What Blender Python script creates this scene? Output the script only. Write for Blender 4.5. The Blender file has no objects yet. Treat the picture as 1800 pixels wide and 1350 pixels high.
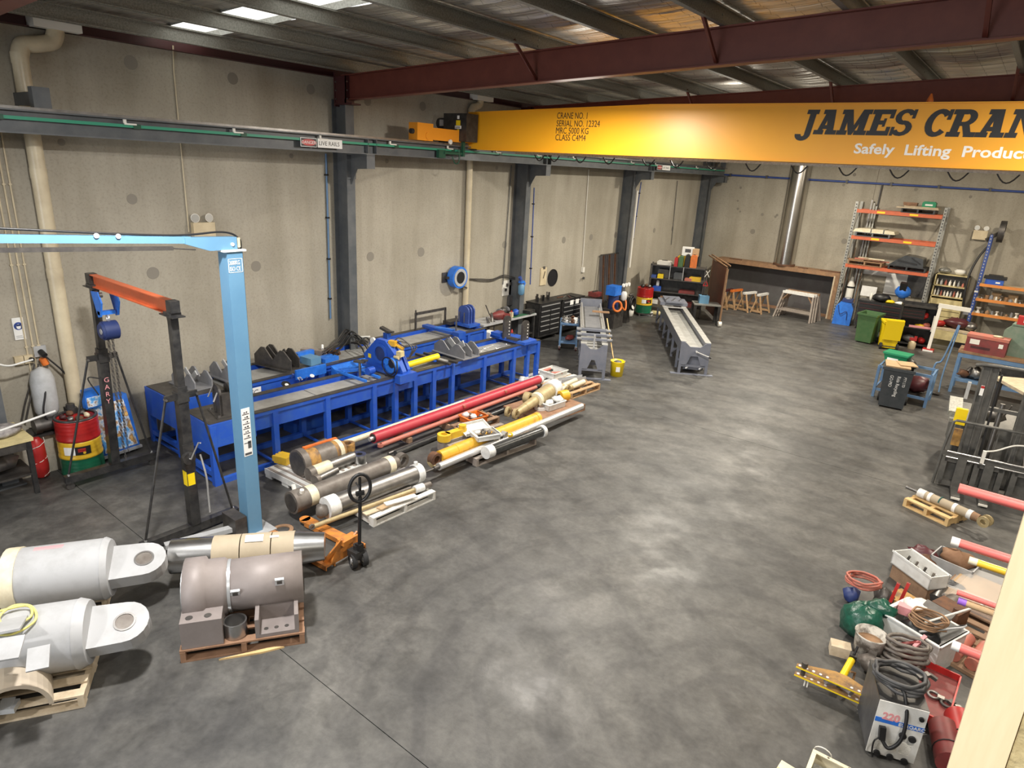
import bpy, math, random
from mathutils import Vector, Matrix
random.seed(7)
C = bpy.context.scene.collection
PI = math.pi
ORD = ('first', 'second', 'third', 'fourth', 'fifth', 'sixth', 'seventh', 'eighth', 'ninth', 'tenth', 'eleventh', 'twelfth')
# ------------------------------------------------------------------ camera
H = 4.85
YAW, PITCH, ROLL, FPX = 0.650412342915604, 0.3202673281232441, 0.057619756428122455, 1162.218
_f = Vector((-math.sin(YAW)*math.cos(PITCH), math.cos(YAW)*math.cos(PITCH), -math.sin(PITCH)))
_r0 = _f.cross(Vector((0, 0, 1))).normalized(); _u0 = _r0.cross(_f)
_r = math.cos(ROLL)*_r0 + math.sin(ROLL)*_u0
_u = -math.sin(ROLL)*_r0 + math.cos(ROLL)*_u0
cd = bpy.data.cameras.new('camera'); cam = bpy.data.objects.new('camera', cd); C.objects.link(cam)
cam.matrix_world = Matrix(((_r.x, _u.x, -_f.x, 0), (_r.y, _u.y, -_f.y, 0), (_r.z, _u.z, -_f.z, H), (0, 0, 0, 1)))
cd.sensor_width = 36; cd.sensor_fit = 'HORIZONTAL'; cd.lens = 36*FPX/1800; cd.clip_start = .05
bpy.context.scene.camera = cam
def _ray(px, py): return _f*FPX + _r*(px-900) - _u*(py-675)
def F(px, py, z=0.0):            # the point at height z seen at a photograph pixel
    d = _ray(px, py); return Vector((0, 0, H)) + d*((z-H)/d.z)
def AT(px, py, ax, val):         # the point on the plane coordinate[ax] = val
    d = _ray(px, py); o = Vector((0, 0, H)); return o + d*((val-o[ax])/d[ax])
# ------------------------------------------------------------------ light, exposure
sc = bpy.context.scene
sc.view_settings.view_transform = 'Standard'; sc.view_settings.look = 'None'
sc.view_settings.exposure = 0.0; sc.view_settings.gamma = 1.0
sc.view_settings.use_curve_mapping = False
w = bpy.data.worlds.new('sky'); sc.world = w; w.use_nodes = True
bg = w.node_tree.nodes['Background']; bg.inputs[0].default_value = (.95, .97, 1.0, 1); bg.inputs[1].default_value = 2.2
LAMPS = [(-5.6, 2.6, 6.05, 560, (1, .97, .93)), (1.2, 3.5, 6.3, 420, (1, .93, .82)),
         (-6.3, 9.6, 6.1, 520, (1, .94, .85)), (0.8, 9.9, 6.35, 300, (1, .9, .76)),
         (-6.2, 15.6, 6.1, 640, (1, .93, .8)), (0.8, 16.2, 6.3, 420, (1, .88, .7)),
         (-6.2, 22.4, 6.1, 640, (1, .91, .76)), (0.2, 22.4, 6.3, 380, (1, .88, .7)), (-5.0, -4, 6.0, 420, (1, .97, .94))]
for i, (x, y, z, p, c) in enumerate(LAMPS):
    l = bpy.data.lights.new('high_bay_light', 'AREA'); l.shape = 'DISK'; l.size = .42; l.energy = p*.82; l.color = c
    o = bpy.data.objects.new('high_bay_light', l); o.location = (x, y, z-.17); C.objects.link(o)
for x, y, z, p, c in LAMPS:                      # added fill points below the lamps, to brighten roof and room
    l = bpy.data.lights.new('roof_fill', 'POINT'); l.shadow_soft_size = .45; l.energy = p*.06; l.color = c
    o = bpy.data.objects.new('roof_fill', l); o.location = (x, y, z-.5); C.objects.link(o)
l = bpy.data.lights.new('front_fill', 'AREA'); l.shape = 'RECTANGLE'; l.size = 5; l.size_y = 4; l.energy = 480; l.color = (.92, .96, 1)  # added cool fill light at the front wall; no door is built there
o = bpy.data.objects.new('front_fill', l); o.location = (-5, -8.6, 2.3); o.rotation_euler = (PI/2, 0, 0); C.objects.link(o)
l = bpy.data.lights.new('office_light', 'AREA'); l.shape = 'RECTANGLE'; l.size = 1.2; l.size_y = .3; l.energy = 70; l.color = (1, .95, .85)
o = bpy.data.objects.new('office_light', l); o.location = (.1, -1.3, 5.9); o.rotation_euler = (.5, 0, 0); C.objects.link(o)
# ------------------------------------------------------------------ materials
MATS = {}
def mat(name, col, rough=.5, metal=0., col2=None, scale=6., amt=1., bump=0., bscale=40., stretch=None, lo=.35, hi=.7, coat=0, spec=.5):
    if name in MATS: return MATS[name]
    m = bpy.data.materials.new(name); m.use_nodes = True; nt = m.node_tree; b = nt.nodes['Principled BSDF']
    b.inputs['Base Color'].default_value = (*col, 1); b.inputs['Roughness'].default_value = rough; b.inputs['Metallic'].default_value = metal
    b.inputs['Coat Weight'].default_value = coat; b.inputs['Specular IOR Level'].default_value = spec
    if col2 or bump:
        tc = nt.nodes.new('ShaderNodeTexCoord'); src = tc.outputs['Object']
        if stretch:
            mp = nt.nodes.new('ShaderNodeMapping'); mp.inputs['Scale'].default_value = stretch; nt.links.new(src, mp.inputs[0]); src = mp.outputs[0]
    if col2:
        n = nt.nodes.new('ShaderNodeTexNoise'); n.inputs['Scale'].default_value = scale; n.inputs['Detail'].default_value = 6; n.inputs['Roughness'].default_value = .65
        nt.links.new(src, n.inputs['Vector'])
        r = nt.nodes.new('ShaderNodeValToRGB'); r.color_ramp.elements[0].position = lo; r.color_ramp.elements[1].position = hi
        r.color_ramp.elements[0].color = (*col, 1); r.color_ramp.elements[1].color = tuple(col[i]*(1-amt)+col2[i]*amt for i in range(3)) + (1,)
        nt.links.new(n.outputs['Fac'], r.inputs[0]); nt.links.new(r.outputs[0], b.inputs['Base Color'])
    if bump:
        n2 = nt.nodes.new('ShaderNodeTexNoise'); n2.inputs['Scale'].default_value = bscale; n2.inputs['Detail'].default_value = 4
        nt.links.new(src, n2.inputs['Vector'])
        bp = nt.nodes.new('ShaderNodeBump'); bp.inputs['Strength'].default_value = bump; bp.inputs['Distance'].default_value = .01
        nt.links.new(n2.outputs['Fac'], bp.inputs['Height']); nt.links.new(bp.outputs[0], b.inputs['Normal'])
    MATS[name] = m; return m
def emit(name, col, s):
    m = bpy.data.materials.new(name); m.use_nodes = True; b = m.node_tree.nodes['Principled BSDF']
    b.inputs['Base Color'].default_value = (*col, 1); b.inputs['Emission Color'].default_value = (*col, 1); b.inputs['Emission Strength'].default_value = s
    return m
mat('black', (.012, .012, .013), .45); mat('black_paint', (.016, .016, .018), .35, col2=(.05, .048, .045), scale=9)
mat('rubber', (.02, .02, .021), .8); mat('dark_grey', (.06, .06, .065), .5, col2=(.1, .1, .1))
mat('col_grey', (.075, .085, .095), .45, col2=(.13, .135, .14), scale=3)
mat('grey', (.17, .175, .19), .5, col2=(.24, .24, .25)); mat('light_grey', (.45, .46, .47), .5, col2=(.34, .34, .34))
mat('machine_grey', (.155, .17, .215), .42, col2=(.21, .22, .26), scale=4)
mat('white', (.78, .78, .76), .5, col2=(.62, .61, .58), scale=8); mat('white_plastic', (.74, .74, .72), .4, col2=(.6, .6, .57), scale=10)
mat('cream', (.66, .56, .38), .45, col2=(.52, .43, .28), scale=4); mat('pvc', (.62, .54, .38), .35, col2=(.5, .42, .29), scale=3)
mat('paper', (.82, .82, .8), .7)
mat('blue', (.018, .085, .47), .38, col2=(.045, .13, .42), scale=5, lo=.45, hi=.8); mat('bright_blue', (.03, .2, .75), .4, col2=(.02, .12, .5))
mat('hoist_blue', (.11, .25, .4), .45, col2=(.13, .28, .43), scale=2.5); mat('trolley_blue', (.1, .2, .38), .45, col2=(.15, .24, .36))
mat('rack_blue', (.03, .07, .3), .45, col2=(.06, .1, .3)); mat('navy', (.015, .03, .13), .5, col2=(.03, .05, .15))
mat('red', (.5, .025, .022), .4, col2=(.38, .02, .02)); mat('drum_red', (.42, .018, .016), .3, col2=(.3, .015, .015), scale=4)
mat('drum_yellow', (.75, .47, .03), .3, col2=(.6, .38, .03), scale=4); mat('drum_green', (.012, .14, .07), .3, col2=(.015, .1, .05), scale=4)
mat('cyl_red', (.45, .025, .05), .42, col2=(.4, .05, .06), scale=7); mat('salmon', (.5, .13, .09), .5, col2=(.4, .17, .13), scale=9)
mat('orange', (.75, .19, .03), .45, col2=(.5, .13, .03), scale=8); mat('beam_orange', (.66, .14, .05), .4, col2=(.55, .13, .05))
mat('rack_orange', (.6, .13, .05), .45, col2=(.45, .11, .05), scale=7); mat('shelf_orange', (.75, .27, .05), .45, col2=(.6, .22, .06))
mat('jack_orange', (.6, .22, .04), .5, col2=(.22, .1, .05), scale=9, lo=.45, hi=.75)
mat('crane_yellow', (.78, .36, .013), .4, col2=(.76, .34, .013), scale=1.5); mat('truck_orange', (.8, .3, .02), .4)
mat('yellow', (.8, .52, .03), .4, col2=(.66, .4, .04), scale=7); mat('cyl_yellow', (.68, .38, .03), .45, col2=(.4, .2, .04), scale=8, lo=.5, hi=.8)
mat('bin_yellow', (.85, .62, .01), .4); mat('pale_yellow', (.68, .58, .3), .5, col2=(.5, .42, .22))
mat('bin_green', (.05, .13, .045), .5, col2=(.08, .15, .06)); mat('tub_green', (.015, .24, .11), .45)
mat('chest_green', (.13, .2, .15), .5, col2=(.2, .25, .2)); mat('bag_green', (.008, .055, .035), .3, col2=(.015, .11, .07), scale=14, bump=1., bscale=14)
mat('mat_green', (.03, .12, .06), .7); mat('teal', (.02, .1, .09), .5)
mat('steel', (.55, .55, .55), .28, 1., col2=(.42, .42, .42), scale=5); mat('chrome', (.82, .82, .82), .3, .75)
mat('dull_steel', (.3, .29, .28), .42, .9, col2=(.2, .19, .18), scale=7); mat('dark_steel', (.075, .07, .068), .45, .6, col2=(.13, .12, .11), scale=9)
mat('flue_steel', (.62, .6, .56), .25, 1., col2=(.5, .48, .45), scale=2)
mat('galv', (.4, .4, .37), .5, .55, col2=(.28, .28, .26), scale=30, lo=.4, hi=.6); mat('purlin', (.33, .33, .3), .5, .6, col2=(.22, .22, .2), scale=45, lo=.4, hi=.62)
mat('plate_steel', (.42, .42, .4), .5, .2, col2=(.3, .29, .27), scale=5)
mat('cast', (.27, .235, .225), .55, .15, col2=(.22, .19, .18), scale=3)
mat('primer', (.4, .405, .415), .55, col2=(.3, .3, .3), scale=3.5, lo=.45, hi=.8); mat('primer_brown', (.4, .34, .27), .6, col2=(.5, .43, .33), scale=3)
mat('rust', (.17, .075, .035), .75, .1, col2=(.07, .04, .03), scale=9); mat('rust_light', (.33, .19, .1), .7, col2=(.2, .12, .07), scale=7)
mat('rust_yellow', (.42, .23, .06), .6, col2=(.13, .075, .045), scale=6, lo=.4, hi=.62)
mat('panel_rust', (.16, .05, .03), .5, .2, col2=(.1, .04, .03), scale=3); mat('red_oxide', (.115, .026, .018), .5, col2=(.145, .036, .024), scale=5)
mat('maroon', (.06, .015, .016), .5)
mat('wood', (.5, .33, .18), .75, col2=(.34, .2, .1), scale=5, stretch=(1, 1, 6)); mat('old_wood', (.33, .21, .13), .8, col2=(.2, .12, .075), scale=6, bump=.3)
mat('new_wood', (.7, .5, .24), .7, col2=(.58, .38, .17), scale=5); mat('white_wood', (.68, .67, .63), .75, col2=(.4, .33, .26), scale=7, lo=.5, hi=.75)
mat('red_wood', (.3, .17, .1), .8, col2=(.2, .11, .065), scale=6); mat('pale_wood', (.6, .5, .36), .8, col2=(.42, .33, .22), scale=6)
mat('grey_wood', (.33, .29, .25), .8, col2=(.22, .18, .16), scale=6)
mat('carton', (.48, .33, .19), .8, col2=(.4, .27, .15)); mat('leather', (.2, .1, .05), .7, col2=(.28, .16, .09), bump=.6, bscale=10)
mat('pink', (.7, .3, .32), .5); mat('purple', (.25, .1, .5), .5); mat('wire_yellow', (.72, .66, .2), .5)
mat('tape', (.76, .74, .68), .5); mat('lens', (.4, .4, .38), .35, .4); mat('cloth', (.2, .18, .18), .9, col2=(.4, .38, .36), scale=14, bump=.6, bscale=15)
mat('green_rail', (.03, .26, .16), .45); mat('dark_green', (.012, .07, .04), .5)
mat('maroon_plastic', (.09, .02, .025), .4); mat('toolbox_red', (.24, .04, .04), .5, col2=(.15, .04, .035)); mat('bar_red', (.62, .13, .11), .5, col2=(.55, .12, .11))
mat('clear', (.75, .75, .73), .2, coat=.5); mat('jamb_cream', (.84, .7, .47), .6, col2=(.8, .65, .42), scale=30, stretch=(6, 6, .6))
mat('chip', (.6, .5, .28), .9, col2=(.35, .27, .13), scale=45, bump=.8, bscale=60); mat('patch', (.24, .22, .185), .85)
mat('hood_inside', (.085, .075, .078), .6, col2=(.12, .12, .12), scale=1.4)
# concrete wall
def concrete():
    m = bpy.data.materials.new('wall_concrete'); m.use_nodes = True; nt = m.node_tree; b = nt.nodes['Principled BSDF']; b.inputs['Roughness'].default_value = .85
    L = nt.links; tc = nt.nodes.new('ShaderNodeTexCoord')
    def noise(s, sc_, det=6):
        mp = nt.nodes.new('ShaderNodeMapping'); mp.inputs['Scale'].default_value = s; L.new(tc.outputs['Object'], mp.inputs[0])
        n = nt.nodes.new('ShaderNodeTexNoise'); n.inputs['Scale'].default_value = sc_; n.inputs['Detail'].default_value = det; n.inputs['Roughness'].default_value = .6; L.new(mp.outputs[0], n.inputs['Vector']); return n.outputs['Fac']
    def ramp(f, a, b_, ca, cb):
        r = nt.nodes.new('ShaderNodeValToRGB'); r.color_ramp.elements[0].position = a; r.color_ramp.elements[1].position = b_
        r.color_ramp.elements[0].color = (*ca, 1); r.color_ramp.elements[1].color = (*cb, 1); L.new(f, r.inputs[0]); return r.outputs[0]
    def mul(a, c):
        mx = nt.nodes.new('ShaderNodeMix'); mx.data_type = 'RGBA'; mx.blend_type = 'MULTIPLY'; mx.inputs[0].default_value = 1; L.new(a, mx.inputs[6]); L.new(c, mx.inputs[7]); return mx.outputs[2]
    base = ramp(noise((1, 1, 1), .9), .3, .72, (.44, .405, .335), (.36, .33, .27))
    strk = ramp(noise((1, 1, .12), 1.6), .3, .62, (.78, .77, .74), (1, 1, 1))
    spk = ramp(noise((1, 1, 1), 26, 3), .32, .5, (.86, .86, .85), (1, 1, 1))
    L.new(mul(mul(base, strk), spk), b.inputs['Base Color'])
    bp = nt.nodes.new('ShaderNodeBump'); bp.inputs['Strength'].default_value = .25; bp.inputs['Distance'].default_value = .01; L.new(noise((1, 1, 1), 18, 4), bp.inputs['Height']); L.new(bp.outputs[0], b.inputs['Normal'])
    return m
MATS['concrete'] = concrete()
def floor_mat():
    m = bpy.data.materials.new('floor_concrete'); m.use_nodes = True; nt = m.node_tree; b = nt.nodes['Principled BSDF']
    L = nt.links; tc = nt.nodes.new('ShaderNodeTexCoord')
    def noise(s, sc_, det=6, dist=0):
        mp = nt.nodes.new('ShaderNodeMapping'); mp.inputs['Scale'].default_value = s; L.new(tc.outputs['Object'], mp.inputs[0])
        n = nt.nodes.new('ShaderNodeTexNoise'); n.inputs['Scale'].default_value = sc_; n.inputs['Detail'].default_value = det; n.inputs['Roughness'].default_value = .62; n.inputs['Distortion'].default_value = dist; L.new(mp.outputs[0], n.inputs['Vector']); return n.outputs['Fac']
    def ramp(f, a, b_, ca, cb):
        r = nt.nodes.new('ShaderNodeValToRGB'); r.color_ramp.elements[0].position = a; r.color_ramp.elements[1].position = b_
        r.color_ramp.elements[0].color = (*ca, 1); r.color_ramp.elements[1].color = (*cb, 1); L.new(f, r.inputs[0]); return r.outputs[0]
    def mul(a, c):
        mx = nt.nodes.new('ShaderNodeMix'); mx.data_type = 'RGBA'; mx.blend_type = 'MULTIPLY'; mx.inputs[0].default_value = 1; L.new(a, mx.inputs[6]); L.new(c, mx.inputs[7]); return mx.outputs[2]
    base = ramp(noise((1, 1, 1), .55, 8, .4), .36, .66, (.058, .057, .055), (.118, .114, .105))
    fine = ramp(noise((1, 1, 1), 3.4, 9, .5), .34, .6, (.7, .7, .7), (1.1, 1.1, 1.1))
    # forklift tyre arcs: rings about two turning centres, broken up by noise
    def arcs(cx, cy, s):
        mp = nt.nodes.new('ShaderNodeMapping'); mp.inputs['Location'].default_value = (-cx, -cy, 0); L.new(tc.outputs['Object'], mp.inputs[0])
        wv = nt.nodes.new('ShaderNodeTexWave'); wv.wave_type = 'RINGS'; wv.rings_direction = 'Z'; wv.inputs['Scale'].default_value = s; wv.inputs['Distortion'].default_value = 4.5; wv.inputs['Detail'].default_value = 3; wv.inputs['Detail Scale'].default_value = 1.1
        L.new(mp.outputs[0], wv.inputs['Vector']); return ramp(wv.outputs['Fac'], .06, .2, (.84, .84, .85), (1, 1, 1))
    grain = ramp(noise((1, 1, 1), 15, 8), .3, .62, (.8, .8, .8), (1.08, 1.08, 1.08))
    fine = mul(fine, grain)
    col = mul(mul(mul(base, fine), arcs(-1.2, 5.2, .55)), arcs(-6.5, 1.5, .33))
    L.new(col, b.inputs['Base Color'])
    rr = ramp(noise((1, 1, 1), 1.3, 6), .35, .65, (.38, .38, .38), (.62, .62, .62)); L.new(rr, b.inputs['Roughness'])
    bp = nt.nodes.new('ShaderNodeBump'); bp.inputs['Strength'].default_value = .12; bp.inputs['Distance'].default_value = .01; L.new(noise((1, 1, 1), 30, 4), bp.inputs['Height']); L.new(bp.outputs[0], b.inputs['Normal'])
    return m
MATS['floor'] = floor_mat()
def foil():
    m = bpy.data.materials.new('roof_foil'); m.use_nodes = True; nt = m.node_tree; b = nt.nodes['Principled BSDF']; L = nt.links
    b.inputs['Metallic'].default_value = .7; b.inputs['Roughness'].default_value = .3
    tc = nt.nodes.new('ShaderNodeTexCoord'); mp = nt.nodes.new('ShaderNodeMapping'); mp.inputs['Scale'].default_value = (.35, 6.5, 1); L.new(tc.outputs['Object'], mp.inputs[0])
    n = nt.nodes.new('ShaderNodeTexNoise'); n.inputs['Scale'].default_value = 2.2; n.inputs['Detail'].default_value = 4; L.new(mp.outputs[0], n.inputs['Vector'])
    r = nt.nodes.new('ShaderNodeValToRGB'); r.color_ramp.elements[0].position = .3; r.color_ramp.elements[1].position = .7
    r.color_ramp.elements[0].color = (.46, .44, .39, 1); r.color_ramp.elements[1].color = (.74, .71, .66, 1); L.new(n.outputs['Fac'], r.inputs[0])
    bk = nt.nodes.new('ShaderNodeTexBrick'); bk.offset = 0; bk.inputs['Scale'].default_value = 1; bk.inputs['Brick Width'].default_value = .3; bk.inputs['Row Height'].default_value = .15; bk.inputs['Mortar Size'].default_value = .006
    bk.inputs['Color1'].default_value = bk.inputs['Color2'].default_value = (1, 1, 1, 1); bk.inputs['Mortar'].default_value = (.5, .5, .5, 1); L.new(tc.outputs['Object'], bk.inputs['Vector'])
    mx = nt.nodes.new('ShaderNodeMix'); mx.data_type = 'RGBA'; mx.blend_type = 'MULTIPLY'; mx.inputs[0].default_value = 1; L.new(r.outputs[0], mx.inputs[6]); L.new(bk.outputs[0], mx.inputs[7]); L.new(mx.outputs[2], b.inputs['Base Color'])
    bp = nt.nodes.new('ShaderNodeBump'); bp.inputs['Strength'].default_value = .7; bp.inputs['Distance'].default_value = .03; L.new(n.outputs['Fac'], bp.inputs['Height']); L.new(bp.outputs[0], b.inputs['Normal'])
    return m
MATS['foil'] = foil()
def skylight():
    m = bpy.data.materials.new('skylight_sheet'); m.use_nodes = True; nt = m.node_tree; nt.nodes.clear()
    o = nt.nodes.new('ShaderNodeOutputMaterial'); t = nt.nodes.new('ShaderNodeBsdfTranslucent'); t.inputs[0].default_value = (.98, .95, .85, 1); nt.links.new(t.outputs[0], o.inputs[0]); return m
MATS['skylight'] = skylight()
def plastic_film():
    m = bpy.data.materials.new('plastic_film'); m.use_nodes = True; b = m.node_tree.nodes['Principled BSDF']
    b.inputs['Base Color'].default_value = (.85, .85, .84, 1); b.inputs['Alpha'].default_value = .28; b.inputs['Roughness'].default_value = .4; return m
MATS['film'] = plastic_film()
def art():
    m = bpy.data.materials.new('display_print'); m.use_nodes = True; nt = m.node_tree; b = nt.nodes['Principled BSDF']; L = nt.links; b.inputs['Roughness'].default_value = .3
    tc = nt.nodes.new('ShaderNodeTexCoord'); n = nt.nodes.new('ShaderNodeTexNoise'); n.inputs['Scale'].default_value = 7; n.inputs['Detail'].default_value = 3; L.new(tc.outputs['Object'], n.inputs['Vector'])
    r = nt.nodes.new('ShaderNodeValToRGB'); e = r.color_ramp.elements; e[0].position = .3; e[0].color = (.03, .12, .5, 1); e[1].position = .72; e[1].color = (.72, .66, .56, 1)
    k = e.new(.45); k.color = (.12, .4, .8, 1); k = e.new(.52); k.color = (.75, .8, .85, 1); k = e.new(.58); k.color = (.35, .22, .15, 1); k = e.new(.64); k.color = (.7, .4, .08, 1)
    L.new(n.outputs['Fac'], r.inputs[0]); L.new(r.outputs[0], b.inputs['Base Color']); return m
MATS['art'] = art()
# ------------------------------------------------------------------ mesh helpers
def V(*a): return Vector(a)
def frame(d, up=None):
    z = Vector(d).normalized(); up = Vector(up) if up else (Vector((0, 0, 1)) if abs(z.z) < .95 else Vector((0, 1, 0)))
    x = up.cross(z).normalized(); return x, z.cross(x), z
class MB:
    def __init__(s): s.v, s.f, s.s, s.m = [], [], [], []; s.mi = 0
    def add(s, vs, fs, sm=False):
        n = len(s.v); s.v += [tuple(p) for p in vs]; s.f += [tuple(i+n for i in q) for q in fs]; s.s += [sm]*len(fs); s.m += [s.mi]*len(fs); return s
    BF = [(0, 3, 2, 1), (4, 5, 6, 7), (0, 1, 5, 4), (1, 2, 6, 5), (2, 3, 7, 6), (3, 0, 4, 7)]
    def box(s, x0, x1, y0, y1, z0, z1): return s.add([(x0, y0, z0), (x1, y0, z0), (x1, y1, z0), (x0, y1, z0), (x0, y0, z1), (x1, y0, z1), (x1, y1, z1), (x0, y1, z1)], MB.BF)
    def cb(s, c, d, rz=0, rx=0, ry=0):
        R = Matrix.Rotation(rz, 3, 'Z') @ Matrix.Rotation(ry, 3, 'Y') @ Matrix.Rotation(rx, 3, 'X'); c = Vector(c); h = [k/2 for k in d]
        return s.add([c + R @ Vector((a*h[0], b*h[1], e*h[2])) for e in (-1, 1) for a, b in ((-1, -1), (1, -1), (1, 1), (-1, 1))], MB.BF)
    def bar(s, p, q, w_, h_=None, up=None):
        p, q = Vector(p), Vector(q); x, y, z = frame(q-p, up); h_ = h_ or w_
        o = [x*(a*w_/2)+y*(b*h_/2) for a, b in ((-1, -1), (1, -1), (1, 1), (-1, 1))]
        return s.add([p+k for k in o]+[q+k for k in o], MB.BF)
    def cyl(s, p, q, r, r2=None, n=14, cap=True):
        p, q = Vector(p), Vector(q); r2 = r if r2 is None else r2; x, y, z = frame(q-p)
        c = [x*math.cos(2*PI*i/n)+y*math.sin(2*PI*i/n) for i in range(n)]
        s.add([p+k*r for k in c]+[q+k*r2 for k in c], [(i, (i+1) % n, n+(i+1) % n, n+i) for i in range(n)], True)
        if cap:
            s.add([p+k*r for k in c], [tuple(range(n))[::-1]]); s.add([q+k*r2 for k in c], [tuple(range(n))])
        return s
    def ring(s, p, q, ro, ri, n=16):            # a tube with a wall
        p, q = Vector(p), Vector(q); x, y, z = frame(q-p); c = [x*math.cos(2*PI*i/n)+y*math.sin(2*PI*i/n) for i in range(n)]
        vs = [p+k*ro for k in c]+[q+k*ro for k in c]+[p+k*ri for k in c]+[q+k*ri for k in c]
        j = lambda i: (i+1) % n
        s.add(vs, [(i, j(i), n+j(i), n+i) for i in range(n)]+[(2*n+j(i), 2*n+i, 3*n+i, 3*n+j(i)) for i in range(n)], True)
        return s.add(vs, [(j(i), i, 2*n+i, 2*n+j(i)) for i in range(n)]+[(n+i, n+j(i), 3*n+j(i), 3*n+i) for i in range(n)])
    def lathe(s, prof, p=(0, 0, 0), d=(0, 0, 1), n=18, sm=True):   # prof [(r, h)] about the axis from p along d
        p = Vector(p); x, y, z = frame(d); k = len(prof); vs = []
        for r, h in prof:
            for i in range(n): vs.append(p+z*h+(x*math.cos(2*PI*i/n)+y*math.sin(2*PI*i/n))*r)
        fs = [(a*n+i, a*n+(i+1) % n, (a+1)*n+(i+1) % n, (a+1)*n+i) for a in range(k-1) for i in range(n)]
        s.add(vs, fs, sm)
        for a, rev in ((0, True), (k-1, False)):
            if prof[a][0] > 1e-4:
                q = tuple(range(n)); s.add(vs[a*n:(a+1)*n], [q[::-1] if rev else q])
        return s
    def tube(s, pts, r, n=8, closed=False, cap=True):
        pts = [Vector(p) for p in pts]; m_ = len(pts); rings = []; px = None
        for i, p in enumerate(pts):
            a = pts[(i-1) % m_] if (closed or i > 0) else p; b = pts[(i+1) % m_] if (closed or i < m_-1) else p
            t = (b-a).normalized()
            if px is None: x, y, z = frame(t)
            else:
                x = (px-t*px.dot(t))
                x = x.normalized() if x.length > 1e-6 else frame(t)[0]
                y = t.cross(x)
            px = x; rr = r[i] if isinstance(r, (list, tuple)) else r
            rings.append([p+(x*math.cos(2*PI*k/n)+y*math.sin(2*PI*k/n))*rr for k in range(n)])
        vs = [q for rg in rings for q in rg]; e = m_ if closed else m_-1
        s.add(vs, [(a*n+k, a*n+(k+1) % n, ((a+1) % m_)*n+(k+1) % n, ((a+1) % m_)*n+k) for a in range(e) for k in range(n)], True)
        if cap and not closed: s.add(rings[0], [tuple(range(n))[::-1]]); s.add(rings[-1], [tuple(range(n))])
        return s
    def torus(s, c, d, R, r, n=18, k=8, a0=0, a1=2*PI):
        x, y, z = frame(d); c = Vector(c); full = abs(a1-a0-2*PI) < 1e-6
        m_ = n if full else n+1
        return s.tube([c+(x*math.cos(a0+(a1-a0)*i/n)+y*math.sin(a0+(a1-a0)*i/n))*R for i in range(m_)], r, k, full)
    def prism(s, poly, h, o=(0, 0, 0), ex=(1, 0, 0), ey=(0, 0, 1), holes=None):   # poly in (ex, ey) at o, extruded along ex x ey by h
        o, ex, ey = Vector(o), Vector(ex), Vector(ey); ez = ex.cross(ey); n = len(poly)
        a = [o+ex*p[0]+ey*p[1] for p in poly]; b = [p+ez*h for p in a]
        return s.add(a+b, [tuple(range(n))[::-1], tuple(range(n, 2*n))]+[(i, (i+1) % n, n+(i+1) % n, n+i) for i in range(n)])
    def blob(s, c, d, n=7, m_=5, jit=.15, seed=0):       # an irregular lump
        rnd = random.Random(seed); c = Vector(c); vs = []; fs = []
        for a in range(m_+1):
            th = PI*a/m_
            for i in range(n):
                ph = 2*PI*i/n; k = 1+rnd.uniform(-jit, jit); vs.append(c+V(math.sin(th)*math.cos(ph)*d[0]*k, math.sin(th)*math.sin(ph)*d[1]*k, -math.cos(th)*d[2]*k))
        fs = [(a*n+i, a*n+(i+1) % n, (a+1)*n+(i+1) % n, (a+1)*n+i) for a in range(m_) for i in range(n)]
        return s.add(vs, fs, True)
    def ibeam(s, p, q, h, b, tw, tf, up=(0, 0, 1)):
        p, q, up = Vector(p), Vector(q), Vector(up); x, y, z = frame(q-p, up)
        s.bar(p, q, tw, h-2*tf, up)
        for k in (-1, 1): s.bar(p+y*k*(h-tf)/2, q+y*k*(h-tf)/2, b, tf, up)
        return s
    def mesh(s, name, mats):
        me = bpy.data.meshes.new(name); me.from_pydata(s.v, [], s.f)
        for k in (mats if isinstance(mats, (list, tuple)) else [mats]): me.materials.append(MATS[k] if isinstance(k, str) else k)
        me.polygons.foreach_set('use_smooth', s.s); me.polygons.foreach_set('material_index', s.m); me.update(); return me
def bezier(pts, n=8):          # smooth curve through points (Catmull-Rom)
    P = [Vector(p) for p in pts]; P = [2*P[0]-P[1]]+P+[2*P[-1]-P[-2]]; out = []
    for i in range(1, len(P)-2):
        a, b, c, d = P[i-1:i+3]
        for k in range(n):
            t = k/n; out.append(.5*((2*b)+(c-a)*t+(2*a-5*b+4*c-d)*t*t+(3*b-a-3*c+d)*t**3))
    out.append(P[-2]); return out
def tagset(o, label=None, cat=None, group=None, kind=None):
    if label: o['label'] = label
    if cat: o['category'] = cat
    if group: o['group'] = group
    if kind: o['kind'] = kind
    return o
def thing(name, label, cat, loc=(0, 0, 0), rz=0, group=None):
    o = bpy.data.objects.new(name, None); o.empty_display_size = .1; C.objects.link(o); o.location = loc; o.rotation_euler = (0, 0, rz)
    return tagset(o, label, cat, group)
def part(name, mb, mt, parent=None, world=None, label=None, kind=None):
    """one mesh object; world = the root whose local frame world-space vertices are brought into"""
    if world is not None:
        R = Matrix.Rotation(-world.rotation_euler.z, 3, 'Z'); L0 = Vector(world.location); mb.v = [tuple(R @ (Vector(p)-L0)) for p in mb.v]
    o = bpy.data.objects.new(name, mb.mesh(name, mt)); C.objects.link(o)
    if parent is not None: o.parent = parent
    if label: o['label'] = label
    if kind: o['kind'] = kind
    return o
def solo(name, mb, mt, label, cat, loc=(0, 0, 0), rz=0, group=None):
    o = part(name, mb, mt); o.location = loc; o.rotation_euler = (0, 0, rz); return tagset(o, label, cat, group)
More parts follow.
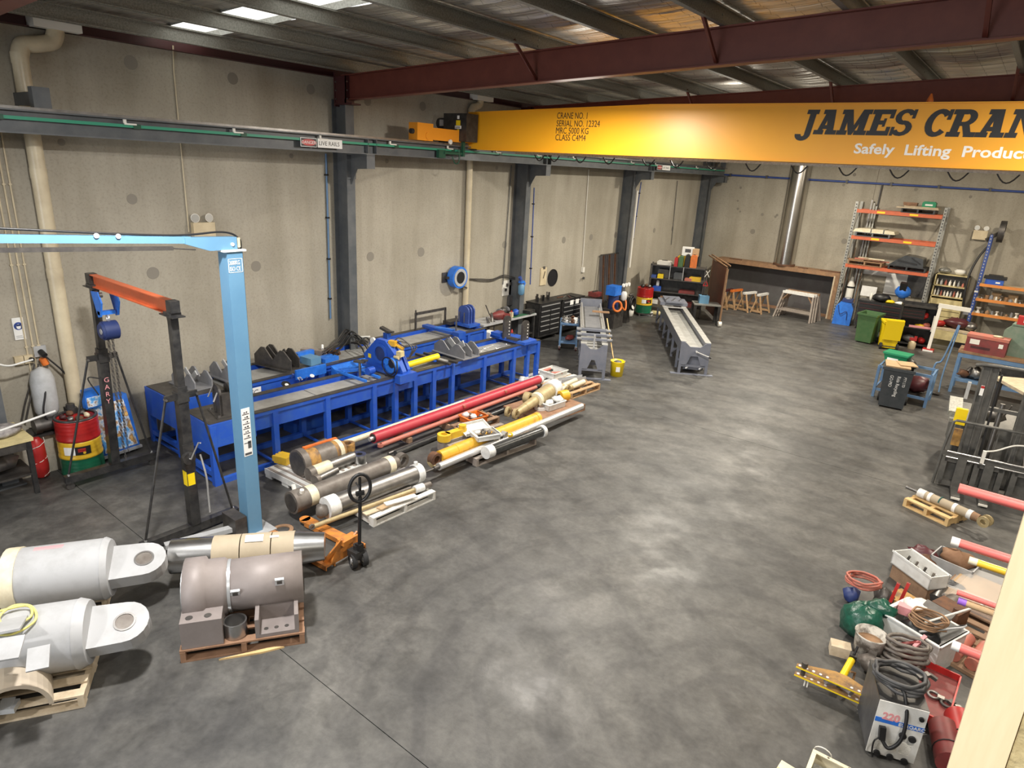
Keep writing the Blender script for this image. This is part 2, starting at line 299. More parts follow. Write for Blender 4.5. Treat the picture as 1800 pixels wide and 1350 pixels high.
def dup(root, loc, rz=0, label=None, group=None):
    def cp(o, par):
        c = o.copy(); C.objects.link(c); c.parent = par
        for ch in KIDS(o): cp(ch, c)
        return c
    r = cp(root, None); r.location = loc; r.rotation_euler = (0, 0, rz)
    if label: r['label'] = label
    if group: r['group'] = group
    return r
def KIDS(o): return [c for c in list(C.objects) if c.parent == o]
def text(s, size, mt, parent, M, name='lettering', shear=0, offset=0, ext=.001, align='LEFT', space=1, sx=1):
    cu = bpy.data.curves.new(name, 'FONT'); cu.body = s; cu.size = size; cu.shear = shear; cu.offset = offset; cu.extrude = ext; cu.align_x = align; cu.space_character = space; cu.resolution_u = 3
    t = bpy.data.objects.new(name, cu); C.objects.link(t)
    dg = bpy.context.evaluated_depsgraph_get(); me = bpy.data.meshes.new_from_object(t.evaluated_get(dg)); bpy.data.objects.remove(t)
    me.transform(Matrix.Diagonal((sx, 1, 1, 1))); me.transform(M); me.materials.clear(); me.materials.append(MATS[mt])
    o = bpy.data.objects.new(name, me); C.objects.link(o); o.parent = parent; return o
def TM(o, ex, ey):
    ex, ey = Vector(ex).normalized(), Vector(ey).normalized(); ez = ex.cross(ey); o = Vector(o)
    return Matrix(((ex.x, ey.x, ez.x, o.x), (ex.y, ey.y, ez.y, o.y), (ex.z, ey.z, ez.z, o.z), (0, 0, 0, 1)))
# ================================================================== SETTING
W, B = -11.35, 27.36
COLS = [2.45, 8.75, 14.6, 20.45, 26.85]
XR, YF = 9.0, -9.0
fl = part('floor', MB().box(W-.3, XR, YF, B+.3, -.25, -.014), 'dark_grey', kind='structure')
ys = [YF, 3.07, 12.3, 21.5, B]
for a, b in zip(ys, ys[1:]): part('slab', MB().box(W, XR, a+.004, b-.004, -.014, 0), 'floor', fl)
wl = part('wall_left', MB().box(W-.3, W-.02, YF, B+.3, 0, 6.5), 'concrete', kind='structure')
for a, b in zip([YF]+COLS[:-1], COLS[:-1]+[B]): part('concrete_panel', MB().box(W-.02, W, a+.006, b-.006, 0, 6.42), 'concrete', wl)
PD = [(230,110,.1),(409,138,.095),(546,157,.09),(646,178,.09),(743,187,.095),(108,250,.05),(512,274,.045),(680,283,.05),(873,295,.05),
      (269,480,.1),(450,468,.1),(651,451,.1),(740,443,.11),(887,430,.1),(991,422,.1),(1039,417,.1),(1082,413,.1),(1150,405,.09),(1182,402,.09),
      (232,350,.08),(400,600,.05),(540,520,.05),(1100,560,.05),(860,560,.05)]
for px, py, r in PD[:20]:
    p = AT(px, py, 0, W); part('patch', MB().cyl((W-.001, p.y, p.z), (W+.004, p.y, p.z), r, n=20), 'patch', wl)
p = AT(971, 488, 0, W); part('core_hole', MB().ring((W-.001, p.y, p.z), (W+.02, p.y, p.z), .26, .245, 28).cyl((W, p.y, p.z), (W+.006, p.y, p.z), .245, n=28), 'black', wl)
for i, y in enumerate(COLS):
    m = MB().ibeam((W+.21, y, 0), (W+.21, y, 5.85), .42, .2, .014, .02, (1, 0, 0)).cb((W+.23, y, .012), (.56, .34, .024))
    c = part('column', m, 'col_grey', wl)
    g = MB().box(W+.42, W+1.02, y-.1, y+.1, 4.855, 4.88).box(W+.42, W+.44, y-.11, y+.11, 4.4, 4.86).box(W+1.0, W+1.02, y-.1, y+.1, 4.62, 4.86)
    g.prism([(W+.44, 4.856), (W+1.0, 4.856), (W+1.0, 4.62), (W+.62, 4.6), (W+.44, 4.3)], .016, (0, y+.008, 0))
    part('corbel', g, 'col_grey', c)
wb = part('wall_back', MB().box(W-.3, XR, B+.02, B+.3, 0, 8), 'concrete', kind='structure')
jnx = AT(1528, 380, 1, B).x
for a, b in ((W, jnx), (jnx, jnx+5.9), (jnx+5.9, XR)): part('concrete_panel', MB().box(a+.006, b-.006, B, B+.02, 0, 7.6), 'concrete', wb)
for px, py, r in ((1323,407,.1),(1484,424,.1),(1302,330,.05),(1297,353,.04),(1297,367,.05),(1301,372,.04),(1340,377,.06),(1363,381,.05),(1366,378,.05),(1279,315,.05),(1502,307,.06),(1483,325,.05),(1610,333,.06),(1706,346,.05)):
    p = AT(px, py, 1, B); part('patch', MB().cyl((p.x, B+.001, p.z), (p.x, B-.004, p.z), r, n=14), 'patch', wb)
part('wall_right', MB().box(XR, XR+.3, YF, B+.3, 0, 8), 'concrete', kind='structure')
part('wall_front', MB().box(W-.3, XR+.3, YF-.3, YF, 0, 8), 'concrete', kind='structure')
# roof: foil blanket on mesh, purlins, red rafters, one strip of translucent sheet
RS = .045
def zr(x): return 6.47+RS*(x+11.2)
PUR = [-10.72+1.4*i for i in range(15)]
def sheet(y0, y1, amp, dz, nx, dy, seed):
    rnd = random.Random(seed); ny = max(2, int((y1-y0)/dy)); m = MB(); vs = []; ph = [rnd.uniform(0, 6.28) for _ in range(6)]
    for j in range(ny+1):
        y = y0+(y1-y0)*j/ny
        for i in range(nx+1):
            x = W-.2+(XR+.3-W)*i/nx; u = ((x-PUR[0])/1.4) % 1
            sag = math.sin(PI*u); k = sum(math.sin(y*f+ph[q]+x*g) for q, (f, g) in enumerate(((21, .5), (33, -.8), (13, .3), (47, 1.1))))/4
            vs.append((x, y, zr(x)+.03+dz-amp*2*sag*.8+amp*1.5*k*sag))
    return m.add(vs, [(j*(nx+1)+i, (j+1)*(nx+1)+i, (j+1)*(nx+1)+i+1, j*(nx+1)+i+1) for j in range(ny) for i in range(nx)], True)
SK0, SK1 = 5.32, 6.1
ce = part('ceiling', sheet(SK1, B, .022, 0, 90, .055, 1), 'foil', kind='structure')
part('foil_blanket', sheet(YF, SK0, .018, 0, 70, .07, 2), 'foil', ce)
m = MB(); ny = 28; vs = []
for j in range(ny+1):
    y = SK0-.03+(SK1-SK0+.06)*j/ny
    for x in (W-.2, XR): vs.append((x, y, zr(x)+.1+.02*math.cos(j*PI/2.33)))
m.add(vs, [(2*j, 2*j+2, 2*j+3, 2*j+1) for j in range(ny)], True); part('skylight_panel', m, 'skylight', ce)
part('foil_edge', MB().bar((W, SK0, zr(W)+.06), (XR, SK0, zr(XR)+.06), .005, .12).bar((W, SK1, zr(W)+.06), (XR, SK1, zr(XR)+.06), .005, .12), 'galv', ce)
pm = None
for x in PUR:
    z = zr(x)-.2
    if pm is None:
        m = MB().box(-.002, .002, YF, B, 0, .2).box(0, .075, YF, B, 0, .004).box(0, .075, YF, B, .196, .2).box(.071, .075, YF, B, 0, .02).box(.071, .075, YF, B, .18, .2)
        o = part('purlin', m, 'purlin', ce); pm = o
    else: o = pm.copy(); C.objects.link(o)
    o.location = (x, 0, z)
def zc(x): return 6.05+RS*(x+11)
for y in COLS[:4]:
    r = part('rafter', MB().ibeam((W+.3, y, zc(W+.3)), (XR, y, zc(XR)), .44, .18, .012, .018), 'red_oxide', ce)
    part('end_plate', MB().box(W+.1, W+.13, y-.11, y+.11, 5.72, 6.32).box(W+.13, W+.62, y-.11, y+.11, 5.75, 5.78).box(W+.42, W+.44, y-.1, y+.1, 5.78, 6.26).box(W+.12, W+.44, y-.1, y-.09, 5.78, 6.25), 'maroon', r)
    bo = MB()
    for z in (5.85, 6.0, 6.15): 
        for x in (W+.16, W+.5): bo.cyl((x, y-.12, z), (x, y-.1, z), .014, n=6)
    part('bolts', bo, 'dull_steel', r)
    for k, x in enumerate(PUR[1:]):
        z0 = zc(x)+.22
        part('cleat', MB().box(x-.008, x-.002, y-.05, y+.05, z0, z0+.2).cyl((x-.02, y-.02, z0+.06), (x+.01, y-.02, z0+.06), .014, n=6).cyl((x-.02, y-.02, z0+.14), (x+.01, y-.02, z0+.14), .014, n=6), 'galv', r)
        if k % 2 == 0 and k > 1: part('fly_brace', MB().bar((x, y-.62, z0+.05), (x, y-.02, z0-.4), .05, .006).bar((x+.02, y-.62, z0+.05), (x+.02, y-.02, z0-.4), .006, .05), 'red_oxide', r)
tr = part('trim_1', MB().box(W, W+.12, YF, B, 6.24, 6.25).box(W, W+.012, YF, B, 6.24, 6.44), 'maroon', kind='structure')
# cable tray with clips along the first purlin
ct = thing('cable_tray', 'long white cable conduit clipped under the roof along the top of the left wall', 'conduit', (W+.32, 3, 6.36))
part('conduit', MB().cyl((W+.32, YF+.5, 6.37), (W+.32, 24, 6.37), .02, n=8), 'white_plastic', ct, ct)
for k in range(14): part('clip', MB().box(W+.28, W+.36, .6+k*1.45, .66+k*1.45, 6.34, 6.43), 'white_plastic', ct, ct)
# left jamb of the upstairs opening, close to the camera
jy = .62; T1, T0 = AT(1800, 905, 1, jy), AT(1665, 1350, 1, jy); d = (T0-T1)/(T1.z-T0.z)      # the board leans a little
def jx(z, k=0): return T1.x+d.x*(T1.z-z)+k
wj = AT(1768, 1350, 1, jy).x-T0.x; za, zb = 3.2, 5.2
def slant(k0, k1, z0, z1, th, y): return MB().prism([(jx(z0, k0), z0), (jx(z0, k1), z0), (jx(z1, k1), z1), (jx(z1, k0), z1)], -th, (0, y, 0))
j = part('trim_2', slant(0, wj, za, zb, .008, jy), 'jamb_cream', kind='structure')
part('board_core', slant(wj+.001, wj+.05, za, AT(1790, 1225, 1, jy).z, .014, jy+.002), 'chip', j); part('board_face', slant(wj+.051, wj+.3, za, AT(1795, 1310, 1, jy).z, .012, jy+.002), 'yellow', j)
# ================================================================== CRANE RUNWAY
RX = -10.5
rb = thing('crane_runway_beam', 'long dark grey crane runway beam on brackets along the left wall', 'beam', (RX, 3, 4.88))
part('beam', MB().ibeam((RX, YF+.4, 5.025), (RX, 26.95, 5.025), .29, .2, .012, .02), 'col_grey', rb, rb)
part('crane_rail', MB().box(RX-.03, RX+.03, YF+.4, 26.9, 5.17, 5.205), 'dull_steel', rb, rb)
part('end_stop', MB().box(RX-.1, RX+.1, 26.7, 26.76, 5.17, 5.5), 'col_grey', rb, rb)
cr = part('conductor_rail', MB().box(RX+.05, RX+.1, YF+.5, 26.7, 5.045, 5.085), 'green_rail', rb, rb, 'green conductor rail')
for k in range(-3, 14):
    y = 4.42+1.63*k
    if y > 26: break
    part('rail_bracket', MB().box(RX+.07, RX+.09, y-.02, y+.02, 5.09, 5.17).box(RX+.07, RX+.12, y-.02, y+.14, 5.08, 5.1), 'tape', rb, rb)
    part('joint_clamp', MB().box(RX+.04, RX+.11, y+.1, y+.2, 5.035, 5.095), 'dark_green', rb, rb)
for i, y in enumerate(COLS[1:4]):
    part('stiffener', MB().box(RX+.01, RX+.1, y-.006, y+.006, 4.9, 5.15).box(RX+.01, RX+.1, y+.2, y+.212, 4.9, 5.15), 'col_grey', rb, rb)
yb_ = AT(70, 175, 0, RX-.1).y; part('rail_tie', MB().box(RX-.16, RX-.02, yb_-.1, yb_+.1, 5.18, 5.46).box(W, RX-.1, yb_-.06, yb_+.06, 5.24, 5.4), 'col_grey', rb, rb)
def rails_sign(px0, px1, py, big):
    y0 = AT(px0, py, 0, RX+.11).y; y1 = AT(px1, py, 0, RX+.11).y; z = 5.02
    lab = 'white live rails warning sign with red oval on the runway beam ' + ('left of the crane' if big else 'far beyond the crane')
    t = thing('warning_sign', lab, 'sign', (RX+.11, y0, z)); L = y1-y0; k = .4*L
    part('plate', MB().box(0, .006, k, L, -.075, .075), 'paper', t); d = part('danger_panel', MB().box(0, .006, 0, k-.02, -.075, .075), 'paper', t)
    part('black_border', MB().box(.006, .008, .01, k-.03, -.065, .065), 'black', d)
    ov = MB(); ov.prism([(k/2-.01+math.cos(a*PI/10)*(k/2-.025), math.sin(a*PI/10)*.055) for a in range(20)], .002, (.008, 0, 0), (0, 1, 0), (0, 0, 1)); part('red_oval', ov, 'red', d)
    text('DANGER', .075, 'paper', d, TM((.0105, k/2-.01, -.026), (0, 1, 0), (0, 0, 1)), align='CENTER', sx=min(1, (k-.06)/.3))
    text('LIVE RAILS', .1, 'black', t, TM((.0065, k+.02, -.035), (0, 1, 0), (0, 0, 1)), sx=(L-k-.04)/.5)
rails_sign(528, 601, 250, True); rails_sign(1155, 1178, 294, False)
# ================================================================== BRIDGE CRANE
YC = 11.67
cr = thing('bridge_crane', 'yellow overhead bridge crane girder with black and white lettering', 'crane', (RX, YC, 5.2))
g = MB(); x1 = 8.6; pz = [(-10.5, 5.13), (x1, 5.19), (x1, 6.0), (-6.11, 6.0), (-10.5, 5.87)]
g.prism(pz, -.42, (0, YC, 0))
part('girder', g, 'crane_yellow', cr, cr)
part('top_flange', MB().bar((-10.5, YC+.21, 5.875), (-6.11, YC+.21, 6.005), .47, .016).bar((-6.11, YC+.21, 6.008), (x1, YC+.21, 6.008), .47, .016), 'crane_yellow', cr, cr)
part('bottom_flange', MB().bar((-10.2, YC+.21, 5.122), (x1, YC+.21, 5.18), .5, .018), 'crane_yellow', cr, cr)
e = part('end_truck', MB().box(RX-.115, RX+.115, 10.42, 13.3, 5.24, 5.48).box(RX-.125, RX+.125, 10.0, 10.45, 5.215, 5.55).box(RX-.125, RX+.125, 13.2, 13.7, 5.215, 5.55), 'truck_orange', cr, cr)
for y in (10.3, 13.4): part('wheel', MB().cyl((RX-.05, y, 5.29), (RX+.05, y, 5.29), .085, n=16).cyl((RX+.126, y, 5.31), (RX+.14, y, 5.31), .07, n=14), 'truck_orange', e, cr)
part('buffer', MB().cyl((RX, 10.0, 5.38), (RX, 9.93, 5.38), .05, n=12), 'rubber', e, cr)
p = AT(780, 199, 1, 11.25); q = AT(819, 249, 1, 11.25)
b = part('control_box', MB().box(p.x, q.x, 11.25, 11.62, q.z, p.z), 'black_paint', cr, cr)
cx = (p.x+q.x)/2+.1; t_ = lambda z: p.z+(q.z-p.z)*z
part('stickers', MB().box(cx-.03, cx+.03, 11.245, 11.25, t_(.2), t_(.08)).box(cx-.09, cx+.09, 11.244, 11.25, t_(.55), t_(.44)), 'paper', b, cr)
part('caution_labels', MB().box(cx-.06, cx+.06, 11.245, 11.25, t_(.43), t_(.25)).box(cx-.03, cx+.03, 11.245, 11.25, t_(.72), t_(.57)), 'bin_yellow', b, cr)
text('CAUTION', .05, 'black', b, Matrix.Translation(-Vector(cr.location)) @ TM((cx-.08, 11.243, t_(.53)), (1, 0, 0), (0, 0, 1)), sx=.62)
pm_ = part('motor', MB().cyl((p.x-.02, 11.42, t_(.35)), (p.x-.28, 11.42, t_(.35)), .12, n=14).cyl((p.x-.1, 11.35, t_(.75)), (p.x-.1, 11.35, t_(1.0)), .1, n=12).box(p.x-.25, p.x-.02, 11.36, 11.5, t_(1.05), t_(.6)), 'black_paint', cr, cr)
part('junction_box', MB().box(p.x-.17, p.x-.05, 11.3, 11.36, t_(.45), t_(.22)), 'light_grey', pm_, cr)
part('gearbox', MB().blob((p.x-.06, 11.4, t_(.85)), (.13, .1, .09), 8, 5, .1, 3), 'dull_steel', pm_, cr)
part('collector_arm', MB().box(RX+.14, RX+.2, 11.3, 11.36, 4.95, 5.3).box(RX+.1, RX+.18, 10.75, 11.3, 4.98, 5.03).box(RX+.08, RX+.16, 10.6, 10.8, 4.9, 5.06).tube(bezier([(RX+.16, 11.0, 4.95), (RX+.16, 11.1, 4.8), (RX+.18, 11.2, 4.85), (RX+.17, 11.2, 5.1)]), .012, 6), 'dark_green', cr, cr)
part('bracket_wheels', MB().cyl((RX+.13, 10.95, 5.23), (RX+.16, 10.95, 5.23), .05, n=12).cyl((RX+.15, 11.75, 5.2), (RX+.2, 11.75, 5.2), .05, n=12), 'tape', cr, cr)
# festoon cable under the girder
for px in (948, 974, 1020, 1070, 1140, 1190, 1253, 1325, 1407, 1493, 1585, 1690, 1780):
    p = AT(px, 280, 1, 12.25); x = p.x; zb = 5.12+.003*(x+10.5)
    part('festoon_loop', MB().tube([(x-.16+.32*i/8, 12.25, zb-.17*math.sin(PI*i/8)) for i in range(9)], .012, 6), 'black', cr, cr)
part('festoon_track', MB().bar((-9.6, 12.25, 5.1), (x1, 12.25, 5.16), .04, .05), 'galv', cr, cr)
part('beacon_tip', MB().cyl((-1.73, YC+.2, 6.01), (-1.73, YC+.2, 6.06), .05, .045).cyl((-1.73, YC+.2, 6.06), (-1.73, YC+.2, 6.15), .045, .01), 'orange', cr, cr)
def ctext(s, size, mt, px, py, px2, nm='lettering', **k):
    a = AT(px, py, 1, YC-.004); b_ = AT(px2, py, 1, YC-.004); T0 = Matrix.Translation(-Vector(cr.location))
    o = text(s, size, mt, cr, Matrix.Identity(4), nm, **k); xs = [v.co.x for v in o.data.vertices]; sx = (b_.x-a.x)/(max(xs)-min(xs))
    o.data.transform(T0 @ TM((a.x-min(xs)*sx, YC-.003, a.z), (1, 0, 0), (0, 0, 1)) @ Matrix.Diagonal((sx, 1, 1, 1))); return o
for s, y0, xa, xb in (('CRANE NO. 1', 208.5, 979, 1032), ('SERIAL NO. 12324', 222, 978, 1054), ('MRC 5000 KG', 234.5, 977, 1034), ('CLASS C4M4', 246.5, 976, 1029)): ctext(s, .165, 'black', xa, y0, xb)
ctext('Safely  Lifting  Products', .2, 'paper', 1500, 269, 1826, offset=.005)
# slab-serif letters, sheared
def slab_poly(ch):
    s, h = .34, .18
    R = lambda a, b, c, d: [(a, b), (c, b), (c, d), (a, d)]
    arc = lambda cx, cy, rx, ry, tx, ty, a0, a1, n=10: [[(cx+math.cos(a)*rx, cy+math.sin(a)*ry), (cx+math.cos(b)*rx, cy+math.sin(b)*ry), (cx+math.cos(b)*(rx-tx), cy+math.sin(b)*(ry-ty)), (cx+math.cos(a)*(rx-tx), cy+math.sin(a)*(ry-ty))] for a, b in ((math.radians(a0+(a1-a0)*i/n), math.radians(a0+(a1-a0)*(i+1)/n)) for i in range(n))]
    if ch == 'J': return .85, [R(.42, 0, .73, 1), R(.25, 1-h, .85, 1)] + arc(.34, 0, .39, .28, .3, .19, 180, 360)
    if ch == 'A': return 1.12, [[(.12, 0), (.36, 0), (.62, 1), (.4, 1)], [(.66, 0), (.98, 0), (.78, 1), (.4, 1)], R(.3, .22, .8, .38), R(0, 0, .48, h), R(.58, 0, 1.1, h), R(.22, 1-h, .7, 1)]
    if ch == 'M': return 1.4, [R(.12, 0, .36, 1), R(.95, 0, 1.26, 1), [(.14, 1), (.46, 1), (.75, .3), (.58, 0)], [(.58, 0), (.75, 0), (1.2, 1), (.95, 1)], R(0, 0, .48, h), R(.82, 0, 1.38, h), R(0, 1-h, .45, 1), R(.95, 1-h, 1.38, 1)]
    if ch == 'E': return 1.02, [R(.12, 0, .43, 1), R(0, 0, 1, h), R(0, 1-h, 1, 1), R(.3, .42, .72, .58), R(.82, 0, 1, .34), R(.82, .66, 1, 1), R(.6, .34, .72, .66)]
    if ch == 'S': return .95, arc(.48, .72, .44, .3, .27, .15, 20, 270) + arc(.46, .29, .45, .3, .27, .15, -160, 90) + [R(.76, .66, .9, 1), R(.02, 0, .16, .34)]
    if ch == 'C': return 1.02, arc(.54, .5, .52, .52, .3, .18, 40, 320, 16) + [R(.84, .62, 1, 1)]
    if ch == 'R': return 1.15, [R(.12, 0, .43, 1), R(0, 0, .55, h), R(0, 1-h, .6, 1), R(.3, .4, .6, .55)] + arc(.58, .7, .42, .3, .28, .16, -90, 90) + [[(.52, .42), (.8, .45), (1.05, 0), (.75, 0)], R(.72, 0, 1.15, h)]
    if ch == 'N': return 1.2, [R(.12, 0, .34, 1), R(.84, 0, 1.08, 1), [(.14, 1), (.45, 1), (1.08, 0), (.8, 0)], R(0, 0, .46, h), R(0, 1-h, .45, 1), R(.72, 1-h, 1.2, 1)]
    return .45, []
hh = .36; z0 = AT(1440, 235, 1, YC).z; x = AT(1399, 235, 1, YC).x; tot = AT(1598, 235, 1, YC).x-x
for wd, xs in (('JAMES', x), ('CRANES', AT(1617, 240, 1, YC).x)):
    for ch in wd:
        wd_, pl = slab_poly(ch); m = MB(); k = tot/5.34
        for i, q in enumerate(pl):
            q = [(xs+a*k+.15*b*hh, z0-.01+b*hh) for a, b in q]
            ar = sum(q[n][0]*q[(n+1) % 4][1]-q[(n+1) % 4][0]*q[n][1] for n in range(4))
            if ar < 0: q = q[::-1]
            m.prism(q, .003+.0001*i, (0, YC-.001, 0))
        part('letter', m, 'black', cr, cr); xs += wd_*k*1.01
# ================================================================== LEFT WALL FITTINGS
def downpipe(lab, top, elbow2, down, xw, r, zbot):
    a = AT(*top, 0, xw); b = AT(*elbow2, 0, xw); d = AT(*down, 0, xw)
    t = thing('downpipe', lab, 'pipe', (xw, d.y, zbot)); k = r*1.25
    pts = [V(xw, a.y, 6.3), V(xw, a.y, b.z+k*1.4), V(xw, a.y-k*.45, b.z+k*.4), V(xw, a.y-k*1.5, b.z), V(xw, d.y+k*1.5, b.z-.02), V(xw, d.y+k*.45, b.z-k*.4), V(xw, d.y, b.z-k*1.5)]
    part('elbow', MB().tube(bezier(pts, 5), r*1.06, 14), 'pvc', t, t); part('pipe', MB().cyl((xw, d.y, b.z-k*1.2), (xw, d.y, zbot), r, n=18), 'pvc', t, t)
    for z in (b.z-k*2.3, 4.3, 2.9): part('collar', MB().cyl((xw, d.y, z), (xw, d.y, z+.14), r*1.05, n=18), 'pvc', t, t)
    part('outlet_box', MB().box(xw-.1, xw+.16, a.y-.3, a.y+.28, 6.24, 6.45), 'tape', t, t)
    return t
downpipe('thick cream plastic downpipe with an offset elbow beside the compressor', (98, 60), (40, 72), (116, 600), W+.13, .1, .02)
downpipe('cream plastic downpipe running down the wall behind the blue hose reel', (845, 180), (835, 186), (817, 560), W+.1, .075, .02)
for px in (4, 16, 27):
    y = AT(px+13, 450, 0, W+.02).y; m = MB().cyl((W+.02, y, 1.25), (W+.02, y, 4.95), .012, n=6)
    for z in (1.9, 3.1, 4.2): m.box(W, W+.034, y-.02, y+.02, z, z+.02)
    solo('conduit', m, 'pvc', f"thin cream conduit left of the thick downpipe, {dict(zip((4, 16, 27), ('leftmost', 'middle', 'rightmost')))[px]} of three", 'conduit', group='conduits left of the thick downpipe')
def vline(name, mt, pts, xw, r, lab, cat, clips=0, grp=None):
    P_ = [AT(px, py, 0, xw) for px, py in pts]; m = MB().tube(P_, r, 6); t = thing(name, lab, cat, P_[-1], 0, grp); part('tube', m, mt, t, t)
    for k in range(clips):
        p = P_[0].lerp(P_[-1], (k+.5)/clips); part('clip', MB().box(xw-r-.02, xw+r+.006, p.y-.03, p.y+.03, p.z, p.z+.03), 'black', t, t)
vline('conduit', 'pvc', ((304, 80), (305, 120), (318, 260), (332, 408)), W+.02, .012, 'thin cream conduit dropping to the twin emergency light on the left wall', 'conduit')
vline('air_pipe', 'trolley_blue', ((573, 270), (581, 560)), W+.04, .02, 'thin blue air pipe clipped beside the first column behind the benches', 'pipe', 4)
vline('air_pipe', 'rack_blue', ((939, 330), (932, 500)), W+.3, .018, 'thin blue air pipe clipped to the column behind the tool chests', 'pipe', 3)
vline('conduit', 'dark_grey', ((899, 290), (884, 500)), W+.03, .012, 'dark conduit left of the second column, first of two', 'conduit')
vline('conduit', 'dark_grey', ((912, 290), (900, 470)), W+.03, .012, 'dark conduit left of the second column, nearer the column', 'conduit')
vline('conduit', 'tape', ((1035, 298), (1024, 468)), W+.03, .014, 'white conduit dropping to the switch above the tool chests', 'conduit')
vline('conduit', 'dark_grey', ((1191, 318), (1180, 430)), W+.03, .012, 'thin grey conduit on the wall above the cluttered shelf unit', 'conduit')
vline('air_pipe', 'rack_blue', ((1127, 320), (1110, 440)), W+.26, .018, 'thin blue air pipe on the column beside the striped drum', 'pipe', 3)
vline('downpipe', 'tape', ((1120, 335), (1106, 470)), W+.3, .05, 'white downpipe on the column beside the striped drum', 'pipe')
def emergency(lab, p, d, s=1.):
    t = thing('emergency_light', lab, 'light', p); ex = V(d.y, -d.x, 0); rot = math.atan2(d.y, d.x); t.rotation_euler = (0, 0, rot)
    part('housing', MB().box(0, .1*s, -.19*s, .19*s, -.14*s, .14*s), 'cream', t)
    for k in (-1, 1):
        l = part('lamp_head', MB().lathe([(.03*s, -.05*s), (.07*s, 0), (.075*s, .02*s)], (.03*s, k*.12*s, .21*s), (1, k*.15, .1), 14).cyl((.02*s, k*.12*s, .14*s), (.02*s, k*.12*s, .2*s), .015*s, n=8), 'tape', t)
        part('lens', MB().cyl((.052*s, k*.123*s, .212*s), (.056*s, k*.1235*s, .2124*s), .066*s, n=14), 'lens', l)
p = AT(355, 405, 0, W+.02); emergency('cream twin-head emergency light on the left wall above the blue hoist', p, V(1, 0, 0))
p = AT(1723, 413, 1, B-.02); emergency('small cream emergency light on the back wall beside the pallet rack', p, V(0, -1, 0), 1.05)
# PPE sign, outlets
p = AT(20, 562, 0, W+.015); q = AT(42, 596, 0, W+.015)
t = thing('safety_sign', 'white sign with blue goggles and ear-muff head symbol by the left column', 'sign', (W+.015, p.y, q.z))
yw = q.y-p.y+.03; h = p.z-q.z+.02
part('plate', MB().box(0, .004, 0, yw, 0, h), 'paper', t); m = MB(); m.prism([(yw/2+math.cos(a*PI/12)*yw*.42, h*.62+math.sin(a*PI/12)*yw*.42) for a in range(24)], .002, (.0045, 0, 0), (0, 1, 0)); part('blue_disc', m, 'rack_blue', t)
m = MB(); m.prism([(yw/2+math.cos(a*PI/8)*yw*.22, h*.6+math.sin(a*PI/8)*yw*.28) for a in range(16)], .002, (.007, 0, 0), (0, 1, 0)); hd = part('head_symbol', m, 'paper', t)
part('goggles', MB().box(.0095, .011, yw*.32, yw*.68, h*.62, h*.7).box(.0095, .011, yw*.24, yw*.3, h*.5, h*.72).box(.0095, .011, yw*.7, yw*.76, h*.5, h*.72), 'navy', hd)
part('caption_bar', MB().box(.004, .005, yw*.14, yw*.86, h*.08, h*.11).box(.004, .005, yw*.14, yw*.7, h*.15, h*.18), 'light_grey', t)
p = AT(42, 632, 0, W+.03); t = thing('power_outlet', 'double cream power outlet on the wall left of the compressor', 'outlet', p)
for k in (0, 1): part('socket', MB().box(-.03, .03, -.12+k*.12, -.01+k*.12, -.06, .06), 'cream', t)
part('plug', MB().cyl((.03, .08, 0), (.09, .08, 0), .03, n=10), 'black', t)
p = AT(70, 617, 0, W+.03); t = thing('power_outlet', 'square grey power outlet with orange plug above the compressor', 'outlet', p)
part('plate', MB().box(-.03, .02, -.08, .08, -.08, .08), 'light_grey', t); part('plug', MB().cyl((.02, 0, 0), (.12, .02, -.05), .04, n=10), 'black', t); part('orange_plug', MB().cyl((.06, 0, -.1), (.06, .03, -.2), .05, n=10), 'orange', t)
part('power_cord', MB().tube(bezier([(.1, .02, -.05), (.12, .25, -.4), (.1, .35, -.8), (.1, .3, -1.0)]), .014, 6), 'black', t)
a = [AT(*q, 0, W+.1) for q in ((60, 640), (55, 670), (45, 705), (38, 740))]
for k in (0, 1): solo('hose', MB().tube(bezier([v+V(.02*k, .05*k, 0) for v in a]), .013, 6), 'dark_steel', ('left', 'right')[k]+' of two dark hoses looping down beside the compressor plinth', 'hose', group='hoses left of the compressor')
a = [AT(*q, 0, W+.42) for q in ((-12, 638), (15, 643), (40, 637), (58, 632))]; solo('cable', MB().tube(bezier(a), .014, 6), 'white_plastic', 'white cable sagging across the column to the cream outlet', 'cable')
# plinth and compressor
p = AT(85, 725, 0, W+.45); py0 = p.y-.55
solo('plinth', MB().box(W+.002, W+.3, py0, p.y+.2, 0, .62), 'concrete', 'low concrete plinth under the compressor', 'plinth')
t = thing('air_compressor', 'old grey air compressor with upright tank on the plinth behind the striped drum', 'compressor', (W+.19, AT(85, 690, 0, W+.25).y-.03, .621))
part('tank', MB().lathe([(.02, .1), (.12, .12), (.155, .2), (.16, .3), (.16, .68), (.12, .82), (.02, .88)], (-.02, .0, .12), n=18), 'light_grey', t)
part('motor', MB().cyl((.1, -.16, .14), (.1, .22, .14), .1, n=16).cyl((.1, -.24, .14), (.1, -.16, .14), .12, n=16), 'dark_steel', t)
part('pump_head', MB().cb((.1, .27, .2), (.16, .14, .26)).cyl((.1, .27, .33), (.1, .27, .38), .06, n=12).cb((.1, .27, .06), (.2, .18, .12)), 'black_paint', t)
part('base_rail', MB().box(-.15, .2, -.28, .34, 0, .035), 'black_paint', t)
part('air_hose', MB().tube(bezier([(.12, -.02, .1), (.16, -.1, .35), (.14, -.04, .6), (.1, .0, .72)]), .014, 6), 'black', t)
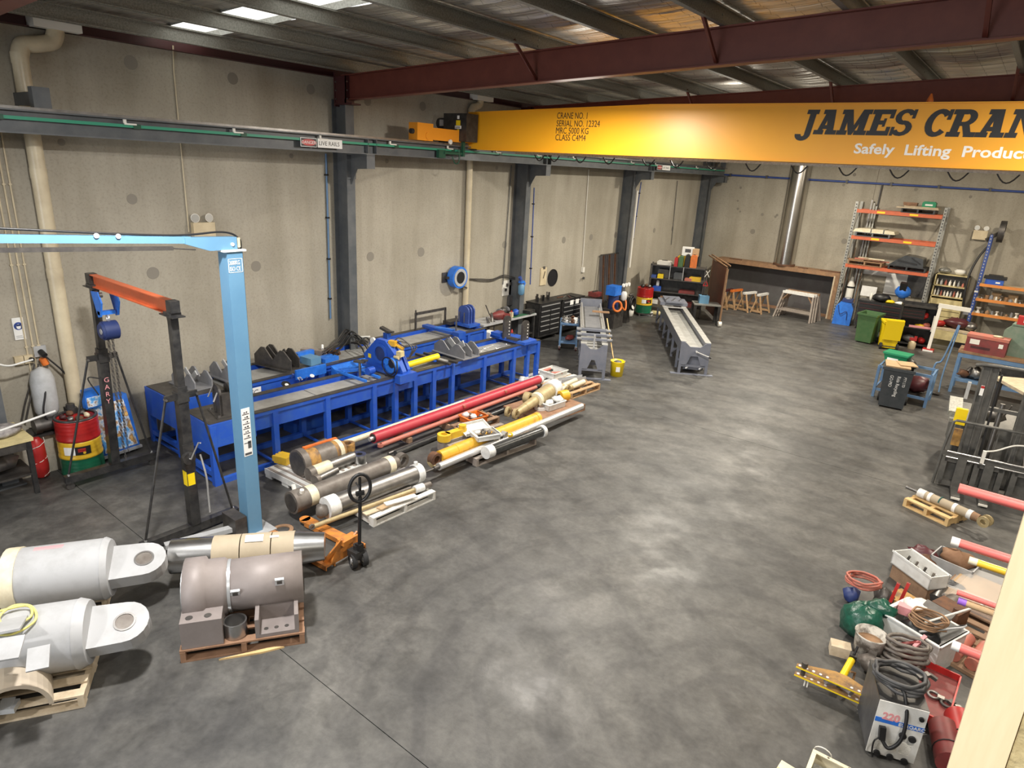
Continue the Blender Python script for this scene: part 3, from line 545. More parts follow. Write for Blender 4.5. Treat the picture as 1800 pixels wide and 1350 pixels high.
# left workbench
p = F(66, 866); pz = .86
t = thing('workbench', 'dark steel workbench with cream top edge at the left edge of the photo', 'workbench', (p.x, p.y, 0))
ex = (-1.0, -.15)
part('top', MB().box(-.75, .04, -1.6, .06, pz-.05, pz), 'pale_yellow', t)
for x, y in ((0, 0), (-.7, 0), (0, -1.5), (-.7, -1.5)): part('leg', MB().box(x-.03, x+.03, y-.03, y+.03, 0, pz-.05), 'black_paint', t)
part('shelf', MB().box(-.72, .02, -1.55, .02, .3, .33), 'dark_steel', t)
part('apron', MB().box(.0, .02, -1.5, 0, pz-.17, pz-.05), 'dark_steel', t)
wb_ = p
def lump(name, lab, cat, c, d, mt, seed, n=8, jit=.18, grp=None):
    return solo(name, MB().blob((0, 0, d[2]), d, n, 5, jit, seed), mt, lab, cat, c, 0, grp)
def cablecoil(name, lab, cat, c, R, r, mt, turns=3, rz=0, squash=.7, seed=1, grp=None, up=.012):
    rnd = random.Random(seed); pts = []
    for i in range(turns*14): a = 2*PI*i/14; k = 1+rnd.uniform(-.12, .12); pts.append((math.cos(a)*R*k, math.sin(a)*R*squash*k, r+up*i/14*2+rnd.uniform(0, r)))
    return solo(name, MB().tube(bezier(pts, 2), r, 6), mt, lab, cat, c, rz, grp)
lump('engine_part', 'dark greasy metal part on the shelf of the left workbench', 'part', (p.x-.3, p.y-.4, .33), (.2, .32, .13), 'dark_steel', 3)
lump('engine_part', 'dull grey casting low on the workbench shelf by its leg', 'part', (p.x-.25, p.y-.95, .33), (.22, .2, .15), 'dull_steel', 5)
lump('rag', 'purple grey rag bundle on the left workbench top', 'rag', (p.x-.25, p.y-.22, pz), (.2, .26, .08), 'cloth', 9)
solo('rod', MB().cyl((p.x-.15, p.y-.25, pz+.13), (p.x-.1, p.y+.42, pz+.26), .017, n=8), 'white', 'white rod poking out from the left workbench towards the drum', 'rod')
t = thing('bench_vice', 'red bench vice at the left photo edge on the workbench', 'vice', (p.x-.5, p.y-.5, pz))
part('body', MB().cb((0, 0, .1), (.2, .16, .2)).cb((.16, 0, .16), (.12, .14, .1)), 'red', t); part('jaw', MB().cb((.09, 0, .23), (.05, .18, .06)), 'dull_steel', t); part('handle', MB().cyl((.25, -.14, .12), (.25, .14, .12), .012, n=8), 'chrome', t)
p = F(74, 838); t = thing('red_roll', 'long red rolled bag tied with string, standing beside the left workbench leg', 'bag', (W+.42, p.y, 0))
part('roll', MB().lathe([(.03, .0), (.1, .04), (.11, .2), (.1, .4), (.095, .58), (.05, .64)], n=14), 'red', t); part('string', MB().tube([(.11*math.cos(a*.9), .11*math.sin(a*.9), .05+a*.035) for a in range(17)], .005, 5), 'tape', t)
# ------------------------------------------------------------------ striped drums
def drum(lab, x, y, z, lid=False, label=True, rz=0):
    t = thing('oil_drum', lab, 'drum', (x, y, z), rz); R = .287
    def band(z0, z1):
        n = max(3, int((z1-z0)/.02)); pr = [(R+(.008 if (abs(k-.29) < .02 or abs(k-.59) < .02) else (.003*math.sin(k*200))), k) for k in (z0+(z1-z0)*i/n for i in range(n+1))]; return pr
    part('green_band', MB().lathe([(R-.01, 0), (R+.006, .006)]+band(.015, .28), n=28), 'drum_green', t)
    part('yellow_band', MB().lathe([(0, .28)]+band(.28, .55)+[(0, .55)], n=28), 'drum_yellow', t)
    part('red_band', MB().lathe([(0, .55)]+band(.55, .86)+[(R+.005, .87), (R-.02, .88), (R-.03, .86), (0, .85)], n=28), 'drum_red', t)
    if label:
        k = part('drum_label', MB().lathe([(R+.0085, .34), (R+.0085, .48)], n=56), 'black', t); k.data.clear_geometry()
        m = MB(); A = [math.radians(a) for a in range(-40, 31, 10)]
        for i in range(len(A)-1):
            m.mi = 0 if i < 3 else 1
            m.add([(math.cos(A[i])*(R+.012), math.sin(A[i])*(R+.012), z_) for z_ in (.36, .49)][:1]+[(math.cos(A[i+1])*(R+.012), math.sin(A[i+1])*(R+.012), .36), (math.cos(A[i+1])*(R+.012), math.sin(A[i+1])*(R+.012), .49), (math.cos(A[i])*(R+.012), math.sin(A[i])*(R+.012), .49)], [(0, 1, 2, 3)])
        bpy.data.objects.remove(k); k = part('drum_label', m, ['paper', 'black'], t)
        part('label_marks', MB().cb((math.cos(.12)*(R+.014), math.sin(.12)*(R+.014), .45), (.004, .1, .025), .12).cb((math.cos(.12)*(R+.014), math.sin(.12)*(R+.014), .42), (.004, .1, .02), .12), 'red', k); part('label_dot', MB().cyl((math.cos(.22)*(R+.01), math.sin(.22)*(R+.01), .39), (math.cos(.22)*(R+.016), math.sin(.22)*(R+.016), .39), .02, n=10), 'drum_yellow', k)
    if lid: part('clamp_ring', MB().torus((0, 0, .885), (0, 0, 1), R-.02, .022, 28, 8), 'black_paint', t)
    return t
p = F(147, 833); D = drum('red yellow and green striped drum with paper label behind the black gantry', p.x-.17, p.y+.07, 0, True, True, math.radians(-22))
m = MB(); rnd = random.Random(3)
dx, dy = p.x-.17, p.y+.07
for i in range(6):
    a = i*1.1; solo('scrap_piece', MB().blob((0, 0, .03), (.06, .05, .045), 6, 4, .25, i), ('rust', 'pvc', 'dark_steel', 'rust', 'maroon', 'dull_steel')[i], ('brown', 'cream', 'black', 'reddish', 'maroon', 'grey')[i]+' scrap piece lying in the open top of the near striped drum', 'scrap', (dx+math.cos(a)*.15, dy+math.sin(a)*.15, .86), 0)
# display stand with printed front
p = F(188, 815); q = F(252, 793)
t = thing('display_stand', 'blue framed display cabinet with pictorial print between the drum and the blue bench', 'cabinet', (p.x-.1, p.y+.02, 0), math.atan2(q.y-p.y, q.x-p.x))
L = (q-p).length
part('body', MB().prism([(0, .06), (.5, .06), (.5, .8), (.36, .95), (.2, .95)], L-.02, (0.0, 0, 0), (0, 1, 0), (0, 0, 1)), 'bright_blue', t)
part('print_panel', MB().add([(.02, .002, .12), (L-.05, .002, .12), (L-.1, .17, .88), (.02, .17, .88), (.02, .03, .12), (L-.05, .03, .12), (L-.1, .2, .88), (.02, .2, .88)], MB.BF), 'art', t)
part('top_sign', MB().box(-.12, .2, .08, .18, .9, 1.2), 'bright_blue', t); part('sign_picture', MB().box(-.1, .18, .07, .08, .92, 1.08), 'art', t)
part('base_edge', MB().box(-.02, L, -.03, .02, .05, .09), 'light_grey', t)
for x in (.04, L-.06): part('caster', MB().cyl((x-.012, .04, .025), (x+.012, .04, .025), .025, n=10), 'dark_steel', t)
# ------------------------------------------------------------------ A-frame gantry
G0, G1, GY = -10.24, -7.86, 3.6
t = thing('gantry_crane', 'black portable gantry frame with orange top beam and chain hoist', 'gantry', (G1, GY, 0)); GT = t
zt = 2.93; ZC = 1.9; LEAN = .062
for gx, zb, nm in ((G0, .11, 'left'), (G1, .03, 'right')):
    b = part('base_beam', MB().box(gx-.05, gx+.05, GY-.68, GY+.6, zb, zb+.11), 'black_paint', t, t); ln = LEAN if nm == 'left' else .005
    g = lambda z: gx+ln*z
    for y in (GY-.62, GY+.54):
        part('bolt', MB().cyl((gx, y, zb+.11), (gx, y, zb+.13), .018, n=6), 'chrome', b, t)
        if nm == 'left':
            part('caster_wheel', MB().cyl((gx-.02, y, .055), (gx+.02, y, .055), .055, n=14).box(gx-.035, gx+.035, y-.03, y+.03, .09, .112), 'dark_steel', b, t)
    part('lower_post', MB().bar((g(0), GY, zb+.11), (g(2.05), GY, 2.05), .12, .12, (0, 1, 0)), 'black_paint', t, t)
    part('upper_post', MB().bar((g(1.95), GY, 1.95), (g(zt), GY, zt), .09, .09, (0, 1, 0)), 'black_paint', t, t); gc = g(ZC); gt = g(zt)
    c = part('collar', MB().box(gc-.015, gc+.015, GY-.2, GY+.2, ZC-.02, ZC+.06).box(gc-.07, gc+.07, GY-.07, GY+.07, ZC-.05, ZC+.08), 'black_paint', t, t)
    for k in (-1, 1):
        part('brace', MB().cyl((gc, GY+k*.19, ZC+.01), (gx, GY+(.53 if k > 0 else -.62), zb+.12), .016, n=8), 'black_paint', t, t)
        part('collar_bolt', MB().cyl((gc-.03, GY+k*.19, ZC+.01), (gc+.03, GY+k*.19, ZC+.01), .016, n=6), 'dull_steel', c, t)
    part('head_plate', MB().box(gt-.16, gt+.16, GY-.08, GY+.08, zt, zt+.015), 'black_paint', t, t)
    s = 1 if nm == 'left' else -1
    part('gusset', MB().prism([(gt+s*.045, zt), (gt+s*.15, zt), (gt+s*.045, zt-.32)], .02, (0, GY+.01, 0)), 'black_paint', t, t)
    part('clamp', MB().box(gt-.08, gt+.08, GY-.07, GY+.07, zt+.015, zt+.05).box(gt-s*.1, gt+s*.02, GY-.055, GY+.055, zt+.05, zt+.19), 'black_paint', t, t)
    if nm == 'left': GT0 = gt
part('top_beam', MB().ibeam((GT0+.03, GY, zt+.1), (G1-.03, GY, zt+.1), .17, .09, .008, .011), 'beam_orange', t, t)
pk = AT(188, 650, 1, GY-.07)
for i, ch in enumerate('GARY'): text(ch, .1, 'pink', t, Matrix.Translation(-Vector(t.location)) @ TM((G0+.0625+LEAN*(1.6-.11*i), GY-.04, 1.55-.11*i), (0, 1, 0), (0, 0, 1)), 'painted_letter')
w_ = part('height_winch', MB().cyl((G1+.07, GY-.03, 1.12), (G1+.13, GY-.03, 1.12), .08, n=14).box(G1+.06, G1+.08, GY-.08, GY+.06, .98, 1.3), 'black_paint', t, t)
part('winch_crank', MB().tube([(G1+.13, GY-.03, 1.12), (G1+.16, GY-.03, 1.12), (G1+.17, GY+.08, 1.32), (G1+.22, GY+.08, 1.33)], .01, 6), 'chrome', w_, t)
part('warning_label', MB().box(G1-.03, G1+.062, GY-.064, GY-.06, .72, .92).box(G1+.06, G1+.064, GY-.05, GY+.04, .72, .92), 'bin_yellow', t, t)
part('lock_chain', MB().tube(bezier([(G1+.1, GY+.12, 1.12), (G1+.12, GY+.16, .8), (G1+.1, GY+.17, .5), (G1+.12, GY+.16, .28)]), .012, 6), 'chrome', t, t)
part('left_crank', MB().tube(bezier([(G0+.08, GY-.06, 1.6), (G0+.05, GY-.2, 1.62), (G0+.07, GY-.1, 1.35)]), .01, 6), 'black_paint', t, t)
hx = GT0+.3
h = thing('chain_hoist', 'blue manual chain hoist hanging from the orange gantry beam', 'hoist', (hx, GY, 2.39))
tr_ = part('trolley', MB().prism([(-.16, .22), (.06, .24), (.14, .1), (.06, -.1), (-.02, -.12)], -.02, (0, -.1, .3)).prism([(-.16, .22), (.06, .24), (.14, .1), (.06, -.1), (-.02, -.12)], -.02, (0, .12, .3)).box(-.03, .05, -.1, .1, .22, .27), 'bright_blue', h)
for x in (-.07, .07): part('trolley_wheel', MB().cyl((x, -.09, .5), (x, -.05, .5), .035, n=12), 'dull_steel', tr_)
part('top_hook', MB().torus((.03, 0, .17), (0, 1, 0), .04, .014, 12, 6), 'chrome', h)
part('hoist_body', MB().cyl((.03, -.09, 0), (.03, .09, 0), .13, n=20).cyl((.03, -.12, 0), (.03, -.09, 0), .1, .12, n=20), 'navy', h); part('name_plate', MB().cyl((.06, -.125, 0), (.06, -.12, 0), .04, n=12), 'light_grey', h)
for i, (x, zb_) in enumerate(((-.08, -1.75), (-.04, -1.9), (.07, -1.5), (.1, -1.75))):
    m = MB()
    for k in range(int(-zb_/.045)):
        z = -.1-k*.045; o_ = (.009, 0) if k % 2 else (0, .009)
        m.bar((x-o_[0], -o_[1], z), (x-o_[0], -o_[1], z-.04), .007).bar((x+o_[0], o_[1], z), (x+o_[0], o_[1], z-.04), .007)
    part('chain', m, 'dull_steel', h, kind='stuff')
# ------------------------------------------------------------------ blue two-post vehicle hoist
MX0, MX1, MY0, MY1 = -7.46, -7.26, 3.99, 4.21
t = thing('vehicle_hoist', 'tall light blue two-post vehicle hoist column with an overhead arm', 'hoist', (MX1-.1, 4.1, 0))
part('post', MB().box(MX0, MX1, MY0+.03, MY1, .02, 3.72), 'hoist_blue', t, t)
part('back_channel', MB().box(MX0-.02, MX1-.03, MY1, MY1+.02, .02, 3.74), 'black_paint', t, t)
part('base_plate', MB().box(MX0-.12, MX1+.1, MY0-.2, MY1+.15, 0, .02), 'light_grey', t, t)
part('cap', MB().box(MX0-.02, MX1+.02, MY0-.02, MY1+.04, 3.72, 3.74), 'white', t, t)
part('arm_bracket', MB().prism([(MY1-.04, 3.74), (MY1-.04, 3.88), (MY0-.42, 3.9), (MY0-.42, 3.83), (MY0-.15, 3.74)], .1, (MX1-.13, 0, 0), (0, 1, 0)), 'hoist_blue', t, t)
part('overhead_arm', MB().bar((MX1-.08, MY0-.35, 3.868), (MX1-.08, -1.5, 4.16), .07, .075), 'hoist_blue', t, t)
part('safety_bar', MB().bar((MX1-.06, MY0-.55, 3.79), (MX1-.06, -1.5, 4.03), .04, .04).cyl((MX1-.06, MY0-.55, 3.79), (MX1-.06, MY0-.3, 3.76), .008, n=6), 'dark_steel', t, t)
part('arm_bolts', MB().cyl((MX1-.04, 2.9, 3.945), (MX1-.03, 2.9, 3.945), .025, n=10).cyl((MX1-.04, 2.7, 3.96), (MX1-.03, 2.7, 3.96), .025, n=10).cyl((MX1-.03, MY1-.1, 3.8), (MX1-.015, MY1-.1, 3.8), .02, n=10), 'white', t, t)
part('control_cable', MB().tube(bezier([(MX1-.06, MY1+.02, 3.74), (MX1-.06, MY1+.0, 3.86), (MX1-.06, MY1-.2, 3.94), (MX1-.06, 3.4, 3.93), (MX1-.06, 2, 4.05), (MX1-.06, 0, 4.25)]), .012, 6), 'black', t, t)
part('relay_box', MB().box(MX1-.1, MX1-.03, MY1-.03, MY1+.0, 3.76, 3.87), 'cream', t, t)
rt = part('rating_plate', MB().box(MX1, MX1+.003, 4.025, 4.2, 3.48, 3.485).box(MX1, MX1+.003, 4.025, 4.2, 3.635, 3.64).box(MX1, MX1+.003, 4.025, 4.03, 3.48, 3.64).box(MX1, MX1+.003, 4.195, 4.2, 3.48, 3.64), 'paper', t, t)
T0 = Matrix.Translation(-Vector(t.location))
text('3600KG', .07, 'paper', rt, T0 @ TM((MX1+.003, 4.036, 3.57), (0, 1, 0), (0, 0, 1)), sx=.56); text('ISO CE', .07, 'paper', rt, T0 @ TM((MX1+.003, 4.036, 3.5), (0, 1, 0), (0, 0, 1)), sx=.66)
z1, z0 = AT(437, 716, 0, MX1).z, AT(440, 800, 0, MX1).z; ya, yb = MY0+.045, MY0+.16
st = part('sticker_strip', MB().box(MX1, MX1+.003, ya, yb, z0, z1), 'paper', t, t)
for k in range(7):
    z = z1-(z1-z0)*(.13+.1*k); part('rule', MB().box(MX1+.003, MX1+.0045, ya+.012, yb-.012, z, z+.009), 'black', st, t)
    if k < 6: part('pictogram', MB().box(MX1+.003, MX1+.0045, ya+.03+.01*(k % 3), ya+.055, z+.02, z+.032).box(MX1+.003, MX1+.0045, yb-.05, yb-.035+.006*(k % 2), z+.02, z+.04), 'black', st, t)
part('bar_block', MB().box(MX1+.003, MX1+.0045, ya+.06, yb-.01, z0+.1, z0+.2).box(MX1+.003, MX1+.0045, ya+.012, yb-.012, z0+.015, z0+.045), 'dark_grey', st, t)
part('lift_arm', MB().bar((MX1-.12, MY0+.02, .12), (-7.62, 3.1, .12), .1, .06), 'light_grey', t, t)
part('arm_carriage', MB().box(MX0-.14, MX1-.02, MY0-.14, MY0+.02, .06, .3), 'dark_steel', t, t)
# ================================================================== BLUE TEST BENCHES
def long_bench(lab, loc, rz, L, wd, legs, y0, plates, lip=.1):
    t = thing('machine_bench', lab, 'bench', loc, rz, None); zt = 1.0
    part('end_table', MB().box(-wd, 0, 0, y0, .93, .985).box(-wd, -wd+.03, 0, y0, .55, .93).box(-.03, 0, 0, y0, .62, .93), 'blue', t)
    part('end_plate', MB().box(-wd+.04, -.04, 0, .03, .5, .93), 'blue', t)
    part('table_top_plate', MB().box(-wd+.03, -.04, .02, y0, .985, .997), 'dark_steel', t)
    part('front_rail', MB().box(-lip, -.025, y0, L, .7, zt-.012).box(-lip, 0, y0, L, .93, zt-.012), 'blue', t)
    part('rear_rail', MB().box(-wd, -wd+lip, y0, L, .7, zt-.012), 'blue', t)
    part('rail_cap', MB().box(-lip-.01, .005, y0, L, zt-.012, zt), 'dark_steel', t); part('rail_cap', MB().box(-wd-.005, -wd+lip+.01, y0, L, zt-.012, zt), 'dark_steel', t)
    part('bed_pan', MB().box(-wd+lip, -lip, y0, L, .86, .9), 'blue', t)
    part('far_end_rail', MB().box(-wd, 0, L-.06, L, .62, zt-.012), 'blue', t)
    a = y0+.05
    for b in plates+[L-.1]: part('bed_plate', MB().box(-wd+lip+.08, -lip-.02, a+.01, b-.01, .9, .922), 'plate_steel', t); a = b
    for y in legs:
        y = min(max(y, .045), L-.045)
        for x in (-.04, -wd+.04): part('leg', MB().box(x-.045, x+.045, y-.045, y+.045, 0, .95), 'blue', t)
        part('cross_tie', MB().box(-wd+.08, -.08, y-.02, y+.02, .02, .05), 'blue', t)
    for x in (-.05, -wd+.05): part('foot_rail', MB().box(x-.035, x+.035, .05, L-.05, 0, .085), 'blue', t)
    part('end_foot_rail', MB().box(-wd+.08, -.08, .01, .07, .14, .22), 'blue', t)
    return t
fy = [AT(px, py, 0, -8.72).y-4.42 for px, py in ((492, 740), (582, 715), (662, 690), (699, 680), (732, 670), (764, 660), (796, 650), (850, 640), (900, 630), (923, 630))]
FB = long_bench('long blue steel test bench in front, nearer the camera than its twin', (-8.86, 4.42, 0), -math.radians(1.8), 7.9, .84, [.05]+fy+[7.86], .72, [2.0, 3.1, 4.0, 5.2, 6.4])
FB['group'] = 'blue test benches'
BB = long_bench('long blue steel test bench standing against the left wall behind the front one', (-10.16, 4.55, 0), 0, 7.65, 1.04, [.05, 1.2, 2.4, 3.6, 4.8, 6.0, 7.0, 7.6], .9, [1.5, 3.0, 4.2, 5.3, 6.4])
BB['group'] = 'blue test benches'
part('maker_plate', MB().box(.0, .012, 1.1, 1.5, .74, .9), 'paper', BB); text('YTEC', .13, 'black', BB, TM((.0135, 1.12, .775), (0, 1, 0), (0, 0, 1)), shear=.2)
CT = 1.0
# gripper head on the near end table
p = F(388, 729, .99); t = thing('gripper_head', 'dark steel arched gripper head on the near end of the front blue bench', 'machine part', (p.x-.02, p.y+.12, .997), math.radians(-12))
ar = [(-.17, 0), (.17, 0), (.17, .34)]+[(math.cos(a*PI/8)*.17, .34+math.sin(a*PI/8)*.13) for a in range(1, 8)]+[(-.17, .34)]
for y in (-.14, .02): part('arch_plate', MB().prism(ar, -.03, (0, y, 0)), 'dark_steel', t)
part('side_bar', MB().box(-.17, -.1, -.15, .06, 0, .36).box(.1, .17, -.15, .06, 0, .36), 'dark_steel', t); part('screw', MB().cyl((0, -.06, 0), (0, -.06, .38), .04, n=12), 'dark_steel', t)
for x in (-.13, .13): part('handle', MB().bar((x, -.16, .38), (x+.06, -.24, .27), .016), 'chrome', t)
part('base_plate', MB().box(-.24, .24, -.22, .12, 0, .015), 'dark_steel', t)
for x in (-.2, .2): part('bolt', MB().cyl((x, -.18, .015), (x, -.18, .045), .022, n=6), 'dull_steel', t)
# rotating head carriage
p = F(700, 668, 1.0); hx0, hx1, hy = -9.7, -8.63, 8.02
t = thing('rotating_head', 'blue gland head carriage with round opening and hoses across the front bench', 'machine', (-9.15, hy, CT))
pl = [(-.5, .03), (-.6, .22), (-.22, .6), (.02, .6), (.34, .34), (.5, .1), (.5, .03)]
part('head_plate', MB().prism(pl, -.1, (0, 0, 0)), 'blue', t); part('rear_plate', MB().prism([(a*.8, b*.92) for a, b in pl], -.07, (.02, .2, 0)), 'blue', t)
part('drum_housing', MB().cyl((-.08, .08, .33), (-.08, .36, .33), .23, n=22), 'blue', t)
part('ring_flange', MB().ring((-.1, -.03, .33), (-.1, .0, .33), .2, .14, 24), 'blue', t); part('throat', MB().cyl((-.1, -.012, .33), (-.1, -.004, .33), .145, n=24), 'navy', t)
part('motor_drum', MB().cyl((.28, -.12, .2), (.28, .0, .2), .14, n=20).cyl((.2, -.14, .26), (.2, -.12, .26), .06, n=12), 'bright_blue', t); part('motor_opening', MB().cyl((.33, -.127, .25), (.33, -.121, .25), .085, n=16), 'black', t)
part('hose', MB().torus((.28, -.15, .2), (0, 1, .1), .17, .012, 20, 6), 'black', t); part('hose', MB().tube(bezier([(.4, -.05, .3), (.46, -.1, .15), (.4, -.12, .03), (.2, -.16, .0)]), .012, 6), 'black', t)
for i, s in enumerate((0, .06, .13)): part('hose', MB().tube(bezier([(.1, .1+s, .55), (.2+s, .2, .66-s), (.42, .3+s, .5), (.4, .25, .3)]), .012, 6), 'dark_steel', t)
part('valve_block', MB().cb((.12, .1, .56), (.14, .1, .1), .3).cyl((.05, .14, .56), (.3, .2, .46), .035, n=10), 'cyl_yellow', t); part('valve_block', MB().cb((.38, .05, .42), (.1, .12, .1), .2).cyl((.3, -.02, .36), (.42, -.02, .36), .03, n=8), 'pale_yellow', t)
part('foot_beam', MB().box(-.56, .5, -.08, .12, 0, .05).box(.42, .56, -.12, .3, -.1, .06), 'blue', t); part('yellow_plate', MB().box(-.46, -.38, -.006, 0, .18, .26), 'bin_yellow', t)
part('adjuster', MB().cyl((-.46, .1, .48), (-.46, .14, .48), .07, n=14).cyl((-.5, .1, .4), (-.46, .1, .46), .02, n=8), 'tape', t)
t = thing('ram', 'yellow ram lying along the front bench beside the blue head', 'cylinder', (-8.98, 8.35, 1.0), math.radians(3))
part('barrel', MB().cyl((0, .0, .075), (0, .98, .075), .062, n=16), 'bin_yellow', t); part('end_hole', MB().cyl((0, .98, .075), (0, .984, .075), .035, n=12), 'black', t); part('cradle', MB().box(-.08, .08, .1, .16, 0, .03).box(-.08, .08, .8, .86, 0, .03), 'blue', t)
# small slotted carriage with T handle
p = F(628, 663, 1.0); t = thing('roller_carriage', 'small blue slotted carriage with a dark T handle on the front bench', 'machine part', (-9.28, p.y+.1, CT))
part('frame', MB().box(-.46, .4, -.2, -.15, 0, .04).box(-.46, .4, .12, .17, 0, .04).bar((-.4, -.15, .05), (-.1, .14, .12), .03).bar((-.2, -.15, .05), (.1, .14, .12), .03).bar((-.3, -.17, .06), (.0, .0, .13), .03), 'bright_blue', t)
part('post', MB().cyl((.02, 0, .0), (.02, 0, .26), .025, n=10), 'dull_steel', t); part('saddle', MB().cb((.02, 0, .27), (.2, .12, .03), .4).cb((.1, .05, .3), (.12, .04, .03), .4), 'dark_steel', t); part('roller', MB().cyl((.16, .06, .1), (.16, .2, .1), .07, n=14), 'blue', t)
def vblock(name, lab, loc, rz, w2, dep, h, mt, webs=3, grp=None):
    t = thing(name, lab, 'v-block', loc, rz, grp)
    vp = [(-w2, 0), (w2, 0), (w2, h*.55), (w2*.62, h), (w2*.42, h), (0, h*.42), (-w2*.42, h), (-w2*.62, h), (-w2, h*.55)]
    for k in range(webs):
        y = -dep/2+dep*k/(webs-1); part('cheek_plate', MB().prism(vp, -.025, (0, y, 0)), mt, t)
    part('seat_plate', MB().bar((-w2*.5, 0, h*.98), (0, 0, h*.4), dep*.3, .02, (0, 1, 0)).bar((w2*.5, 0, h*.98), (0, 0, h*.4), dep*.3, .02, (0, 1, 0)), 'light_grey' if mt == 'grey' else mt, t); part('base', MB().box(-w2*1.05, w2*1.05, -dep/2-.05, dep/2+.03, 0, .02), mt, t)
    return t
vblock('v_block', 'grey welded v-block with bright saddle faces on the far half of the front bench', (-9.1, 9.95, CT), math.radians(-2), .45, .42, .28, 'grey')
t = thing('clamp_bar', 'dark steel slide bars lying across the front bench before the v-block', 'machine part', (-9.1, 9.3, CT))
part('bar', MB().box(-.48, .5, -.08, -.03, 0, .04), 'dark_steel', t); part('bar', MB().box(-.42, .52, .1, .15, 0, .04), 'dark_steel', t); part('slide_plate', MB().box(-.05, .3, -.06, .12, .0, .03), 'plate_steel', t)
for i, (x, y, l, a) in enumerate(((-9.05, 10.7, .34, .3), (-9.15, 10.95, .3, .15), (-8.95, 11.15, .42, .2))):
    t = thing('spanner', ('steel spanner on the front bench bed nearest the v-block', 'steel spanner in the middle of the far front bench bed', 'long steel spanner lying nearest the tall dark plates')[i], 'spanner', (x, y, .923), a, 'spanners on the front bench')
    part('shank', MB().box(-.012, .012, 0, l, 0, .012), 'chrome', t); part('jaw', MB().torus((0, -.025, .008), (0, 0, 1), .028, .01, 10, 6, PI*.75, PI*2.25), 'chrome', t); part('ring_end', MB().torus((0, l+.02, .008), (0, 0, 1), .022, .009, 10, 6), 'chrome', t)
# far end of the front bench: two tall dark drilled plates on a blue carriage
t = thing('tailstock', 'tall dark drilled plates on a blue carriage at the far end of the front bench', 'machine', (-8.95, 11.8, CT), 0)
for x, y, h in ((-.22, -.1, .52), (.22, .02, .46)):
    pp = [(-.12, 0), (.12, 0), (.12, h*.8)]+[(math.cos(a*PI/6)*.12, h*.8+math.sin(a*PI/6)*.1) for a in range(1, 6)]+[(-.12, h*.8)]
    d_ = part('drilled_plate', MB().prism(pp, .05, (x, y, .05), (0, 1, 0)), 'dark_steel', t)
    for k in range(5): part('bolt_hole', MB().cyl((x+.05, y+.06, .12+k*.075), (x+.054, y+.06, .12+k*.075), .016, n=8), 'tape', d_)
part('carriage', MB().box(-.6, .42, -.2, .25, 0, .06).box(-.55, -.3, -.24, .0, .06, .14), 'blue', t); part('slide_block', MB().box(-.1, .2, -.22, -.1, .06, .1), 'dark_steel', t)
t = thing('spray_cans', 'row of orange and white cans seen between the tall dark plates', 'can', (-9.6, 12.9, .0)); bpy.data.objects.remove(t)
# ---- back bench accessories
vblock('v_block', 'grey v-block on the near end of the back bench, left of its pair', (-10.72, 5.12, CT), math.radians(4), .34, .3, .26, 'grey', 2)
vblock('v_block', 'grey v-block on the back bench, right and behind its pair', (-10.68, 5.78, CT), math.radians(4), .36, .3, .28, 'grey', 2)
vblock('v_block', 'large black v-block with worn edges on the back bench right of the blue hoist column', (-10.72, 6.75, CT), math.radians(14), .44, .22, .36, 'dark_steel', 2)
t = thing('machine_vice', 'bright blue vice blocks on the back bench beside the black v-block', 'vice', (-10.42, 7.35, CT), .1)
part('block', MB().box(-.22, .1, -.15, .1, 0, .14), 'hoist_blue', t); part('block', MB().box(-.1, .16, .15, .5, 0, .08), 'bright_blue', t); part('jaw', MB().box(-.3, -.2, -.2, .2, .0, .2), 'bright_blue', t)
solo('timber_block', MB().cb((0, 0, .06), (.5, .14, .12), 0), 'grey_wood', 'dark weathered timber block lying on the back bench behind the blue vice', 'block', (-10.9, 7.7, CT), .5)
solo('steel_block', MB().cb((0, 0, .05), (.3, .16, .1)).cyl((.16, 0, .05), (.2, 0, .05), .03, n=8), 'rust', 'small rusty steel block on the back bench before the hoses', 'block', (-10.7, 7.98, CT), .35)
t = thing('hose_bundle', 'tangle of black hydraulic hoses spilling over the back bench edge', 'hose', (-10.7, 8.5, CT))
rnd = random.Random(11)
for k in range(13):
    s = rnd.uniform(-.15, .15); q = rnd.uniform(0, .1)
    pts = [(-.1+s, .35+s*.5, .05+q), (-.25+s, .15, .22+q*1.5), (.0+s, -.3, .14+q), (.25+s*.5, -.75+s, .08+q)] if k < 8 else [(-.05+s, .1, .1+q), (.2, .1+s, .16+q), (.5, .0+s, .08), (.62+q*.2, -.02+s, -.25), (.62+q*.2, .02+s, -.6)]
    part('hose', MB().tube(bezier(pts), .014, 6), 'black' if k % 3 else 'dark_steel', t)
part('fitting', MB().cb((-.12, .42, .08), (.2, .1, .1), .4), 'dull_steel', t); part('fitting', MB().cyl((-.2, .35, .18), (-.02, .5, .2), .02, n=8), 'tape', t); part('hose_end', MB().cyl((-.1, -.66, .2), (-.02, -.72, .15), .025, n=8), 'paper', t)
t = thing('roller_stand', 'blue post with a dark angled saddle standing on the back bench by the column', 'stand', (-10.75, 9.5, CT))
part('post', MB().box(-.07, .07, -.05, .05, 0, .2), 'blue', t); part('saddle', MB().cb((-.06, 0, .26), (.22, .12, .05), .3, 0, .35).cb((.1, 0, .24), (.16, .08, .04), .3), 'dark_steel', t)
t = thing('cross_slide', 'blue cross slide bar with upright pin on the far half of the back bench', 'machine part', (-10.6, 11.15, CT))
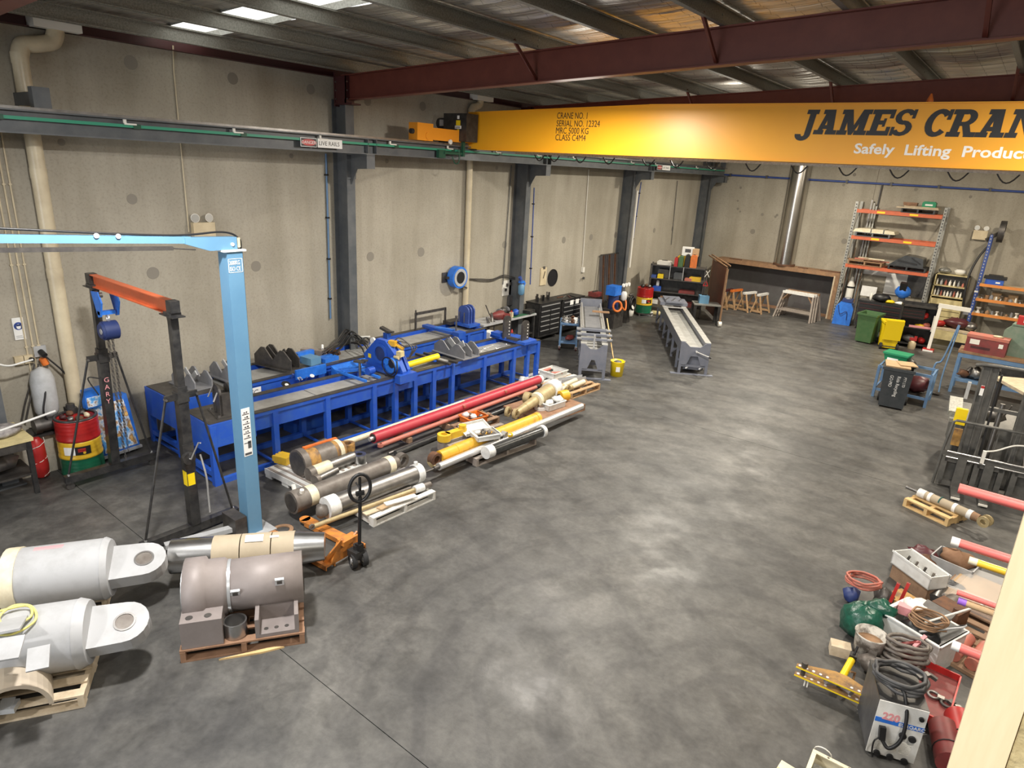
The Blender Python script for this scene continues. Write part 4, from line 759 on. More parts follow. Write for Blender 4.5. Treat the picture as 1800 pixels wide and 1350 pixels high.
part('bar', MB().box(-.62, .5, -.12, .06, 0, .06), 'blue', t); part('plate', MB().cb((.05, -.02, .075), (.5, .12, .03), .3), 'bright_blue', t); part('pin', MB().cyl((.4, -.02, .06), (.4, -.02, .42), .022, n=10).cyl((.4, -.02, .4), (.4, -.02, .45), .03, n=8), 'dull_steel', t); part('end_block', MB().box(.4, .6, -.14, .1, -.06, .09), 'blue', t)
t = thing('guard_hoop', 'dark rectangular steel frame standing up at the wall behind the back bench', 'frame', (-11.1, 10.7, CT))
part('frame', MB().box(-.02, .02, -.02, .02, 0, .42).box(-.02, .02, .98, 1.02, 0, .42).box(-.02, .02, 0, 1, .36, .42).cyl((0, 0, .42), (0, 0, .48), .02, n=8), 'dark_steel', t)
t = thing('pipe_clamp', 'dark blue ribbed clamp head at the far end of the back bench', 'machine', (-10.72, 12.05, CT))
for y in (-.1, .0, .1):
    part('arch_plate', MB().prism([(-.17, 0), (.17, 0), (.17, .3)]+[(math.cos(a*PI/8)*.17, .3+math.sin(a*PI/8)*.14) for a in range(1, 8)]+[(-.17, .3)], -.04, (0, y, .06)), 'rack_blue', t)
part('base', MB().box(-.3, .3, -.2, .2, 0, .06), 'blue', t); part('slide', MB().box(-.45, -.2, -.35, .1, 0, .08), 'dark_steel', t); part('clamp_screws', MB().cyl((-.08, -.16, .1), (-.08, -.16, .34), .014, n=6).cyl((.08, -.16, .1), (.08, -.16, .34), .014, n=6), 'dull_steel', t)
# console between the benches
t = thing('control_console', 'blue sloping control console with gauges between the two blue benches', 'console', (-9.98, 6.2, 0))
part('pedestal', MB().box(-.1, .22, .2, 1.0, 0, .7), 'blue', t); pn = part('panel', MB().prism([(-.1, .68), (.28, .68), (.28, .8), (-.1, 1.0)], -1.35, (0, 1.3, 0)).box(-.1, -.05, .5, 1.15, .9, 1.08), 'bright_blue', t)
def onp(x, y): z = 1.0-(x+.1)*.2/.38; return V(x, y, z)
nn = V(.2, 0, .38).normalized()
for (x, y, r, mt) in ((.06, .2, .08, 'black'), (.02, .78, .042, 'tape')):
    q = onp(x, y+.0); part('gauge', MB().cyl(q, q+nn*.012, r, n=16), mt, pn)
q = onp(.08, .2); part('gauge_face', MB().cyl(q+nn*.012, q+nn*.016, .035, n=12), 'paper', pn)
q = onp(.02, .52); part('display', MB().cb(q+nn*.006, (.08, .07, .012), 0, 0, .484), 'light_grey', pn); part('display_window', MB().cb(q+nn*.013, (.05, .04, .004), 0, 0, .484), 'dark_grey', pn)
for x, y in ((.1, .45), (-.03, .38), (.1, .58)):
    q = onp(x, y); part('lever', MB().cyl(q, q+nn*.09, .01, n=6).cyl(q+nn*.08, q+nn*.11, .018, n=8), 'rack_blue', pn)
# ================================================================== PALLETS AND CYLINDERS
mat('gold', (.46, .37, .2), .45, .2, col2=(.33, .25, .13), scale=7); mat('ivory', (.74, .69, .52), .45, col2=(.6, .52, .36), scale=9)
mat('wrap', (.76, .76, .74), .35, col2=(.58, .58, .57), scale=16, bump=.5, bscale=20); mat('mask_tan', (.42, .35, .25), .7, col2=(.36, .3, .21), scale=3)
mat('grind', (.62, .64, .66), .3, .6); mat('black_cyl', (.02, .022, .022), .28, col2=(.05, .05, .05), scale=8); mat('worn_grey', (.2, .18, .16), .5, .3, col2=(.12, .1, .085), scale=8)
def pallet(lab, A, Bp, depth, mt, n=7, h=.14, grp=None, ply=False, nb=3, skip=()):
    A, Bp = Vector(A), Vector(Bp); d = Bp-A; L = d.length; rz = math.atan2(d.y, d.x)
    t = thing('pallet', lab, 'pallet', (A.x, A.y, 0), rz, grp); tb = .02; rnd = random.Random(int(abs(A.x*977+A.y*331)))
    bw = .1 if not ply else depth/5.02
    for i in range(n if not ply else 5):
        if i in skip: continue
        y = (depth-bw)*i/((n if not ply else 5)-1)+rnd.uniform(-.006, .006); part('top_board', MB().box(rnd.uniform(-.006, .004), L+rnd.uniform(-.006, .006), y, y+bw-.004, h-tb, h+rnd.uniform(-.002, .002)), mt, t)
    for i in range(nb):
        x = (L-.05)*i/(nb-1); part('bearer', MB().box(x, x+.05, 0, depth, tb, h-tb-.002), mt, t)
    for y in (0, depth/2-.05, depth-.1): part('bottom_board', MB().box(0, L, y, y+.1, 0, tb), mt, t)
    return t
def roll(name, lab, cat, P, Q, segs, grp=None):
    P, Q = Vector(P), Vector(Q); d = (Q-P).normalized(); t = thing(name, lab, cat, ((P.x+Q.x)/2, (P.y+Q.y)/2, min(P.z, Q.z)-max(s[3] for s in segs)), 0, grp); t['_p'] = 0
    del t['_p']
    L = (Q-P).length
    for nm, a, b, r0, r1, mt in segs: part(nm, MB().cyl(P+d*(a*L), P+d*(b*L), r0, r1, 20), mt, t, t)
    return t, P, d, L
def eye(t, c, ax, ro, ri, w_, mt, name='eye', pr=None):
    ax = Vector(ax).normalized(); c = Vector(c); return part(name, MB().ring(c-ax*w_/2, c+ax*w_/2, ro, ri, 18), mt, t, t)
UP = V(0, 0, 1)
# --- big primer cylinders bottom left
def big_primer(lab, P, Q, r, tang, grp=None, tilt=.35, extra=True):
    t, P, d, L = roll('hydraulic_cylinder', lab, 'cylinder', P, Q, [('barrel', .0, .93, r, r, 'primer'), ('end_cap', .93, 1, r*1.03, r*.93, 'primer')])
    s = d.cross(UP).normalized(); nrm = (UP*math.cos(tilt)+s*math.sin(tilt)).normalized(); lat = nrm.cross(d)
    w2 = r*.66; pp = [(-.02, -w2*1.05), (tang-w2, -w2)]+[(tang-w2+math.cos(a*PI/10-PI/2)*w2, math.sin(a*PI/10-PI/2)*w2) for a in range(1, 10)]+[(tang-w2, w2), (-.02, w2*1.05)]
    o = P+d*L-nrm*.08
    tg = part('clevis_tang', MB().prism(pp, .16, o, d, lat), 'primer', t, t)
    c = P+d*(L+tang-w2); part('bush', MB().ring(c-nrm*.09, c+nrm*.088, w2*.46, w2*.38, 24), 'dull_steel', tg, t); part('bush_plug', MB().cyl(c+nrm*.06, c+nrm*.082, w2*.38, n=24), 'worn_grey', tg, t)
    return t, P, d, L
dr = V(.53, .85, 0).normalized()
e1 = F(198, 997, .47); e2 = F(160, 1110, .46)
pB = F(190, 1072, 0); d2 = (F(150, 1240, 0)-F(0, 1270, 0)).normalized()
pallet('weathered timber pallet under the upper primer-grey cylinder', pB-d2*1.9, pB, 1.05, 'pale_wood')
pA2 = F(150, 1243, 0); pallet('pale timber pallet at the bottom left with a curved grey shell on it', pA2-d2*1.6, pA2, 1.0, 'pale_wood', 6)
t, P, d, L = big_primer('large primer-grey hydraulic cylinder, upper of two at the left edge, cream gland ring', e1-dr*.84, e1, .325, .53)
part('gland_ring', MB().cyl(P-d*.1, P+d*.03, .335, n=24), 'ivory', t, t); part('rod', MB().cyl(P-d*.8, P-d*.1, .22, n=24), 'chrome', t, t); part('rod_seal', MB().cyl(P-d*.24, P-d*.1, .26, n=24), 'worn_grey', t, t)
part('pink_mark', MB().cb(P+d*.3+UP*.318+V(-.02, 0, 0), (.26, .06, .012), math.atan2(d.y, d.x)), 'pink', t, t)
t, P, d, L = big_primer('large primer-grey hydraulic cylinder, lower of two at the left edge, yellow rope loops on top', e2-dr*1.25, e2, .315, .5, tilt=.42)
c = P+d*(L*.58)+UP*.33
rp = []; rnd = random.Random(4)
sd = d.cross(UP).normalized()
rp = [c-d*.5+UP*.03, c-d*.2+UP*.03, c+d*.05+sd*-.05+UP*.02, c+d*.12+sd*.1+UP*.0, c-d*.02+sd*.18-UP*.02, c-d*.12+sd*.08+UP*.02, c-d*.05-sd*.06+UP*.03, c+d*.1-sd*.02+UP*.02, c+d*.16+sd*.14-UP*.02, c+d*.02+sd*.25-UP*.05, c-d*.16+sd*.2-UP*.02, c-d*.25-sd*.02+UP*.03, c-d*.3-sd*.12+UP*.01]
solo('rope', MB().tube(bezier(rp), .011, 6), 'wire_yellow', 'yellow rope looped on the lower primer-grey cylinder', 'rope')
q0 = F(5, 1148, .72); t = thing('cover_plate', 'pale grey bent cover plates on the lower primer-grey cylinder near the photo edge', 'plate', (q0.x, q0.y, .7), math.atan2(d.y, d.x))
part('plate', MB().cb((.0, -.02, .07), (.3, .22, .02), 0, .3), 'primer', t); part('plate', MB().cb((-.15, .22, .12), (.5, .3, .02), .1, -.25), 'primer', t); part('tab', MB().cb((.28, -.12, -.0), (.16, .2, .02), .1, .5), 'primer', t)
q0 = F(30, 1215, .2); sh = MB(); A = [PI*i/16 for i in range(17)]; R0 = .31
vs = []
for x in (-.36, .36):
    for rr in (R0, R0-.035): vs += [(x, math.cos(a)*rr, math.sin(a)*rr) for a in A]
n = 17
for i in range(16):
    sh.add([vs[k] for k in (i, i+1, 2*n+i+1, 2*n+i)], [(0, 1, 2, 3)], True); sh.add([vs[k] for k in (n+i, n+i+1, 3*n+i+1, 3*n+i)], [(3, 2, 1, 0)], True)
    sh.add([vs[k] for k in (i, i+1, n+i+1, n+i)], [(3, 2, 1, 0)]); sh.add([vs[k] for k in (2*n+i, 2*n+i+1, 3*n+i+1, 3*n+i)], [(0, 1, 2, 3)])
sh.add([vs[0], vs[n], vs[3*n], vs[2*n]], [(0, 1, 2, 3)]); sh.add([vs[16], vs[n+16], vs[3*n+16], vs[2*n+16]], [(3, 2, 1, 0)])
solo('half_shell', sh, 'primer_brown', 'tan-grey half round shell lying on the bottom left pallet', 'shell', (q0.x-.12, q0.y-.02, .145), math.atan2(d2.y, d2.x)-PI/2+.25)
q0 = F(12, 1243, .17); solo('steel_offcut', MB().cb((0, 0, .03), (.16, .12, .05)).cb((.0, .0, .06), (.1, .12, .012), 0, .2), 'grind', 'bright steel offcut on the front board of the bottom left pallet', 'offcut', (q0.x, q0.y, .142), .9)
# --- shaft with masked middle, and cast housing on pallet
P0, Q0 = F(302, 978, .34), F(571, 960, .34); rr = .2
t, P, d, L = roll('steel_shaft', 'turned steel shaft with tan masked middle and a tapered bright end', 'shaft', P0, Q0, [('bright_end', 0, .27, rr, rr, 'steel'), ('masked_sleeve', .27, .445, rr+.008, rr+.008, 'mask_tan'), ('masked_sleeve', .452, .645, rr+.01, rr+.01, 'mask_tan'), ('masked_sleeve', .652, .8, rr+.009, rr+.009, 'mask_tan'), ('taper_end', .8, 1, rr, rr*.83, 'steel')])
s = UP.cross(d).normalized(); lab_c = P+d*(L*.545)+(UP*.8-s*.6).normalized()*.213
for kz in (0,): part('paper_label', MB().cb(P+d*(L*.54)+UP*.205-s*.06, (.2, .1, .012), math.atan2(d.y, d.x), .32), 'paper', t, t)
part('paper_label', MB().cb(P+d*(L*.67)+UP*.206-s*.05, (.1, .03, .012), math.atan2(d.y, d.x), .28), 'paper', t, t)
for k in (.3, .72):
    c = P+d*(L*k); solo('timber_chock', MB().cb((0, 0, .067), (.1, .5, .134)), 'old_wood', 'timber chock under the masked shaft ' + ('near its plain end' if k < .5 else 'near its tapered end'), 'chock', (c.x, c.y, 0), math.atan2(d.y, d.x))
PA, PB = F(318, 1166, 0), F(536, 1131, 0)
pallet('reddish broken timber pallet carrying the cast housing', PA, PB, 1.16, 'red_wood', 6)
dd = (PB-PA).normalized(); nn_ = V(-dd.y, dd.x, 0)
ax0 = PA+dd*.02+nn_*.52+UP*.47
t = thing('cast_housing', 'heavy bare cast cylinder housing with flange and feet on the reddish pallet', 'housing', (ax0.x, ax0.y, .14), math.atan2(dd.y, dd.x))
X = V(1, 0, 0); zc_ = .33
part('barrel', MB().lathe([(.2, .36), (.27, .36), (.275, 1.16), (.2, 1.16)], (0, 0, zc_), (1, 0, 0), 28), 'cast', t)
part('flange', MB().lathe([(.28, 0), (.335, .01), (.335, .2), (.3, .22), (.3, .38), (.285, .4), (.27, .42)], (0, 0, zc_), (1, 0, 0), 32), 'cast', t)
part('bore_face', MB().cyl((-.012, 0, zc_), (.0, 0, zc_), .25, n=28), 'grind', t)
f = part('flange_foot', MB().box(.0, .38, -.5, -.16, 0, .3), 'cast', t)
for x in (.08, .25): part('bolt_hole', MB().cyl((x, -.42, .3), (x, -.42, .303), .035, n=14), 'dark_steel', f)
f = part('bracket', MB().box(.68, 1.1, -.5, -.18, 0, .04).box(.68, .72, -.5, -.22, .04, .22).box(1.06, 1.1, -.5, -.22, .04, .22).box(.72, 1.06, -.26, -.22, .04, .2), 'cast', t)
for x in (.78, .88, .98): part('bolt_hole', MB().cyl((x, -.42, .04), (x, -.42, .043), .022, n=12), 'dark_steel', f)
for x, a in ((.5, -.4), (.93, -.25)):
    yy = -math.cos(a*1.0)*.275; f = part('port_boss', MB().cb((x, -.255, zc_+.09+(.05 if x > .6 else -.02)), (.09, .03, .085), 0, .3), 'grind', t); part('port', MB().cb((x, -.271, zc_+.094+(.05 if x > .6 else -.02)), (.05, .012, .05), 0, .3), 'dark_steel', f)
part('ground_patch', MB().lathe([(.277, 0), (.277, .03)], (.42, 0, zc_), (1, 0, 0), 28), 'grind', t)
q = F(415, 1113, .14); t = thing('steel_ring', 'machined steel ring standing on the reddish pallet before the housing', 'ring', (q.x, q.y, .142))
part('sleeve', MB().ring((0, 0, 0), (0, 0, .16), .115, .098, 26), 'steel', t); part('bore', MB().cyl((0, 0, .002), (0, 0, .006), .098, n=26), 'dark_steel', t)
solo('timber_splinter', MB().prism([(0, 0), (.5, .03), (.62, .0), (.4, -.02)], .02, (0, 0, 0), (1, 0, 0), (0, 1, 0)), 'new_wood', 'pale split board lying along the bottom of the reddish pallet', 'board', PA+dd*.35+nn_*-.05+UP*.0, math.atan2(dd.y, dd.x)+.05)
# --- pallet jack
jx, jy = -5.78, 4.55
t = thing('pallet_jack', 'worn orange pallet jack with upright black handle loop', 'pallet jack', (jx, jy, 0), math.radians(184))
for y in (-.24, .27):
    f = part('fork', MB().box(.12, 1.22, y-.075, y+.075, .06, .085).box(.12, 1.15, y-.075, y-.06, .02, .06).box(.12, 1.15, y+.06, y+.075, .02, .06).cyl((1.22, y, .06), (1.22, y, .085), .075, n=14), 'jack_orange', t)
    part('load_roller', MB().cyl((1.1, y-.05, .04), (1.1, y+.05, .04), .04, n=12), 'rubber', f)
part('frame_head', MB().prism([(-.24, .06), (.27, .06), (.12, .34), (-.06, .34)], .04, (.12, 0, 0), (0, 1, 0), (0, 0, 1)).box(.02, .14, -.1, .14, .3, .36), 'jack_orange', t)
for y, y2 in ((-.24, -.06), (.27, .1)): part('frame_brace', MB().bar((.2, y, .08), (.06, y2, .36), .12, .02, (1, 0, 0)), 'jack_orange', t)
part('pump', MB().cyl((-.06, 0, .1), (-.06, 0, .3), .05, n=14).cb((-.06, .02, .2), (.16, .14, .08)).cyl((-.02, -.07, .12), (-.02, -.07, .26), .03, n=10), 'black_paint', t)
wx = V(.45, 1, 0).normalized()
for s in (-1, 1):
    c = V(-.08, 0, .1)+wx*s*.07; wh = part('steer_wheel', MB().ring(c-wx*.03, c+wx*.03, .1, .078, 22), 'rubber', t); part('wheel_hub', MB().cyl(c-wx*.028, c+wx*.028, .03, n=12), 'light_grey', wh)
    sp = MB(); e = wx.cross(UP)
    for k in range(6): a = k*PI/3; sp.bar(c+(e*math.cos(a)+UP*math.sin(a))*.02, c+(e*math.cos(a)+UP*math.sin(a))*.08, .022, .03, wx)
    part('wheel_spokes', sp, 'tape', wh)
hb, ht = V(-.1, 0, .28), V(-.13, 0, .98)
h_ = part('handle_shaft', MB().cyl(hb, ht, .022, n=12).cb(hb, (.08, .07, .1)), 'black', t)
hx_ = (wx*1.0); part('handle_loop', MB().tube([ht+hx_*(math.sin(a*2*PI/20)*.13)+UP*(.12-math.cos(a*2*PI/20)*.18) for a in range(20)], .022, 8, True).bar(ht+UP*.05-hx_*.05, ht+UP*.05+hx_*.05, .04, .05).bar(ht, ht+UP*.26, .024), 'black', h_); part('release_lever', MB().bar(ht+UP*.12, ht+UP*.2+hx_*.05, .02), 'dark_grey', h_)
q = F(497, 932, 0); solo('ring_plate', MB().ring((0, 0, 0), (0, 0, .015), .14, .09, 20), 'rust_light', 'rusty oval ring plate lying flat on the floor beside the blue hoist base', 'ring', (q.x, q.y, 0))
# --- white timber pallet with two long cylinders
WT = (-6.27, 5.28, 0); WT2 = (-6.22, 6.44, 0)
pallet('white painted timber pallet with missing boards, nearest the pallet jack', WT, WT2, 1.2, 'white_wood', 6, skip=(2,))
t, P, d, L = roll('hydraulic_cylinder', 'long worn black hydraulic cylinder with cream bands and clevis, left on the white pallet', 'cylinder', F(512, 884, .27), F(697, 812, .27), [('gland', 0, .12, .165, .16, 'worn_grey'), ('cream_band', .12, .19, .15, .15, 'ivory'), ('barrel', .19, .88, .138, .138, 'worn_grey'), ('cream_band', .88, .94, .143, .143, 'ivory'), ('end_cap', .94, 1.0, .13, .1, 'worn_grey')])
s = d.cross(UP)
eye(t, P+d*(L+.1), s, .12, .07, .1, 'worn_grey'); part('gland_face', MB().cyl(P-d*.012, P, .13, n=20), 'dark_steel', t, t)
for a in (.35, -.5): part('port', MB().cyl(P+d*.12+UP*.12+s*a*.2, P+d*.12+UP*.19+s*a*.25, .03, n=10), 'tape', t, t)
t, P, d, L = roll('hydraulic_cylinder', 'long bare grey steel barrel with plastic wrapped ends, right on the white pallet', 'cylinder', F(572, 893, .28), F(738, 830, .28), [('wrapped_end', 0, .1, .152, .152, 'wrap'), ('barrel', .1, .93, .14, .14, 'dull_steel'), ('wrapped_end', .93, 1, .15, .15, 'wrap')])
part('end_lug', MB().blob(P-d*.06-UP*.02, (.1, .1, .09), 8, 5, .2, 2), 'worn_grey', t, t); part('port', MB().cyl(P+d*L*.95+UP*.14, P+d*L*.95+UP*.2, .03, n=10), 'wrap', t, t)
t, P, d, L = roll('chrome_rod', 'chromed rod lying between the two long cylinders on the white pallet', 'rod', F(632, 868, .2), F(712, 828, .2), [('rod', .45, 1, .062, .062, 'chrome'), ('gland', .3, .45, .075, .075, 'black_cyl'), ('rod_end', 0, .3, .05, .05, 'worn_grey')])
t, P, d, L = roll('rod', 'long thin brownish rod overhanging the white pallet with a white wrapped end', 'rod', F(552, 925, .2), F(737, 858, .2), [('rod', 0, .95, .032, .032, 'gold'), ('wrapped_end', .95, 1.04, .06, .06, 'wrap'), ('fork_end', 1.04, 1.12, .05, .045, 'worn_grey')])
eye(t, P-d*.03, d.cross(UP), .04, .018, .03, 'worn_grey'); t2, P, d, L = roll('rod', 'long thin dark rod just behind the brownish rod on the white pallet', 'rod', F(590, 905, .17), F(722, 857, .17), [('rod', 0, 1, .022, .022, 'worn_grey')])
q = F(645, 870, .14); solo('rag', MB().blob((0, 0, .03), (.16, .1, .05), 8, 4, .3, 8), 'wrap', 'crumpled pale plastic between the long cylinders', 'rag', (q.x-.1, q.y-.0, .142), .9)
for i, (px, py, a, l) in enumerate(((665, 893, 1.35, .62), (690, 886, 1.2, .7), (700, 880, 1.5, .5))):
    q = F(px, py, .15); solo('board', MB().box(-.05, .05, 0, l, 0, .016), ('pale_wood', 'carton', 'white_wood')[i], ('pale loose board on the white pallet, nearest the jack handle', 'brownish loose board lying askew on the white pallet', 'whitish loose board at the right of the white pallet')[i], 'board', (q.x, q.y-.25, .146+.018*i), -a+1.25)
# --- grey plastic pallet with rusty yellow cylinder
pp_ = thing('plastic_pallet', 'ribbed whitish plastic pallet under the rusty yellow cylinder', 'pallet', (-7.66, 5.16, 0), math.radians(92))
part('deck', MB().box(0, 1.2, 0, .98, .12, .14), 'white_plastic', pp_)
for i in range(10): part('rib', MB().box(.02+i*.12, .06+i*.12, .03, .95, .14, .15), 'grey_wood', pp_)
for x in (.0, .52, 1.04):
    for y in (0, .41, .82): part('foot', MB().box(x, x+.16, y, y+.16, 0, .12), 'white_plastic', pp_)
part('skirt', MB().box(-.01, .0, 0, .98, .06, .15).box(0, 1.2, -.01, 0, .08, .15), 'white_plastic', pp_)
t, P, d, L = roll('hydraulic_cylinder', 'short fat rusty yellow cylinder with a dark octagonal flange on the plastic pallet', 'cylinder', F(532, 812, .34), F(602, 788, .34), [('flange', -.12, .02, .225, .225, 'worn_grey'), ('barrel', .0, .8, .175, .175, 'rust_yellow'), ('cream_band', .8, .9, .178, .178, 'ivory'), ('neck', .9, 1.0, .165, .13, 'rust_yellow')])
part('flange_plate', MB().cyl(P-d*(.13*L), P-d*(.12*L), .2, n=8), 'dark_steel', t, t); eye(t, P+d*(L+.1), UP, .12, .06, .12, 'rust_yellow')
part('yellow_strip', MB().bar(P+d*.1-d.cross(UP)*.12+UP*.16, P+d*.75-d.cross(UP)*.17+UP*.12, .06, .03), 'orange', t, t)
part('worn_patch', MB().lathe([(.177, 0), (.177, .3)], P+d*L*.3, d, 20), 'worn_grey', t, t)
t, P, d, L = roll('hydraulic_cylinder', 'grey cylinder with a cream wrapped middle lying before the rusty yellow cylinder', 'cylinder', F(541, 834, .25), F(620, 803, .25), [('end_cap', 0, .12, .105, .105, 'worn_grey'), ('cream_wrap', .12, .46, .1, .1, 'ivory'), ('barrel', .46, 1, .092, .092, 'dull_steel')])
t, P, d, L = roll('rod', 'short worn rod with a collar, frontmost on the plastic pallet', 'rod', F(553, 845, .21), F(592, 826, .21), [('collar', 0, .15, .085, .085, 'worn_grey'), ('rod', .15, 1, .055, .055, 'dull_steel')])
q = F(632, 812, .15); t = thing('steel_ring', 'flat turned steel ring at the far end of the plastic pallet', 'ring', (q.x, q.y, .152)); part('ring', MB().ring((0, 0, 0), (0, 0, .14), .11, .05, 22), 'steel', t)
q = F(500, 812, .15); t = thing('yellow_lug', 'yellow toothed lug beside the octagonal flange on the plastic pallet', 'lug', (q.x, q.y, .152), .3)
part('body', MB().box(-.12, .12, -.1, .1, 0, .12), 'yellow', t)
for k in range(3): part('tooth', MB().box(-.16, -.12, -.09+k*.07, -.05+k*.07, .02, .11), 'yellow', t)
t, P, d, L = roll('rod', 'dark worn rod behind the rusty yellow cylinder', 'rod', F(540, 790, .25), F(572, 775, .25), [('rod', 0, 1, .05, .05, 'worn_grey')])
# --- red tubes along the bench
pallet('dark worn timber pallet under the orange crate', F(812, 768, 0), F(878, 744, 0), 1.0, 'old_wood', 5)
t, P, d, L = roll('red_tube', 'very long red cylinder tube lying along the front blue bench', 'tube', V(-8.2, 6.92, .25), V(-8.17, 11.8, .25), [('tube', 0, .985, .095, .095, 'cyl_red'), ('white_end', .985, 1, .1, .1, 'wrap')]); part('open_end', MB().cyl(P-d*.004, P, .075, n=16), 'black', t, t); part('rod_end', MB().cyl(P-d*.08, P-d*.004, .04, n=12), 'chrome', t, t)
for yy in (9.1, 10.4): part('clip', MB().box(-8.12, -8.06, yy, yy+.05, .28, .32), 'salmon', t, t)
t, P, d, L = roll('rod', 'thin rusty salmon rod lying beside the long red tube', 'rod', V(-7.99, 6.92, .19), V(-8.0, 11.4, .19), [('rod', 0, 1, .042, .042, 'salmon')]); eye(t, P-d*.02, UP, .05, .02, .05, 'salmon')
t, P, d, L = roll('rod', 'long cream-patched rod between the red tube and the blue bench', 'rod', V(-8.44, 6.5, .21), V(-8.4, 11.3, .21), [('rod', 0, .62, .05, .05, 'ivory'), ('rod_far', .62, 1, .05, .05, 'salmon'), ('tip', -.02, 0, .03, .03, 'worn_grey')])
t, P, d, L = roll('rod', 'dark rod on the floor in front of the salmon rod', 'rod', V(-7.78, 7.05, .06), V(-7.84, 10.9, .06), [('rod', 0, 1, .05, .05, 'black_cyl')])
t, P, d, L = roll('chrome_rod', 'thin bright rod lying under the long red tube', 'rod', V(-7.9, 7.0, .03), V(-7.93, 11.2, .03), [('rod', 0, 1, .025, .025, 'dull_steel')])
for yy in (7.5, 9.2, 10.9): solo('timber_bearer', MB().box(-8.55, -7.93, yy, yy+.09, .055, .145), 'old_wood', ('near', 'middle', 'far')[[7.5, 9.2, 10.9].index(yy)] + ' timber bearer under the long red tube', 'bearer')
def crate(name, lab, c, L, Wd, hh, mt, rz, cat='crate', lip=True, th=.012):
    t = thing(name, lab, cat, c, rz); h0 = hh
    m = MB().box(-L/2, L/2, -Wd/2, Wd/2, 0, th)
    for s in (-1, 1):
        m.prism([(-Wd/2, 0), (Wd/2, 0), (Wd/2*1.08, h0), (-Wd/2*1.08, h0)], th, (s*L/2, 0, 0), (0, 1, 0), (0, 0, 1)); m.bar((-L/2*1.02, s*Wd/2, 0), (-L/2*1.02, s*Wd/2*1.08, h0), .001)
        m.add([(-L/2, s*Wd/2, 0), (L/2, s*Wd/2, 0), (L/2, s*Wd/2*1.08, h0), (-L/2, s*Wd/2*1.08, h0), (-L/2, s*(Wd/2-th), 0), (L/2, s*(Wd/2-th), 0), (L/2, s*(Wd/2*1.08-th), h0), (-L/2, s*(Wd/2*1.08-th), h0)], MB.BF)
    part('tub', m, mt, t)
    if lip: part('rim', MB().box(-L/2-.02, L/2+.02, -Wd/2*1.08-.02, -Wd/2*1.08, h0-.015, h0).box(-L/2-.02, L/2+.02, Wd/2*1.08, Wd/2*1.08+.02, h0-.015, h0).box(-L/2-.03, -L/2, -Wd/2*1.08, Wd/2*1.08, h0-.015, h0).box(L/2, L/2+.03, -Wd/2*1.08, Wd/2*1.08, h0-.015, h0), mt, t)
    return t
def parts_in(c, L, Wd, z, kinds, where, seed, rz=0, grp=None):
    rnd = random.Random(seed); R = Matrix.Rotation(rz, 3, 'Z'); names = {'ring': ('seal_ring', 'ring'), 'bush': ('bush', 'bush'), 'lump': ('metal_part', 'part'), 'bag': ('plastic_bag', 'bag'), 'bolt': ('bolt', 'bolt'), 'rod': ('short_rod', 'rod')}
    n = len(kinds); cols = max(1, int(math.ceil(math.sqrt(n*L/Wd)))); 
    for i, (k, mt, r) in enumerate(kinds):
        a, b = (i % cols+.5)/cols-.5, (i//cols+.5)/math.ceil(n/cols)-.5
        p = V(c[0], c[1], 0)+R @ V(a*L*.92, b*Wd*.92, 0); p.z = z+rnd.uniform(0, .02)
        nm, ct = names[k]; l = ('left', 'middle', 'right')[min(2, int((a+.5)*3))]; l2 = ('near', 'far')[b > 0]
        if k == 'ring': m = MB().ring((0, 0, 0), (0, 0, r*.5), r, r*.7, 14)
        elif k == 'bush': m = MB().ring((0, -r*.8, r), (0, r*.8, r), r, r*.6, 14)
        elif k == 'rod': m = MB().cyl((-r*2, 0, r*.5), (r*2, .03, r*.7), r*.45, n=10)
        elif k == 'bolt': m = MB().cyl((0, 0, 0), (0, 0, r*.5), r*.6, n=6).cyl((0, 0, r*.5), (0, 0, r*2), r*.3, n=8)
        else: m = MB().blob((0, 0, r*.7), (r, r*.9, r*.7), 7, 5, .25, seed+i)
        solo(nm, m, mt, f'{MATN.get(mt, mt)} {ct} {where}, {l2} {l}', ct, p, rnd.uniform(0, 6), grp)
MATN = {'steel': 'bright steel', 'chrome': 'chromed', 'dull_steel': 'dull steel', 'dark_steel': 'dark steel', 'black': 'black', 'wrap': 'clear plastic', 'worn_grey': 'worn grey', 'rust': 'rusty', 'gold': 'brassy', 'yellow': 'yellow', 'salmon': 'reddish', 'white': 'white', 'ivory': 'ivory', 'rust_light': 'light rusty', 'light_grey': 'light grey', 'paper': 'white paper', 'rubber': 'black rubber', 'carton': 'cardboard coloured', 'red': 'red', 'maroon': 'maroon', 'film': 'clear film', 'orange': 'orange', 'leather': 'brown', 'pvc': 'cream', 'cream': 'cream', 'grey': 'grey', 'tape': 'off-white', 'cyl_yellow': 'dirty yellow', 'bright_blue': 'bright blue', 'teal': 'dark teal', 'navy': 'navy', 'galv': 'galvanised', 'toolbox_red': 'dull red', 'dark_grey': 'dark grey', 'black_paint': 'black painted', 'blue': 'blue', 'wood': 'wooden', 'old_wood': 'dark timber', 'pale_wood': 'pale timber', 'bin_yellow': 'bright yellow', 'hoist_blue': 'light blue', 'clear': 'translucent', 'cast': 'cast', 'drum_yellow': 'yellow', 'pink': 'pink', 'tub_green': 'green', 'mat_green': 'green', 'white_plastic': 'white plastic', 'cloth': 'grey cloth', 'dark_green': 'dark green', 'pale_yellow': 'pale yellow', 'rust_yellow': 'rusty yellow'}
